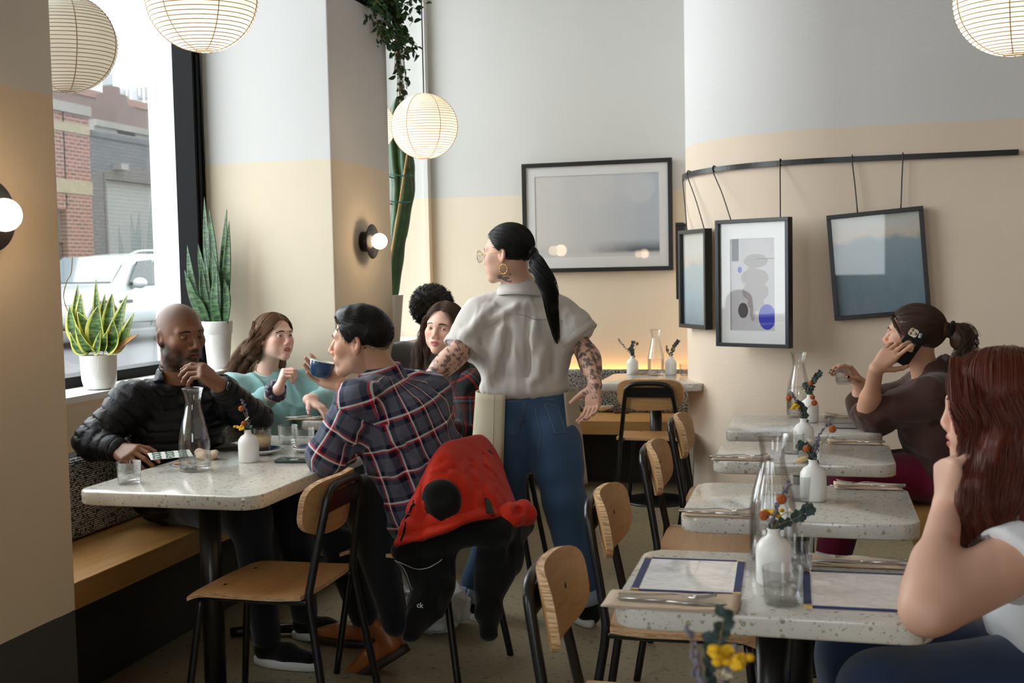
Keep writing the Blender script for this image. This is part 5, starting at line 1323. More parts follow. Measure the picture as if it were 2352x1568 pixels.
    trousers(t, pv, (pv+(KR-pv)*.15, pv+(KL-pv)*.15), (KR, KL), (AR, AL), m_darkdenim, Rt=Rt)
    for a_, d_ in ((AR, (-1, .1)), (AL, (-1, 0))): sneaker(thing_part('sneaker', t), a_, d_, 0.0, .25)

def make_afro():
    sk = (120, 82, 62); O = at(992, 715, y=6.12); R = frame(face_dir(112, -4)); nk = at(990, 790, y=6.10)
    fd = face_dir(110); rt = A(fd[1], -fd[0], 0); SR, SL = nk+rt*.17-A(0, 0, .07), nk-rt*.17-A(0, 0, .06)
    pv = A(-1.98, 6.42, .56); pv = A(nk[0]-.0, 6.18, .56)
    ER, WR, EL, WL = SR+A(.06, .10, -.24), SR+A(-.02, .32, -.28), SL+A(-.07, .10, -.24), SL+A(.02, .32, -.28)
    KR, KL = pv+A(.12, .40, -.03), pv+A(-.12, .40, -.03); AR, AL = A(KR[0], KR[1], .10), A(KL[0], KL[1], .10)
    t = person('person with a round black afro in a dark grey ribbed sweater, back to us', (pv[0], pv[1], .45))
    sd = Sdf(); add_head(sd, O, R, nk, 1.0, .054); inner(sd, SL, SR, nk, pv, (KR, KL), (AR, AL)); arms(sd, SR, ER, WR); arms(sd, SL, EL, WL)
    hand(sd, WR, WR-ER, A(0, 0, -1), 1, (.3, .3, .2)); hand(sd, WL, WL-EL, A(0, 0, -1), -1, (.3, .3, .2))
    V, F = body_mesh(sd, [around([O], .165), around([WR+A(0, .06, 0), WL+A(0, .06, 0)], .10)]); put('body', (V, F), m_skin, t, attrs={'col': face_paint(V, O, R, 1, sk, (110, 62, 56))})
    sw = Sdf(); Rt = torso(sw, SL, SR, nk, pv, .18, .135, .175, .14, .185, .15, .070, nr=.06); sw.limb([SR, ER, WR], [.072, .058, .045], .03); sw.limb([SL, EL, WL], [.072, .058, .045], .03); sw.cone(nk-A(0, 0, .04), nk+A(0, 0, .01), .075, .068, .02)
    m_sw = cloth_mat('dark_grey_sweater', (84, 86, 92), .95, 700, 7, .08, .25, .3)
    V, F = sw.mesh(.008, lambda P: .004*wob(P, 20, 51)-.008*(crease(P, 32, 52)-.4)); put('sweater', (relax(V, F, 1), F), m_sw, t)
    hs = Sdf(); C = L_(O, R, 0, -.018, .030); hs.ell(C, A(.118, .120, .118), R, .01); hs.cut(L_(O, R, 0, .075, 0), R @ A(0, 1, -.2), .02)
    V, F = hs.mesh(.005, lambda P: .006*wob(P, 60, 5)+.005*wob(P, 120, 6)+.004*wob(P, 220, 7))
    RN = np.random.default_rng(9); q = RN.normal(size=(2600, 3)); q = unit3(q); q = q[(q @ R[:, 1]) < .75]; st = C+q*.112; tt = np.linspace(0, 1, 12)
    a, b = unit3(np.cross(q, RN.normal(size=q.shape))), None; b = np.cross(q, a); ph = RN.uniform(0, 6.28, (len(q), 1)); cr = .0032
    P = st[:, None]+q[:, None]*(tt*RN.uniform(.008, .022, (len(q), 1)))[..., None]+a[:, None]*(cr*np.cos(ph+tt*14))[..., None]+b[:, None]*(cr*np.sin(ph+tt*14))[..., None]
    put('hair', joinq((V, F), tubes(P, np.full((len(q), 12), .0009), 3, False)), hair_mat('black_curls', (10, 9, 9), (26, 24, 24), .6), t)
    trousers(t, pv, (pv+(KR-pv)*.15, pv+(KL-pv)*.15), (KR, KL), (AR, AL), m_darkdenim, Rt=Rt)
    for a_ in (AR, AL): sneaker(thing_part('sneaker', t), a_, (0, 1), 0.0, .27)
def L_(O, R, x, y, z): return O+R @ A(x, y, z)

def make_caller():
    sk = (208, 158, 132); s = 1.02
    O = at(2098, 770, y=4.76); R = frame(face_dir(163, 3)); nk = at(2128, 868, y=4.80)
    SL, SR = at(2150, 905, y=4.66), at(2122, 892, y=4.98)
    EL, WL = at(1990, 962, z=.785), at(2012, 848, y=4.60); ER, WR = at(1996, 962, z=.79), at(1976, 880, y=4.98)
    ER = A(.17, 5.02, .79)
    pv = A(.52, 4.84, .56); KL, KR = A(.12, 4.70, .56), A(.10, 4.98, .54); AL, AR = A(.02, 4.68, .10), A(.05, 5.0, .10)
    t = person('woman in dark brown hooded top, phone at her ear, glass in hand', (pv[0], pv[1], .45))
    sd = Sdf(); L = add_head(sd, O, R, nk, s, .052, jaw=1.0, nose=1.08, fem=True)
    inner(sd, SL, SR, nk, pv, (KR, KL), (AR, AL)); arms(sd, SL, EL, WL, (.046, .038, .027)); arms(sd, SR, ER, WR, (.046, .037, .026))
    Fl = unit(at(2062, 792, y=4.60)-WL); Nl = unit(A(.35, .85, -.15))
    tL = hand(sd, WL, Fl, Nl, -1, [(.05, .25, .3), (.25, .45, .3), (.45, .6, .3), (.55, .6, .3)], (.55, .2, .2), .95, .10)
    Fr = unit(at(1942, 842, y=4.96)-WR); Nr = unit(A(-.35, -.45, -.8))
    tR = hand(sd, WR, Fr, Nr, 1, [(.55, .55, .3), (.6, .6, .35), (.65, .6, .35), (.7, .6, .3)], (.6, .25, .2), .93, .05)
    V, F = body_mesh(sd, [around([O], .165), around([WL+Fl*.08], .12), around([EL, WL], .065), around([ER, WR, WR+Fr*.16], .06)])
    put('body', (V, F), m_skin, t, attrs={'col': face_paint(V, O, R, s, sk, (176, 100, 92), blush=.10)})
    put('fingernails', joinq2(nails(tL, .95), nails(tR, .95)), mat('navy_nail_polish', (28, 24, 44), .2), t)
    eyes(L, R, s, sk, (70, 80, 70), t, .75, (0, 1, .05), .9); put('eyebrows', eyebrows(sd, L, R, s, None, 60, .0007), m_brownhair, t)
    hd = Sdf(); Rt = torso(hd, SL, SR, nk, pv, .185, .15, .19, .155, .20, .16, .072, nr=.062)
    aL, aR = [SL, EL+(SL-EL)*.12, EL+(WL-EL)*.10], [SR, ER+(SR-ER)*.05, ER+(WR-ER)*.3]
    hd.limb(aL, [.078, .070, .056], .04); hd.limb(aR, [.074, .060, .050], .04)
    hd.ell(nk-fwd_(R)*.055-A(0, 0, .03), A(.10, .08, .065), Rt, .03); hd.cone(nk-fwd_(R)*.02-A(0, 0, .02), nk+A(0, 0, .03)-fwd_(R)*.03, .085, .080, .03)
    hd.cone(nk+A(0, 0, .02), nk+A(0, 0, .12), .060, .075, .01, 0)
    dE = unit(EL-SL)
    V, F = hd.mesh(.006, lambda P: .004*wob(P, 20, 61)-.010*(crease(P, 32, 62)-.4)-.012*(crease(P, 69, 63, (1, 1, .5))-.4)*np.exp(-((P-EL)**2).sum(1)/.012)); V = relax(V, F, 1)
    m_hood = cloth_mat('dark_brown_fleece', (66, 40, 34), .95, 600, 7, .08, .3, .3); put('hooded_top', (V, F), m_hood, t)
    tie = (0, -.135, .030); hs = Sdf(); hs.ell(L(0, -.014, .034), A(.083, .102, .088)*s, R, .01); hs.cut(L(0, .052, .055), R @ A(0, .84, -.54), .012); hs.cut(L(0, 0, -.060), R @ A(0, -.35, -1), .02)
    hs.ell(L(0, -.112, .028), A(.03, .03, .03), R, .02); hs.ell(L(0, -.165, .000), A(.028, .034, .048), R, .01)
    ok = lambda x, y, z: (.84*(y-.055)-.54*(z-.055) < 0) & (z > -.055+.3*(y+.1))
    P1 = slick(O, R, s, 1800, ok, tie, (.087, .106, .092), r=.0008, seed=64, lift=.03, wavy=.006)
    parts = [hs.mesh(.004, lambda P: .0035*wob(P*A(1, 1, .12), 260, 91)), tq(P1)]; RN = np.random.default_rng(12)
    for k in range(14):
        o = RN.normal(size=3)*.02; parts.append(tq(lock([L(*tie), L(0, -.165, .040)+o*.6, L(0, -.195, -.005)+o, L(0, -.185, -.05)+o, L(0, -.155, -.085)+o], 30, [.006, .013, .016, .014, .005], 18, .0007, .3, .003, .06, seed=400+k)))
    for k in range(8): parts.append(tq(lock([L(.02*RN.normal(), .070, .085), L(-.050, .070, .062), L(-.076, .040, .022), L(-.082, .015, -.02+.02*RN.normal())], 5, [.004, .006, .006, .004], 14, .0009, .3, .003, .05, seed=500+k)))
    put('hair', joinq(*parts), m_brownhair, t)
    put('hair_tie', tubes(np.array([L(.026*math.cos(a), -.142, .032+.026*math.sin(a)) for a in np.linspace(0, 6.283, 24)]), .008, 8), m_blackcloth, t)
    m_mag = cloth_mat('magenta_trousers', (110, 16, 54), .9, 900, 7, .1)
    trousers(t, pv, (pv+(KR-pv)*.12, pv+(KL-pv)*.12), (KR, KL), (AR, AL), m_mag, (.105, .082, .066), Rt=Rt, seat=(.20, .17, .12))
    for a_, d_ in ((AR, (-1, .1)), (AL, (-1, 0))): sneaker(thing_part('sneaker', t), a_, d_, 0.0, .25, m_sole)
    # phone held to the ear, and the glass in the other hand: things of their own
    pc = at(2088, 796, y=4.655); u = unit(at(2112, 764, y=4.66)-at(2066, 830, y=4.64)); n = unit(A(-.30, -.95, .12)-u*np.dot(A(-.30, -.95, .12), u)); w = np.cross(u, n); Rp = np.stack([w, u, n], 1)
    ph = thing('smartphone', 'smartphone in a black case with stickers, held to the ear', 'phone', pc)
    obj('case', xf(prism(rrect(-.036, .036, -.074, .074, .011), -.005, .005, .002), Rp), m_blackcloth, ph)
    obj('camera_bump', xf(prism(rrect(-.032, .002, .038, .070, .008), .005, .0068, .0006), Rp), mat('camera_plate', (196, 184, 166), .3), ph)
    for x, y in ((-.024, .061), (-.024, .046), (-.007, .054)): obj('camera_lens', xf(cyl((x, y), .0062, .0068, .0082, 20), Rp), mat('phone_lens', (150, 116, 90), .15), ph)
    for (x, y, a, b, cc, nm) in ((.004, -.002, .030, .034, (226, 214, 204), 'pale'), (.006, .008, .022, .012, (204, 88, 54), 'red'), (-.004, -.008, .018, .010, (120, 140, 146), 'blue'), (.010, -.012, .016, .012, (214, 150, 90), 'ochre'), (.026, .052, .012, .02, (150, 150, 150), 'grey')):
        obj('sticker', xf(prism(rrect(x-a/2, x+a/2, y-b/2, y+b/2, .003), .005, .0054+.0003*len(nm)), Rp @ rot('Z', .25)), mat('sticker_'+nm, cc, .5), ph, label=nm+' sticker')
def fwd_(R): return R[:, 1]

def make_red():
    sk = (224, 176, 152); s = 1.0
    O = at(2292, 936, y=2.46); R = frame(face_dir(170, -4)); nk = at(2350, 1125, y=2.52)
    SL, SR = at(2398, 1252, y=2.38), at(2420, 1235, y=2.70)
    EL, WL = at(2128, 1400, z=.782), at(2176, 1165, y=2.37); ER, WR = at(2290, 1400, y=2.72), at(2190, 1400, y=2.70)
    pv = A(.54, 2.50, .56); KL, KR = A(.12, 2.30, .565), A(.08, 2.60, .54); AL, AR = A(.10, 2.30, .10), A(.05, 2.60, .10)
    t = person('woman with long auburn hair in white T-shirt, chin on hand at near table', (pv[0], pv[1], .45))
    sd = Sdf(); L = add_head(sd, O, R, nk, s, .050, jaw=.98, nose=.95, fem=True)
    inner(sd, SL, SR, nk, pv, (KR, KL), (AR, AL)); arms(sd, SL, EL, WL, (.052, .043, .029)); arms(sd, SR, ER, WR, (.048, .040, .028))
    sd.cone(EL+(SL-EL)*.12, EL+(SL-EL)*.6, .046, .054, .03)
    Fl = unit(at(2176, 1040, y=2.38)-WL); Nl = unit(A(.85, .45, .1))
    tL = hand(sd, WL, Fl, Nl, -1, [(1.0, 1.1, .6), (1.05, 1.15, .6), (1.1, 1.15, .6), (1.1, 1.1, .6)], (1.3, .1, .0), .97, .02)
    hand(sd, WR, WR-ER, A(0, 0, -1), 1, (.3, .3, .2), s=.9)
    V, F = body_mesh(sd, [around([O], .165), around([EL, WL, WL+Fl*.12], .072), around([EL, SL], .07)])
    put('body', (V, F), m_skin, t, attrs={'col': face_paint(V, O, R, s, sk, (184, 106, 98), blush=.06)})
    eyes(L, R, s, sk, (90, 70, 50), t, .7); put('eyebrows', eyebrows(sd, L, R, s, None, 40, .0006), m_redhair, t)
    ts = Sdf(); Rt = torso(ts, SL, SR, nk, pv, .18, .14, .175, .145, .19, .155, .060, nr=.055)
    eS = SL+(EL-SL)*.36; d = unit(EL-SL)
    ts.cone(SL, eS+d*.02, .074, .076, .03).cut(eS, d).cone(eS-d*.05, eS+d*.1, .064, .070, .004, 0).cone(SL, eS-d*.05, .070, .066, .03)
    ts.limb([SR, SR+(ER-SR)*.5], [.07, .066], .03); torso(ts, SL, SR, nk, pv, .18, .14, .175, .145, .19, .155, .060, nr=.055)
    V, F = ts.mesh(.006, lambda P: .003*wob(P, 20, 71)-.008*(crease(P, 27, 72)-.4)); put('white_tee', (relax(V, F, 1), F), cloth_mat('white_jersey', (226, 228, 232), .9, 900, 6, .03, .2, .2), t)
    hs = Sdf(); hs.ell(L(0, -.014, .032), A(.086, .106, .090)*s, R, .01); hs.cut(L(0, .064, .05), R @ A(0, .95, -.30), .015)
    hs.limb([L(-.055, .0, .03), L(-.078, .005, -.05), at(2240, 1120, y=2.37), at(2240, 1270, y=2.37)], [.030, .034, .034, .020], .02); hs.limb([L(-.05, -.06, .0), L(-.07, -.08, -.10), at(2330, 1200, y=2.37), at(2320, 1260, y=2.36)], [.05, .055, .05, .03], .02); hs.cone(L(0, -.08, .0), L(0, -.10, -.16), .07, .06, .03)
    hs.limb([L(.05, .0, .03), L(.08, .02, -.06), L(.085, .03, -.18)], [.03, .035, .03], .02)
    ok = lambda x, y, z: (.95*(y-.066)-.30*(z-.05) < 0) & (z > .02)
    P1 = slick(O, R, s, 1800, ok, lambda p: A(-.105, .0+.45*(p[1]), -.09) if p[0] < .012 else A(.10, .02, -.09), (.0905, .110, .094), r=.0008, seed=74, lift=.01)
    parts = [hs.mesh(.0045, lambda P: .0035*wob(P*A(1, 1, .12), 260, 91)), tq(P1)]; RN = np.random.default_rng(15)
    for k in range(150):
        o = RN.normal(size=3)*.008; a = RN.uniform(0, 1)
        top = L(-.02-.02*a, .074-.165*a, .106-.03*a); m1 = L(-.076-.010*a, .069-.16*a, .03)+o; m2 = L(-.086-.014*a, .060-.16*a, -.06)+o
        end = at(2234+140*a+RN.normal()*9, 1330+RN.normal()*26-50*a, y=2.36+RN.normal()*.012-.03*a); m3 = (m2*.45+end*.55)+A(-.012*(1-a), -.020, 0)+o
        parts.append(tq(lock([top, m1, m2, m3, end], 46, [.008, .013, .016, .015, .006], 26, .0006, .3, .0025, .16, seed=600+k, flat=.6)))
    put('hair', joinq(*parts), m_redhair, t)
    trousers(t, pv, (pv+(KR-pv)*.12, pv+(KL-pv)*.12), (KR, KL), (AR, AL), cloth_mat('dark_blue_jeans', (36, 50, 78), .9, 1000, 8, .15), (.100, .082, .06), Rt=Rt, seat=(.20, .17, .12))
    for a_, d_ in ((AR, (-1, .1)), (AL, (-1, 0))): sneaker(thing_part('sneaker', t), a_, d_, 0.0, .25, m_sole)
for fn in (make_bald, make_teal, make_plaid, make_brunette, make_afro, make_caller, make_red): fn()
# ---------------------------------------------------------------- glassware, vases, flowers, table things
def glass_mat(name, face=(.992, .995, .995, 1), edge=(.86, .88, .88, 1), refl=.36):
    t = NT(name); t.n.remove(t.b); lw = t.add('ShaderNodeLayerWeight', {'Blend': .35})
    tr = t.add('ShaderNodeBsdfTransparent', {'Color': t.mix(t.math('POWER', lw.outputs['Facing'], 2.2), face, edge)}); gl = t.add('ShaderNodeBsdfGlossy', {'Roughness': .03})
    mx = t.add('ShaderNodeMixShader', {0: t.math('ADD', t.math('MULTIPLY', lw.outputs['Fresnel'], refl), .025)})
    t.l.new(tr.outputs[0], mx.inputs[1]); t.l.new(gl.outputs[0], mx.inputs[2]); t.l.new(mx.outputs[0], t.out.inputs[0]); return t.m
m_glass = glass_mat('clear_glass'); m_water = glass_mat('water', (.985, .99, .99, 1), (.93, .94, .94, 1), .5)
m_ceramic = mat('white_ceramic', (238, 237, 234), .35, nscale=8, namt=.02)
m_steel = mat('cutlery_steel', (190, 188, 186), .22, metal=1.0)
m_napkin = mat('brown_paper_napkin', (206, 184, 160), .9, nscale=30, namt=.06, bscale=200)
m_navy = mat('navy_menu_trim', (34, 44, 96), .6, bscale=300)
CG = 'water carafes'
def carafe(label, p, water=None, flute=False):
    t = thing('carafe', label, 'carafe', p)
    out = [(.001, 0), (.048, 0), (.0525, .005), (.053, .09), (.051, .115), (.043, .155), (.033, .195), (.0275, .225), (.0275, .245), (.032, .270), (.0375, .283)]
    o = np.array(out); zz = smoothpath(o[2:], 40); pr = np.vstack([o[:2], zz]); inn = zz[::-1]*A(1, 1)-A(.0028, 0); inn = np.vstack([[.0365, .2845], inn[1:-1], [.001, .010]])
    V, F = lathe(np.vstack([pr, inn]), 72)
    if flute:
        a = np.arctan2(V[:, 1], V[:, 0]); w = np.exp(-((V[:, 2]-.155)/.055)**2)*.035; k = 1+w*np.cos(18*a); V = V*np.stack([k, k, np.ones(len(k))], 1)
    obj('glass', (V, F), m_glass, t)
    if water:
        w = zz[zz[:, 1] < water]-A(.0032, 0); obj('water', lathe(np.vstack([[.001, .011], [w[0, 0], .011], w[1:], [w[-1, 0], water], [.001, water]]), 48), m_water, t)
    return t
carafe('clear carafe half full of water on the nearest table with two menus', at(1776, 1283, z=.74)+A(0, 0, 0), .14, True)
carafe('clear carafe on the phone caller\'s table against the curved wall', at(1835, 958, z=.74), .13)
carafe('nearly empty clear carafe in front of the bald man', at(449, 1080, z=.74), .018)
carafe('clear carafe between two bud vases on the back table', at(1507, 862, z=.74), .10)
def tumbler(label, p, water=.03, fill=None, R=None):
    t = thing('glass_tumbler', label, 'glass', p)
    V, F = lathe([(.001, 0), (.033, 0), (.0355, .004), (.040, .070), (.0405, .0715), (.0392, .0715), (.0345, .009), (.001, .008)], 44)
    Rm = np.eye(3) if R is None else R
    obj('glass', (V @ Rm.T, F), m_glass, t)
    if water:
        r = .0345+.0049*(water-.009)/.0625-.0004; V, F = lathe([(.001, .0085), (.0341, .0095), (r, water), (.001, water)], 40); obj('water' if fill is None else 'drink', (V @ Rm.T, F), fill or m_water, t)
    return t
for lab, px, py, w in (('water glass nearest the picture bottom, beside the right-hand menu', 1798, 1385, .036), ('water glass just behind the bud vase on the nearest table', 1826, 1308, .030), ('water glass beside the vase on the second table in the row', 1842, 1148, .012),
                       ('empty glass beside the vase on the third table in the row', 1822, 1040, 0), ('empty glass standing behind the vase on the third table', 1860, 1062, 0), ('water glass at the near corner of the long table', 297, 1110, .032), ('water glass farther from us of two by the plaid elbow', 662, 1018, .034),
                       ('water glass on the blue saucer side by the plaid elbow', 700, 1026, .034), ('small glass at the curved wall on the back table', 1575, 862, .03)):
    q = at(px, py, z=.74); tumbler(lab, q-A(0, 0, 0), w)
tumbler('glass held up by the woman on the phone', at(1941, 880, y=4.93), .022, None, rot('Y', -.12) @ rot('X', .1))
VP_ = [(.001, 0), (.033, 0), (.0362, .004), (.0365, .066), (.0345, .080), (.026, .092), (.0150, .0985), (.0122, .104), (.0122, .112), (.0138, .115), (.0120, .1155), (.0105, .112), (.0105, .09), (.001, .085)]
v0 = thing('bud_vase', 'white bud vase on the nearest table between the menus', 'vase', at(1777, 1338, z=.74), 0, 'white ceramic bud vases')
V, F = lathe(VP_, 48); obj('body', (V, F), m_ceramic, v0)
vases = [(1777, 1338, 'nearest table between the two menus'), (1868, 1148, 'second table in the row'), (1846, 1034, 'third table in the row'), (1860, 968, 'phone caller\'s table'), (572, 1060, 'long table in front of the bald man'), (1453, 859, 'back table, left of the carafe'), (1541, 860, 'back table, right of the carafe')]
VPOS = [np.array(v0.location)]
for px, py, w in vases[1:]:
    q = at(px, py, z=.74); dup(v0, q, 0, 'white bud vase on the '+w); VPOS.append(q)
q = A(at(1655, 1568, d=1.32)[0], at(1655, 1568, d=1.32)[1], .74); dup(v0, q, 0, 'white bud vase below the picture edge'); VPOS.append(q)
make_table('terrazzo table just below the picture edge, under the blurred flowers', -.36, .25, .95, 1.46, TG)
m_stem = mat('dry_stem', (138, 116, 80), .8); m_billy = mat('orange_billy_button', (176, 92, 40), .95, nscale=160, namt=.35, bscale=320, bstr=.9, bdist=.004)
m_yel = mat('yellow_tansy', (226, 176, 24), .9, nscale=120, namt=.2, bscale=260, bstr=.8); m_euc = mat('eucalyptus_leaf', (46, 66, 62), .65, nscale=40, namt=.2)
m_lav = mat('dried_lavender', (112, 108, 124), .9, nscale=90, namt=.25); m_cream = mat('cream_strawflower', (232, 218, 190), .8, nscale=60); m_bunny = mat('bunny_tail_grass', (206, 172, 124), .95, bscale=250, bstr=.8)
def leafq(base, d, n, l, w, bend=.2, m=6):
    d = unit(d); s = unit(np.cross(d, n)); n = np.cross(s, d); V = []
    for i in range(m+1):
        t = i/m; x = w*math.sin(math.pi*min(.98, .06+t*.94))**.7; c = base+d*l*t+n*bend*l*t*(1-t)*2
        V += [c-s*x+n*x*.25, c, c+s*x+n*x*.25]
    F = [(i*3+j, i*3+j+1, i*3+j+4, i*3+j+3) for i in range(m) for j in (0, 1)]
    V2 = np.array(V); k = len(V2); V3 = np.vstack([V2, V2-n*.0006]); return V3, np.array(F+[tuple(x+k for x in f[::-1]) for f in F])
def spray(par, kind, base, tip, seed=0, size=1.0):
    """One dried stem of a bunch, from the vase mouth to its tip."""
    g = np.random.default_rng(seed); base = np.asarray(base, float); tip = np.asarray(tip, float)
    mid = (base+tip)/2+A(g.normal()*.006, g.normal()*.006, .008); P = smoothpath([base-A(0, 0, .05), base, mid, tip], 16); d = unit(tip-mid)
    o = obj({'b': 'billy_button', 'y': 'tansy', 'e': 'eucalyptus_sprig', 'l': 'lavender_sprig', 'w': 'strawflower', 'g': 'bunny_tail'}[kind], tubes(P, .0009*size, 5), m_stem, par, world=True)
    if kind == 'b': obj('flower_head', ball(tip, .0108*size, 18), m_billy, o, world=True)
    if kind == 'y': obj('flower_head', join(*[ball(tip+A(g.normal()*.009, g.normal()*.009, g.normal()*.004)*size, g.uniform(.0045, .0075)*size, 10, (1, 1, .75)) for _ in range(16)]), m_yel, o, world=True)
    if kind == 'w':
        ps = [leafq(tip-d*.004, d*.5+unit(np.cross(d, (math.cos(a), math.sin(a), .3)))*.9, d, .013*size*(1-.15*(k % 2)), .0035*size, .3, 4) for k, a in enumerate(np.linspace(0, 6.28, 15)[:-1])]
        obj('flower_head', joinq(*ps), m_cream, o, world=True)
    if kind == 'g': obj('flower_head', xf(ball((0, 0, 0), 1, 16, A(.0075, .0075, .022)*size), np.stack([unit(np.cross(d, (0, 1, .1))), unit(np.cross(d, np.cross(d, (0, 1, .1)))), d], 1), tip), m_bunny, o, world=True)
    if kind == 'l':
        bs = [ball(P[k]+A(*(g.normal(size=3)*.0026)), g.uniform(.0016, .0032)*size, 7, (1, 1, 1.5)) for k in np.repeat(np.arange(6, 16), 5)]
        obj('buds', join(*bs), m_lav, o, world=True)
    if kind == 'e':
        ps = []
        for k in range(4, 16):
            for sg in (-1, 1):
                s_ = unit(np.cross(P[min(15, k+1)]-P[k-1], (g.normal()*.4, 1, g.normal()*.3)))*sg; ps.append(leafq(P[k], s_+d*.45+A(*(g.normal(size=3)*.2)), A(g.normal()*.5, -1, .5), g.uniform(.012, .018)*size, .0068*size, .15))
        obj('foliage', joinq(*ps), m_euc, o, world=True)
def bunch(i, label, stems, size=1.0):
    v = VPOS[i]; top = v+A(0, 0, .112); t = thing('dried_flower_bunch', label, 'flowers', top, 0, 'dried flower bunches in bud vases')
    for k, (kind, px, py) in enumerate(stems):
        spray(t, kind, top+A(.004*math.sin(k*2.1), .004*math.cos(k*2.1), 0), at(px, py, y=v[1]+.012*math.sin(k*1.7)), i*20+k, size)
bunch(0, 'dried bunch with yellow tansy and two orange balls on the nearest table', [('b', 1755, 1183), ('y', 1775, 1175), ('b', 1795, 1146), ('e', 1862, 1168), ('w', 1815, 1172), ('l', 1812, 1110)])
bunch(1, 'dried bunch with a lavender spike and bunny tail on the second table', [('b', 1853, 1030), ('b', 1912, 985), ('l', 1910, 960), ('l', 1880, 1012), ('e', 1838, 1022), ('g', 1842, 1055), ('w', 1860, 1012)])
bunch(2, 'dried bunch leaning out of the vase on the third table', [('b', 1812, 914), ('b', 1870, 925), ('l', 1818, 902), ('y', 1828, 932), ('e', 1832, 925), ('w', 1820, 936)])
bunch(3, 'dried eucalyptus bunch in the vase on the phone caller\'s table', [('e', 1883, 855), ('e', 1848, 880), ('b', 1862, 880), ('b', 1866, 912), ('w', 1845, 892)])
bunch(4, 'small dried bunch with a yellow flower in front of the bald man', [('b', 554, 938), ('l', 556, 920), ('w', 568, 962), ('y', 552, 982), ('b', 560, 973), ('e', 574, 985)], .95)
bunch(5, 'dried bunch in the vase left of the back table carafe', [('l', 1420, 780), ('e', 1455, 785), ('b', 1463, 789), ('e', 1447, 800)])
bunch(6, 'dried bunch in the vase right of the back table carafe', [('e', 1557, 783), ('b', 1533, 804), ('l', 1532, 795), ('w', 1540, 815)])
bunch(7, 'blurred dried bunch rising at the picture bottom', [('e', 1662, 1418), ('e', 1640, 1470), ('y', 1660, 1500), ('y', 1684, 1515), ('l', 1582, 1452), ('l', 1600, 1520), ('w', 1662, 1552), ('l', 1690, 1490)])

# --- menus in clear sleeves, napkins with cutlery
t = NT('menu_page')
v = t.obj(); g_ = t.add('ShaderNodeSeparateXYZ', {0: v}); ln = t.math('LESS_THAN', t.math('FRACT', t.math('MULTIPLY', g_.outputs[1], 95.0)), .35)
c = t.mix(t.math('MULTIPLY', ln, t.math('MULTIPLY', t.math('GREATER_THAN', t.noise(3, t.mapped((14, 60, 1))), .5), .20)), lin((226, 224, 224)), lin((120, 122, 132)))
t.set(col=c, rough=.12, spec=.6); t.b.inputs['Coat Weight'].default_value = .8; t.b.inputs['Coat Roughness'].default_value = .03; t.bump(t.noise(16, detail=2), .35, .012); m_page = t.m
m_brass = mat('brass_corner', (196, 160, 96), .25, metal=1.0)
def menu(label, c, w, h, rz, page=None):
    t = thing('menu', label, 'menu', (c[0], c[1], .7402), rz, 'menus in clear sleeves')
    obj('page', cbox((0, 0, .0013), (w-.012, h-.012, .0018)), page or m_page, t, False)
    fr = [cbox((0, s*(h/2-.0045), .0016), (w, .009, .0032)) for s in (-1, 1)]+[cbox((s*(w/2-.0075), 0, .0016), (.015, h, .0032)) for s in (-1, 1)]
    o = obj('trim', join(*fr), m_navy, t, False)
    for sx in (-1, 1):
        for sy in (-1, 1): obj('metal_corner', cbox((sx*(w/2-.008), sy*(h/2-.006), .0018), (.017, .013, .0042)), m_brass, t, False)
menu('open faced menu lying at the empty seat of the nearest table', at(1585, 1320, z=.742), .222, .272, .03)
menu('menu partly under the forearm of the red-haired woman', (.078, 2.40), .222, .276, .02)
menu('menu under the elbow of the woman on the phone', at(1962, 978, z=.742), .20, .15, .0, mat('grey_menu_page', (150, 142, 140), .35))
menu('menu under the left hand of the woman in teal', at(735, 944, z=.742), .22, .16, .35)
def fork_vf():
    P = smoothpath([(0, 0, .002), (.06, 0, .004), (.11, 0, .0075), (.135, 0, .004), (.150, 0, .004)], 26); w = np.interp(np.linspace(0, 1, 26), [0, .1, .4, .75, .86, .94, 1], [.0035, .0050, .0030, .0024, .0065, .0105, .0110])
    V = []; 
    for p, x in zip(P, w): V += [(p[0], -x, p[2]), (p[0], x, p[2]), (p[0], x, p[2]+.0018), (p[0], -x, p[2]+.0018)]
    F = [(i*4+j, i*4+(j+1) % 4, (i+1)*4+(j+1) % 4, (i+1)*4+j) for i in range(25) for j in range(4)]+[(0, 1, 2, 3), (100, 103, 102, 101)]
    tn = [tube([(.149, y, .005), (.170, y*1.02, .0065), (.196, y*1.0, .013)], .0012, 6, 8) for y in (-.0095, -.0032, .0032, .0095)]
    return join((np.array(V), F), *tn)
def knife_vf():
    V1, F1 = prism([(0, -.005), (.09, -.0042), (.095, 0), (.09, .0042), (0, .005), (-.004, 0)], 0, .005, .0012)
    V2, F2 = prism([(.09, -.0035), (.15, -.009), (.19, -.008), (.212, .004), (.20, .0065), (.09, .0042)], .0015, .0030)
    return join((V1, F1), (V2, F2))
def napkin_vf(l, w):
    n = 16; x = np.linspace(-l/2, l/2, n); y = np.linspace(-w/2, w/2, 8); gx, gy = np.meshgrid(x, y, indexing='ij')
    lay = []
    for k in range(3): lay.append(sheet(np.stack([gx+.0025*k, gy+.002*math.sin(k*2), .0012+.0016*k+.0012*np.abs(np.sin(gx*30+k))*np.abs(gy)/w*2+.004*(k == 2)*(gx/l+.5)**4], -1), .0011))
    return joinq(*lay)
fk = knf = nap = None
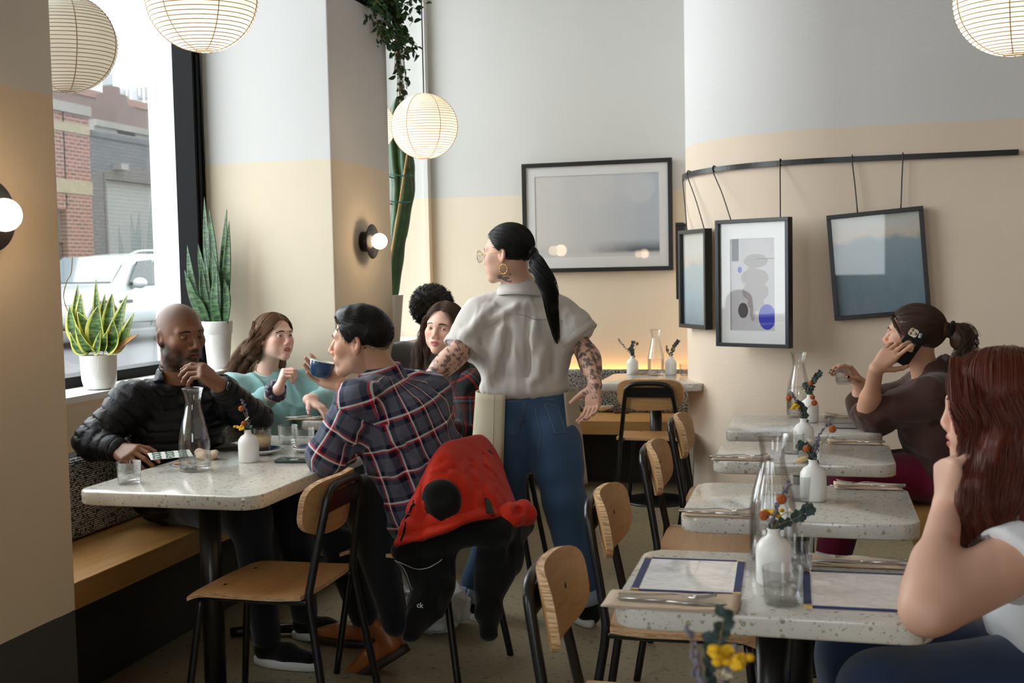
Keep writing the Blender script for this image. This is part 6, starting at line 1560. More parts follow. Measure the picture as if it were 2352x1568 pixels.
SETS = [('at the empty seat of the nearest table', 1540, 1382, 0, .26, .11), ('behind the menu on the right of the nearest table', 1970, 1292, math.pi, .20, .08), ('at the empty seat of the second table', 1650, 1180, 0, .19, .08), ('on the bench side of the second table', 1995, 1118, math.pi, .19, .075),
        ('at the empty seat of the third table', 1700, 1053, 0, .19, .08), ('on the bench side of the third table', 1965, 1017, math.pi, .19, .075), ('on the far side of the phone caller\'s table', 1945, 957, math.pi, .19, .07), ('on the table in front of the woman in teal', 705, 962, .1, .17, .08), ('beside the left vase on the back table', 1482, 858, .5, .15, .07)]
for w, px, py, rz, l, wd in SETS:
    q = at(px, py, z=.742); sg = 1 if abs(rz) < 1.6 else -1; e = A(math.cos(rz), math.sin(rz), 0); n_ = A(-math.sin(rz), math.cos(rz), 0)
    single('napkin', 'folded brown paper napkin '+w, 'napkin', napkin_vf(l, wd), m_napkin, (q[0], q[1], .7403), 'folded napkins under cutlery').rotation_euler = (0, 0, rz)
    f_ = q-e*.105+n_*.012*sg; k_ = q-e*.10-n_*.016*sg
    o = single('fork', 'steel fork lying on the napkin '+w, 'fork', fork_vf(), m_steel, (f_[0], f_[1], .7475), 'steel forks'); o.rotation_euler = (0, 0, rz-.04*sg)
    o = single('table_knife', 'steel knife lying on the napkin '+w, 'knife', knife_vf(), m_steel, (k_[0], k_[1], .7478), 'steel table knives'); o.rotation_euler = (0, 0, rz-.06*sg)

# --- things on the long table
m_cupblue = mat('blue_glaze', (30, 66, 104), .18, coat=.5, nscale=20, namt=.15); m_coffee = mat('coffee_foam', (176, 128, 88), .7, nscale=60, namt=.45)
cp = at(738, 846, y=3.94); Rc = rot('Y', .22) @ rot('X', -.10)
t = thing('coffee_cup', 'blue coffee cup with milk foam, held up by the man in plaid', 'cup', cp)
pr = smoothpath([(.020, -.034), (.030, -.030), (.040, -.012), (.0455, .012), (.047, .026)], 20)
obj('body', xf(lathe(np.vstack([[.001, -.034], pr]), 48), Rc), m_cupblue, t)
obj('lining', xf(lathe(np.vstack([pr[::-1]*A(1, 1)-A(.0028, -.001), [.001, -.029]]), 48), Rc), m_ceramic, t)
obj('rim', xf(tubes(np.array([(.0456*math.cos(a), .0456*math.sin(a), .0268) for a in np.linspace(0, 6.283, 49)]), .0018, 8, False), Rc), m_ceramic, t)
obj('coffee', xf(lathe([(.001, .012), (.0424, .0125), (.0428, .013)], 48), Rc), m_coffee, t)
def saucer(label, p, r, top, name='saucer', parts=True):
    t = thing(name, label, 'plate', (p[0], p[1], .7401))
    obj('plate', lathe([(.001, .002), (r*.5, 0), (r*.55, .003), (r*.92, .013), (r, .018), (r*.985, .0195), (r*.9, .0165), (r*.55, .007), (.001, .006)], 56), m_ceramic, t)
    obj('glaze', lathe([(r*.97, .0199), (r*.9, .0172), (r*.55, .0077), (.001, .0067)], 56), top, t); return t
q = at(603, 1041, z=.741); saucer('blue and white saucer under the glass of iced coffee', q, .072, m_cupblue)
t = thing('drink_glass', 'glass of half drunk iced coffee on the saucer', 'glass', (q[0], q[1], .7475))
obj('glass', lathe([(.001, 0), (.028, 0), (.030, .004), (.037, .085), (.0375, .087), (.0358, .087), (.0285, .007), (.001, .006)], 44), m_glass, t)
tn = NT('iced_coffee'); tn.set(col=tn.mix(tn.ramp(tn.noise(34, detail=5), [(.42, (0, 0, 0, 1)), (.6, (1, 1, 1, 1))]), lin((240, 222, 178)), lin((216, 172, 112))), rough=.4)
obj('drink', lathe([(.001, .0065), (.0283, .007), (.0340, .060), (.001, .058)], 40), tn.m, t)
q = at(712, 1036, z=.741); saucer('dark blue saucer by the elbow of the man in plaid', q, .066, m_cupblue)
for k, (px, py) in enumerate(((538, 1030), (536, 1027), (541, 1024))):
    q = at(px, py, z=.742); o = single('coaster', ('lowest', 'middle', 'topmost')[k]+' of three dark coasters stacked behind the small vase', 'coaster', prism(rrect(-.05, .05, -.05, .05, .012), 0, .003, .0008), m_blackcloth, (q[0]-.01*k, at(538, 1030, z=.742)[1]+.006*k, .7403+.0034*k), 'dark coasters'); o.rotation_euler = (0, 0, .3+.2*k)
t = thing('smartphone', 'smartphone in a green case lying on the long table', 'phone', at(683, 1059, z=.741), .12)
obj('case', prism(rrect(-.076, .076, -.037, .037, .011), 0, .0095, .002), mat('green_case', (44, 62, 58), .5), t); obj('screen', prism(rrect(-.072, .072, -.033, .033, .008), .0095, .0099), mat('black_screen', (10, 11, 13), .06, spec=.8), t)
sd = Sdf().ell((0, 0, .020), (.042, .028, .017), None, .01).ell((-.03, .005, .024), (.020, .014, .018), rot('Y', .6), .01).ell((.025, -.008, .024), (.026, .016, .014), rot('Y', -.5), .01)
V, F = sd.mesh(.0025, lambda P: .006*(crease(P, 120, 4)-.4)); q = at(452, 1062, z=.74); single('crumpled_napkin', 'crumpled beige paper napkin seen through the carafe', 'napkin', (V, F), m_napkin, (q[0], q[1]+.07, .735))
q = at(418, 1064, z=.742); o = single('sugar_packet', 'small brown sugar packet beside the carafe foot', 'packet', prism(rrect(-.028, .028, -.016, .016, .003), 0, .006, .0025), mat('brown_packet', (168, 132, 98), .7), (q[0], q[1], .7405)); o.rotation_euler = (0, 0, .5)
q = at(390, 1068, z=.742); o = single('teaspoon', 'steel teaspoon beside the carafe foot', 'spoon', join(tube([(0, 0, .004), (.05, 0, .003), (.09, 0, .006)], .0018, 8, 10), ball((.105, 0, .006), .016, 14, (1, .62, .22))), m_steel, (q[0], q[1], .7405)); o.rotation_euler = (0, 0, -.5)
# card in the bald man's hand, printed in green
c0, c1 = at(346, 1048, y=3.46), at(436, 1040, y=3.56)
t = thing('printed_card', 'white card with green GOOD FOOD lettering in the bald man\'s hand', 'card', (c0+c1)/2)
ex = unit(c1-c0); ez = unit(A(-.05, -.55, .85)); ez = unit(ez-ex*np.dot(ex, ez)); ey = np.cross(ez, ex); Rk = np.stack([ex, ey, ez], 1)
def txt(s, size, m, par, name, R_, loc, ext_=.0004, bold=0.0):
    cu = bpy.data.curves.new(name, 'FONT'); cu.body = s; cu.size = size; cu.extrude = ext_; cu.align_x = 'CENTER'; cu.align_y = 'CENTER'; cu.offset = bold
    o = bpy.data.objects.new(name, cu); me = bpy.data.meshes.new_from_object(o); bpy.data.objects.remove(o); V = np.array([v.co[:] for v in me.vertices]); F = [tuple(p.vertices) for p in me.polygons]
    return obj(name, (V @ np.asarray(R_).T+np.asarray(loc), F), m, par, False)
obj('card', xf(cbox((0, 0, 0), (.145, .048, .0012)), Rk), mat('white_card', (222, 224, 218), .6), t, False)
m_green = mat('green_print', (38, 84, 70), .7)
for i, w in enumerate(('GOOD', 'FOOD', 'GOOD')): txt(w, .040, m_green, t, 'lettering', Rk @ rot('Z', math.pi/2-.15) @ np.diag([.42, 1.0, 1.0]), Rk @ A(-.045+.045*i, .0, .0008), .0002, .0016)

# --- dish on the back bench
q = at(1382, 945, z=.455)
t = thing('bowl', 'shallow white dish lying on the back bench', 'bowl', (q[0], q[1]+.06, .4503))
obj('dish', lathe([(.001, .003), (.05, 0), (.055, .006), (.095, .03), (.108, .048), (.104, .049), (.09, .034), (.05, .012), (.001, .011)], 56), m_ceramic, t)
obj('dish_glaze', lathe([(.102, .0485), (.088, .0345), (.05, .0128), (.001, .0118)], 56), mat('pale_green_glaze', (186, 198, 190), .25), t)
for k, (dx, dy) in enumerate(((-.01, .0), (.03, .02))): obj('leftover', ball((dx, dy, .018), .028-.008*k, 12, (1.5, 1, .5)), mat('leftover_greens', (150, 140, 70), .8, nscale=60, namt=.4), t)
q = at(1425, 948, z=.455); single('spectacle_case', 'small dark red case on the back bench', 'case', prism(rrect(-.05, .05, -.02, .02, .015), 0, .018, .005), mat('dark_red_case', (78, 30, 28), .5), (q[0], q[1]+.02, .4503))
# ---------------------------------------------------------------- pictures, rail, plants, jacket
m_pframe = mat('black_picture_frame', (18, 18, 19), .35, bscale=200, bstr=.05); m_mount = mat('white_mount', (232, 232, 232), .7)
t = NT('picture_glass'); t.n.remove(t.b); tr = t.add('ShaderNodeBsdfTransparent', {'Color': (1, 1, 1, 1)}); gl = t.add('ShaderNodeBsdfGlossy', {'Roughness': .02}); lw = t.add('ShaderNodeLayerWeight', {'Blend': .3})
mx = t.add('ShaderNodeMixShader', {0: t.math('ADD', t.math('MULTIPLY', lw.outputs['Fresnel'], .14), .018)}); t.l.new(tr.outputs[0], mx.inputs[1]); t.l.new(gl.outputs[0], mx.inputs[2]); t.l.new(mx.outputs[0], t.out.inputs[0]); m_pglass = t.m
def picture(name, label, c, right, up, w, h, art, fw=.016, dep=.030, mount=None, group=None):
    """Frame in the plane of right/up, centred on c; local x = right, y = up, z = out of the wall."""
    ex = unit(right); ey = unit(up-ex*np.dot(ex, up)); ez = np.cross(ex, ey); Rp = np.stack([ex, ey, ez], 1)
    t = thing(name, label, 'picture', c, 0, group); M4 = Matrix(Rp.tolist()).to_4x4(); t.rotation_euler = M4.to_euler()
    b = [box(-w/2, w/2, h/2-fw, h/2, -dep/2, dep/2), box(-w/2, w/2, -h/2, -h/2+fw, -dep/2, dep/2), box(-w/2, -w/2+fw, -h/2+fw, h/2-fw, -dep/2, dep/2), box(w/2-fw, w/2, -h/2+fw, h/2-fw, -dep/2, dep/2)]
    bevel(obj('frame', join(*b), m_pframe, t, False), .0015, 2)
    obj('backing', box(-w/2+.004, w/2-.004, -h/2+.004, h/2-.004, -dep/2+.001, -dep/2+.004), m_mount, t, False)
    mw, mh, ox, oy = mount if mount else (w-2*fw, h-2*fw, 0, 0)
    if mount:
        iw, ih = w/2-fw, h/2-fw
        ms = [box(-iw, iw, oy+mh/2, ih, .0, .003), box(-iw, iw, -ih, oy-mh/2, .0, .003), box(-iw, ox-mw/2, oy-mh/2, oy+mh/2, .0, .003), box(ox+mw/2, iw, oy-mh/2, oy+mh/2, .0, .003)]
        obj('mount', join(*ms), m_mount, t, False)
    a = obj('artwork', box(ox-mw/2-.002, ox+mw/2+.002, oy-mh/2-.002, oy+mh/2+.002, -.004, -.001), art, t, False)
    obj('glass', box(-w/2+fw-.002, w/2-fw+.002, -h/2+fw-.002, h/2-fw+.002, .0055, .0070), m_pglass, t, False)
    return t
def art_sea():
    t = NT('seascape_print'); g = t.add('ShaderNodeSeparateXYZ', {0: t.obj()}); x, y = g.outputs[0], g.outputs[1]
    f = t.math('DIVIDE', t.math('ADD', y, .28), .56); f2 = t.math('ADD', f, t.math('MULTIPLY', t.math('SUBTRACT', t.noise(4, t.mapped((2, 14, 1)), 4), .5), .03))
    sky = t.mix(t.math('DIVIDE', t.math('ADD', x, .40), .85), lin((224, 220, 216)), lin((190, 200, 212)))
    c = t.mix(t.ramp(f2, [(.06, (1, 1, 1, 1)), (.16, (0, 0, 0, 1))]), sky, lin((214, 213, 212)))
    sea = t.math('MULTIPLY', t.ramp(f2, [(.05, (0, 0, 0, 1)), (.085, (1, 1, 1, 1)), (.10, (1, 1, 1, 1)), (.22, (0, 0, 0, 1))]), t.ramp(t.math('ADD', x, t.math('MULTIPLY', t.noise(9), .2)), [(0, (.05, .05, .05, 1)), (.35, (.9, .9, .9, 1))]))
    t.set(col=t.mix(sea, c, lin((70, 86, 98))), rough=.5); return t.m
picture('wall_picture', 'large framed pale seascape on the back wall behind the waitress', at(1370, 497, y=7.63), A(1, 0, -.0), A(-.012, 0, 1), 1.015, .735, art_sea(), .028, .03, (.84, .545, .0, .005))
def art_blue(seed, c0, c1, split):
    t = NT('blue_wash_painting'); v = t.obj(); g = t.add('ShaderNodeSeparateXYZ', {0: v}); n = t.noise(6, v, 6, .62); n2 = t.noise(14, t.mapped((1, .5, 1), (0, 0, seed)), 5)
    f = t.math('ADD', t.math('MULTIPLY', g.outputs[1], 1.7), t.math('MULTIPLY', t.math('SUBTRACT', n, .5), .30))
    c = t.ramp(t.math('ADD', f, .5), [(.05, lin((98, 124, 142))), (.32, lin(c0)), (split, lin(c1)), (split+.06, lin((226, 212, 198))), (split+.16, lin((222, 222, 216))), (.95, lin((214, 214, 206)))])
    t.set(col=t.mix(t.math('MULTIPLY', n2, .35), c, lin((176, 190, 196))), rough=.6); return t.m
# rail following the curved wall
ra = .87+.022; cx, cy_ = .10, 7.07; zr = 1.934
rp = [(cx+ra*math.cos(a), cy_+ra*math.sin(a)) for a in np.linspace(math.pi+.02, 1.5*math.pi, 40)]+[(.955, cy_-ra)]
inn = [(cx+(ra-.012)*math.cos(a), cy_+(ra-.012)*math.sin(a)) for a in np.linspace(1.5*math.pi, math.pi+.02, 40)]
rl = thing('picture_rail', 'long black metal picture rail bent round the curved wall', 'rail', (0, 6.2, zr))
obj('bar', prism(np.array(rp+[(.955, cy_-ra+.012)]+inn), zr-.014, zr+.014), m_black, rl, False, True)
for a in (3.3, 3.6, 3.95, 4.3, 4.6): obj('stand_off', tube([(cx+.868*math.cos(a), cy_+.868*math.sin(a), zr), (cx+.882*math.cos(a), cy_+.882*math.sin(a), zr)], .008, 10), m_black, rl, True, True)
def rail_pt(px, py):      # the rail point seen at a photo pixel
    P = at(px, py, z=zr); v = np.array(P[:2])-A(cx, cy_); return A(cx, cy_)+unit(v)*(ra+.006) if P[0] < cx else A(P[0], cy_-ra-.006)
def cords(par, tops, bots):
    for (u, b) in zip(tops, bots):
        u = A(u[0], u[1], zr+.016); d = unit(A(*(A(cx, cy_, 0)-u)[:2], 0)) if u[0] < cx else A(0, 1, 0)
        obj('hanging_cord', tube([u+d*.018, u+d*.006+A(0, 0, .004), u, u-A(0, 0, .03), (u+np.asarray(b))/2, b], .0032, 8, 24), m_black, par, True, True)
# the three hung pictures
tg = A(.62, -.78, 0); nm = A(-.80, -.60, 0)
nm = unit(A(-.86, -.51, 0)); tg = A(-nm[1], nm[0], 0); tg = tg if tg[1] < 0 else -tg
c1 = A(cx, cy_, 0)+nm*(.87+.035); c1[2] = at(1594, 640, d=6.75)[2]
p1 = picture('hung_picture', 'narrow looking framed blue painting hung at the turn of the curved wall', c1, tg, A(0, 0, 1)+tg*.04, .36, .56, art_blue(.4, (150, 176, 190), (186, 198, 202), .62), .022, .045, None, 'pictures hung from the rail')
def art_shapes():
    t = NT('abstract_drawing'); g = t.add('ShaderNodeSeparateXYZ', {0: t.obj()}); x, y = g.outputs[0], g.outputs[1]
    c = t.mix(t.noise(9, t.mapped((1, 3, 1))), lin((196, 194, 198)), lin((182, 178, 182)))
    def disc(c, cx, cy, rx, ry, col, amt=1.0):
        d = t.math('ADD', t.math('POWER', t.math('DIVIDE', t.math('SUBTRACT', x, cx), rx), 2), t.math('POWER', t.math('DIVIDE', t.math('SUBTRACT', y, cy), ry), 2))
        return t.mix(t.math('MULTIPLY', t.math('LESS_THAN', t.math('ABSOLUTE', d), 1.0), amt), c, lin(col))
    gr = (158, 150, 150)
    for a in ((.015, .115, .070, .036), (-.015, .035, .022, .06), (.008, .028, .082, .048), (.012, -.045, .078, .052), (.015, -.105, .05, .04), (-.005, -.15, .016, .048)): c = disc(c, *a, gr)
    def rect(c, x0, x1, y0, y1, col):
        m = t.math('MULTIPLY', t.math('MULTIPLY', t.math('GREATER_THAN', x, x0), t.math('LESS_THAN', x, x1)), t.math('MULTIPLY', t.math('GREATER_THAN', y, y0), t.math('LESS_THAN', y, y1)))
        return t.mix(m, c, lin(col))
    c = rect(c, -.128, -.086, .115, .236, (58, 60, 72)); c = rect(c, .02, .13, .1235, .1265, (52, 56, 96)); c = rect(c, .112, .1135, .165, .20, (90, 88, 92))
    c = disc(c, -.080, .070, .0125, .0165, (44, 62, 190)); c = disc(c, -.062, -.142, .030, .040, (62, 60, 60)); c = disc(c, .080, -.175, .050, .066, (26, 32, 176))
    for k in range(3):
        w = t.math('ABSOLUTE', t.math('SUBTRACT', t.math('SUBTRACT', x, -.056+.0), t.math('MULTIPLY', t.math('SINE', t.math('MULTIPLY', y, 190.0+k*9)), .010)))
        m = t.math('MULTIPLY', t.math('LESS_THAN', w, .0011), t.math('GREATER_THAN', y, -.09)); c = t.mix(t.math('MULTIPLY', m, .6 if k == 0 else 0), c, lin((110, 106, 110)))
    t.set(col=c, rough=.6); return t.m
a2, b2 = A(-.545, 6.44), A(-.13, 6.22); tg2 = unit(A(*(b2-a2), 0)); c2 = at(1730, 650, d=5.98)
p2 = picture('hung_picture', 'white mounted abstract drawing with a blue disc, hung on the curved wall', c2, tg2, A(0, 0, 1)-tg2*.0, .432, .665, art_shapes(), .020, .045, (.262, .478, -.005, -.008), 'pictures hung from the rail')
c3 = at(2017, 606, y=6.165)
p3 = picture('hung_picture', 'crooked framed blue wash painting above the woman on the phone', c3, A(1, 0, .075), A(-.05, 0, 1), .470, .540, art_blue(1.3, (112, 140, 156), (150, 170, 180), .70), .022, .04, None, 'pictures hung from the rail')
def ptop(p, fx):
    m = p.matrix_basis; h = .5*{p1.name: .56, p2.name: .665, p3.name: .54}[p.name]; return np.array(m @ Vector((fx, h-.004, 0)))
cords(p1, [rail_pt(1580, 412), rail_pt(1612, 400)], [ptop(p1, -.10), ptop(p1, .13)])
cords(p2, [rail_pt(1665, 390), rail_pt(1802, 376)], [ptop(p2, -.13), ptop(p2, .16)])
cords(p3, [rail_pt(1957, 366), rail_pt(2073, 361)], [ptop(p3, -.08), ptop(p3, .13)])
picture('hung_picture', 'picture mostly hidden behind the narrow one, one corner showing', A(-.805, 7.13, 1.44), A(0, -1, 0), A(0, 0, 1), .30, .46, art_blue(2.2, (112, 140, 156), (150, 170, 180), .7), .02, .05, None, 'pictures hung from the rail')

# ---- plants
def strap(base, mid, tip, w, n=18, m=7, fold=.35, face=None, twist=0.0):
    P = smoothpath([base, mid, tip], n); T = unit3(np.gradient(P, axis=0)); f0 = unit(face if face is not None else (0, -1, .2)); V = []; K = []
    for i in range(n):
        u = i/(n-1); ww = w*(min(1, .62+u*1.3) if u < .3 else 1.0)*max(.02, (1-max(0, (u-.45)/.55)**1.9)); s = unit(np.cross(T[i], f0)); b = np.cross(s, T[i]); a = twist*u; s, b = s*math.cos(a)+b*math.sin(a), b*math.cos(a)-s*math.sin(a)
        for j in range(m): v = -1+2*j/(m-1); V.append(P[i]+s*ww*v+b*ww*fold*v*v); K.append((abs(v), u))
    return np.array(V).reshape(n, m, 3), np.array(K)
def snake_mat(name, core, band, edge, ew):
    t = NT(name); a = t.add('ShaderNodeAttribute', attribute_name='col'); s = t.add('ShaderNodeSeparateColor', {0: a.outputs['Color']})
    w = t.noise(1.0, t.mapped((24, 24, 95)), 3); n = t.math('ADD', s.outputs[0], t.math('MULTIPLY', t.math('SUBTRACT', t.noise(40), .5), .18))
    c = t.mix(t.ramp(w, [(.45, (0, 0, 0, 1)), (.58, (1, 1, 1, 1))]), lin(core), lin(band))
    t.set(col=t.mix(t.ramp(n, [(ew, (0, 0, 0, 1)), (min(.99, ew+.08), (1, 1, 1, 1))]), c, lin(edge)), rough=.38, spec=.5); return t.m
m_snake_y = snake_mat('variegated_leaf', (46, 78, 34), (96, 128, 64), (196, 196, 88), .70); m_snake_g = snake_mat('banded_green_leaf', (24, 54, 28), (66, 102, 56), (50, 88, 44), .90)
def leafthing(par, base, mid, tip, w, m, tw=0.0, fold=.35):
    G, K = strap(base, mid, tip, w, fold=fold, twist=tw); V, F = sheet(G, .003); k = np.vstack([K, K]); put('leaf', (V, F), m, par, attrs={'col': np.stack([k[:, 0], k[:, 1], k[:, 1]], 1)})
pb = at(229, 893, z=.956); pt = thing('snake_plant', 'yellow edged snake plant in a ribbed white pot on the window sill', 'plant', pb)
V, F = lathe(smoothpath([(.001, .0), (.045, .001), (.060, .012), (.067, .035), (.0685, .045), (.0685, .050), (.072, .132), (.0725, .136), (.067, .136), (.064, .10), (.001, .10)], 60)[:, :], 320)
an = np.arctan2(V[:, 1], V[:, 0]); k = 1-.014*(.5-.5*np.cos(an*80))*((V[:, 2] > .047) & (V[:, 2] < .131) & (np.hypot(V[:, 0], V[:, 1]) > .0665)); V[:, :2] *= k[:, None]
obj('pot', (V, F), m_ceramic, pt); obj('soil', cyl((0, 0), .066, .10, .115), mat('potting_soil', (48, 36, 28), .95, bscale=90, bstr=.8), pt)
yb = pb[1]
for (bx, mx_, my, tx, ty, w, tw, dy) in ((205, 172, 760, 160, 700, .026, .2, -.01), (200, 178, 740, 178, 655, .020, 0, .03), (215, 190, 735, 186, 672, .024, .3, 0), (222, 205, 760, 178, 716, .024, -.4, -.03), (228, 228, 770, 220, 642, .024, .1, .02), (232, 224, 760, 226, 702, .036, 0, -.04), (240, 238, 740, 241, 674, .018, .3, .04),
        (245, 252, 740, 257, 674, .024, -.2, .02), (252, 270, 760, 292, 678, .030, .3, .0), (256, 285, 780, 308, 718, .026, .5, -.02), (246, 262, 780, 260, 735, .030, 0, -.05), (210, 196, 790, 172, 745, .022, .5, -.05), (205, 180, 800, 160, 762, .018, .6, -.03), (236, 242, 790, 246, 762, .018, .1, -.05), (222, 224, 800, 232, 757, .016, 0, -.05), (258, 280, 800, 300, 768, .014, .6, -.03)):
    leafthing(pt, at(bx, 806, y=yb+dy*.6), at(mx_, my, y=yb+dy), at(tx, ty, y=yb+dy*1.5), w*1.25, m_snake_y, tw, .45)
leafthing(pt, at(262, 808, y=yb-.03), at(290, 785, y=yb-.05), at(318, 768, y=yb-.05), .012, mat('dry_leaf', (176, 130, 78), .8), .5)
q = at(162, 808, y=yb); put('bare_stem', tube(np.array([at(205, 806, y=yb), at(150, 700, y=yb), at(152, 650, y=yb), at(163, 628, y=yb), at(166, 590, y=yb)]), .0022, 6, 24), m_stem, pt)
p2b = A(-2.80, 5.06, .955); pt = thing('snake_plant', 'tall green snake plant in a tapered grey-white pot against the pillar', 'plant', p2b)
pz = at(500, 737, y=5.06)[2]-.955; pxc = at(499, 737, y=5.06); pt.location = (pxc[0], 5.06, .955); p2b = np.array(pt.location)
obj('pot', lathe([(.001, 0), (.050, 0), (.052, .004), (.066, pz*.72), (.0665, pz*.73), (.0695, pz*.74), (.074, pz-.004), (.0735, pz), (.067, pz), (.064, pz-.03), (.001, pz-.03)], 60), mat('grey_white_pot', (206, 203, 200), .8, nscale=14, namt=.06), pt)
for (bx, mx_, my, tx, ty, w, tw, dy) in ((478, 445, 660, 430, 562, .024, .2, 0), (474, 448, 690, 424, 620, .026, .4, -.02), (482, 468, 640, 455, 560, .022, 0, .02), (488, 478, 600, 469, 452, .022, .1, .03), (496, 492, 610, 481, 478, .026, 0, .0), (506, 512, 620, 521, 480, .022, .2, .03), (512, 520, 640, 526, 508, .024, -.2, -.01), (500, 500, 660, 488, 575, .026, .3, -.03),
        (492, 470, 680, 462, 600, .022, -.3, -.03), (516, 522, 690, 516, 640, .022, 0, -.03), (480, 462, 700, 440, 668, .020, .4, -.04), (504, 494, 690, 498, 610, .024, .1, -.05), (510, 518, 680, 526, 560, .018, 0, .04), (487, 480, 690, 470, 560, .020, .2, -.01), (518, 523, 700, 524, 655, .020, .3, -.04)):
    leafthing(pt, at(bx, 745, y=5.06+dy*.5), at(mx_, my, y=5.06+dy), at(tx, ty, y=5.06+dy*1.3), w, m_snake_g, tw, .25)
# cactus in the corner window
cb = A(-2.70, 6.75, .955); pt = thing('tall_cactus', 'tall columnar cactus tied to a bamboo cane in the corner window', 'plant', cb)
ph = at(905, 677, y=6.75)[2]-.955; pcx = at(884, 677, y=6.75)[0]; pt.location = (pcx, 6.75, .955)
obj('pot', lathe([(.001, 0), (.085, 0), (.115, ph), (.118, ph), (.108, ph-.01), (.001, ph-.03)], 48), mat('white_planter', (224, 224, 222), .6), pt)
m_cact = mat('cactus_green', (48, 78, 44), .5, nscale=16, namt=.3, bscale=120)
def column(pts, r):
    P = smoothpath(pts, 40); T = unit3(np.gradient(P, axis=0)); s = unit3(np.cross(T, A(0, 1, 0))); b = np.cross(T, s); a = np.arange(32)*2*math.pi/32
    rad = np.interp(np.linspace(0, 1, 40), [0, .1, .9, .97, 1], [.8, 1, .95, .6, .1])*r*(1+.05*np.sin(np.arange(40)*1.1)); k = .72+.28*np.abs(np.cos(a*2))**1.0*np.sign(1)
    V = (P[:, None]+(rad[:, None]*k)[..., None]*(s[:, None]*np.cos(a)[:, None]+b[:, None]*np.sin(a)[:, None])).reshape(-1, 3); g = np.arange(40*32).reshape(40, 32); gn = np.roll(g, -1, 1)
    return V, np.stack([g[:-1], gn[:-1], gn[1:], g[1:]], -1).reshape(-1, 4)
Y = 6.75
for pts, r in (([(896, 690), (912, 560), (934, 430), (930, 340), (938, 300)], .055), ([(890, 690), (906, 560), (914, 440), (905, 330), (912, 222)], .045), ([(888, 690), (905, 600), (925, 520), (938, 400)], .040)):
    put('column', column([at(x, y, y=Y+.03*i) for i, (x, y) in enumerate(pts)], r), m_cact, pt)
put('cane', tube([at(880, 690, y=Y-.08), at(903, 560, y=Y-.06), at(936, 350, y=Y-.04)], .006, 8, 20), mat('bamboo', (190, 148, 90), .6), pt)
for y in (405, 465): 
    c = at(924 if y < 440 else 918, y, y=Y+.02); put('tie', tubes(np.array([c+A(.075*math.cos(a), .09*math.sin(a)-.03, .006*math.sin(2*a)) for a in np.linspace(0, 6.283, 30)]), .004, 6), mat('teal_tie', (24, 104, 98), .6), pt)
# trailing plant on the pillar top
pt = thing('trailing_plant', 'trailing green plant spilling over the top of the middle pillar', 'plant', (-2.55, 5.85, 2.80))
obj('planter', box(-2.90, -2.42, 5.66, 5.98, 2.80, 2.95), m_frame, pt, False, True); RN = np.random.default_rng(33); lv = []; vs_ = []
m_ivy = mat('ivy_leaf', (34, 70, 26), .45, nscale=20, namt=.45)
for k in range(64):
    st = A(RN.uniform(-2.6, -2.40), RN.uniform(5.62, 6.0), 2.90); far = RN.uniform(0, 1)
    if k < 22: e = A(-2.24+RN.uniform(-.01, .07), 6.05+RN.uniform(-.03, .10), 2.75-RN.uniform(.02, 1.05)*RN.uniform(.4, 1)); m_ = A(-2.26, 6.02, 2.88)
    else: e = A(-2.20+RN.uniform(-.18, .12), RN.uniform(5.66, 6.15), 2.80+RN.uniform(-.22, .16)); m_ = (st+e)/2+A(0, 0, RN.uniform(.04, .14))
    P = smoothpath([st, m_, e], 18); vs_.append(P); d = unit3(np.gradient(P, axis=0))
    for i in range(5, 18):
        for r_ in range(1 if k < 22 else 2):
            dd = unit(RN.normal(size=3)*.8+d[i]*.7+A(0, 0, -.3)); lv.append(leafq(P[i]+RN.normal(size=3)*.008, dd, RN.normal(size=3)+A(.3, -1, .6), RN.uniform(.028, .048), RN.uniform(.009, .015), .2, 4))
put('vines', tubes(np.array(vs_), .0016, 5, False), m_stem, pt); put('foliage', joinq(*lv), m_ivy, pt)

# ---- red jacket hung over the plaid man's chair
m_red = cloth_mat('red_quilted_nylon', (206, 44, 20), .55, 500, 12, .08, .3, .1, .5)
J = lambda px, py, y=3.80: at(px, py, y=y)
t = thing('jacket', 'red jacket with black lining hanging over the plaid man\'s chair back', 'jacket', (-1.17, 3.83, .45))
rdg = smoothpath([J(1002, 1050, 3.66), J(1028, 1024, 3.70), J(1068, 1012, 3.82), J(1106, 1006, 3.98), J(1130, 1030, 4.02), J(1148, 1064, 4.00)], 40)
hem = smoothpath([J(908, 1254, 3.50), J(958, 1243, 3.49), J(1020, 1224, 3.50), J(1082, 1196, 3.54), J(1128, 1188, 3.60), J(1166, 1192, 3.70), J(1190, 1182, 3.82)], 40)
vv = np.linspace(0, 1, 34); G = rdg[:, None]*(1-vv)[None, :, None]+hem[:, None]*vv[None, :, None]
nrm_ = unit(A(.15, -.95, .30)); bul = (.030+.075*np.sin(math.pi*np.minimum(1, vv*1.12))**.7)[None, :]*(1-.5*np.abs(np.linspace(-1, 1, 40))[:, None]**3); G = G+bul[..., None]*nrm_
fl = G.reshape(-1, 3); d_ = -.030*(crease(fl, 27, 81, (1, .4, 1))-.42)-.017*(crease(fl, 62, 82, (1, 1, .7))-.4)-.006*(crease(fl, 130, 84)-.4); d_ = d_*np.tile(np.clip(vv*4, 0, 1)*np.clip((1-vv)*3+.35, 0, 1), 40); G = (fl+d_[:, None]*nrm_).reshape(G.shape)
sd = Sdf(); sd.ell(J(1050, 1120, 3.62), (.14, .02, .12))      # used only to press trims on
bk = rdg[:, None]*(1-vv[:20])[None, :, None]+(rdg+A(-.09, .05, -.22))[:, None]*vv[:20][None, :, None]
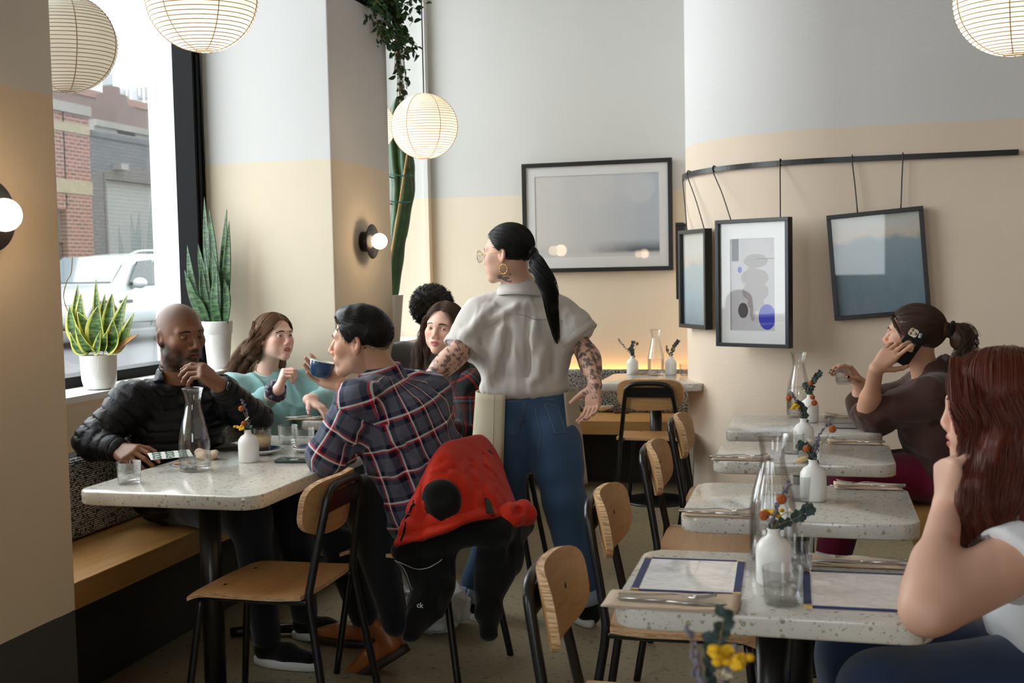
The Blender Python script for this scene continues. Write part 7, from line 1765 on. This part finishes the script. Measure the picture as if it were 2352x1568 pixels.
roll = Sdf().limb([J(1140, 1190, 3.64), J(1172, 1184, 3.66), J(1200, 1178, 3.74), J(1212, 1190, 3.80)], [.022, .036, .038, .030], .03).ell(J(1192, 1172, 3.66), A(.014, .03, .014), None, .01, 0)
V1, F1 = sheet(G, .020); V2, F2 = sheet(bk, .02); V3, F3 = roll.mesh(.005, lambda P: .004*wob(P, 60, 3))
put('shell', joinq((V1, F1), (V2, F2), (V3, F3)), m_red, t)
class _OnSheet:              # lay a trim on the red cloth
    def project(s, P, off=0.0, it=0):
        Q = G.reshape(-1, 3); i = np.array([np.argmin(((Q-p)**2 @ (np.eye(3)-np.outer(vw, vw)) if False else np.linalg.norm(np.cross(Q-A(0, 0, CAMH), unit(p-A(0, 0, CAMH))), axis=1))) for p in P]); return Q[i]+nrm_*(off+.010)
sd = _OnSheet()
hc = _OnSheet().project(np.array([J(1010, 1148)]), -.004)[0]; hs = Sdf().ell(hc-nrm_*.004, A(.068, .034, .072), rot('Y', .4), .01); hs.ell(hc+nrm_*.04+A(0, 0, .012), A(.044, .014, .030), None, .02, 0); V, F = hs.mesh(.005, lambda P: .004*wob(P, 60, 8)); put('hood_lining', (V, F), m_blackcloth, t)
ln = Sdf()
ln.limb([J(915, 1262, 3.53), J(990, 1252, 3.54), J(1060, 1225, 3.58), J(1150, 1215, 3.64), J(1200, 1205, 3.80)], [.026, .034, .036, .040, .040], .04)
ln.limb([J(940, 1275, 3.56), J(985, 1330, 3.56), J(1000, 1400, 3.56)], [.042, .052, .028], .05); ln.limb([J(1015, 1270, 3.58), J(1000, 1340, 3.56), J(965, 1400, 3.54), J(945, 1455, 3.54)], [.04, .048, .036, .029], .05)
ln.limb([J(1130, 1235, 3.66), J(1130, 1330, 3.66), J(1122, 1400, 3.64), J(1122, 1450, 3.64)], [.05, .050, .036, .030], .04); ln.limb([J(1175, 1225, 3.74), J(1160, 1290, 3.72), J(1140, 1340, 3.68)], [.05, .045, .03], .05)
V, F = ln.mesh(.006, lambda P: -.010*(crease(P, 30, 85)-.4)); put('black_lining', (relax(V, F, 1), F), m_blackcloth, t)
put('zip', joinq(tubes(ln.project(smoothpath([J(884, 1312, 3.46), J(920, 1312, 3.46), J(975, 1306, 3.46), J(1028, 1294, 3.48)], 30), .004), .0022, 6, False), tubes(ln.project(smoothpath([J(884, 1312, 3.46), J(900, 1340, 3.46), J(925, 1360, 3.46)], 16), .004), .0018, 6, False)), mat('zip_metal', (170, 168, 164), .3, metal=1.0), t)
put('pocket_zip', tubes(sd.project(smoothpath([J(955, 1150, 3.45), J(935, 1195, 3.45), J(922, 1245, 3.45)], 20), .002), .0042, 6), m_blackcloth, t)
bc = [_OnSheet().project(np.array([J(*c_)]), .004)[0] for c_ in ((1113, 1145), (1129, 1149), (1136, 1187), (1121, 1183))]; u_ = np.linspace(0, 1, 6)[:, None, None]; v_ = np.linspace(0, 1, 6)[None, :, None]
put('sleeve_badge', sheet(bc[0]*(1-u_)*(1-v_)+bc[1]*(1-u_)*v_+bc[2]*u_*v_+bc[3]*u_*(1-v_)+nrm_*.006, .003), mat('badge_black', (22, 18, 18), .4), t)
lp = ln.project(np.array([J(952, 1405, 3.42)]), .0015)[0]; ex = unit(J(962, 1406, 3.42)-J(942, 1404, 3.42)); ny = unit(A(.27, -.96, .05)); ny = unit(ny-ex*np.dot(ny, ex)); Rl = np.stack([ex, np.cross(ny, ex), ny], 1)
txt('ck', .024, mat('label_print', (206, 206, 206), .5), t, 'sleeve_print', Rl, lp-np.array(t.location)+ny*.006, .0005, .0004)

# ---- bags on the floor and on the bench
b = at(1000, 1445, z=0.0); sd = Sdf().ell(b+A(-.01, .0, .10), (.15, .11, .10), None, .03).ell(b+A(-.10, .03, .14), (.08, .07, .13), None, .04).cone(b+A(-.09, .02, .16), b+A(-.12, .03, .25), .05, .02, .04)
V, F = sd.mesh(.006, lambda P: -.028*(crease(P, 46, 15)-.4)); o = single('carrier_bag', 'crumpled white plastic bag on the floor under the hanging jacket', 'bag', (V, F), mat('white_plastic', (206, 208, 212), .35, spec=.5), (0, 0, 0))
c = A(.52, 2.16, .50); sd = Sdf().ell(c, (.13, .07, .055), None, .03).ell(c+A(.08, .02, .04), (.08, .06, .06), None, .04); V, F = sd.mesh(.007, lambda P: -.016*(crease(P, 40, 16)-.4)); single('handbag', 'dark green crumpled bag on the bench beside the red-haired woman', 'bag', (V, F), mat('dark_green_cloth', (30, 38, 36), .6), (0, 0, 0))
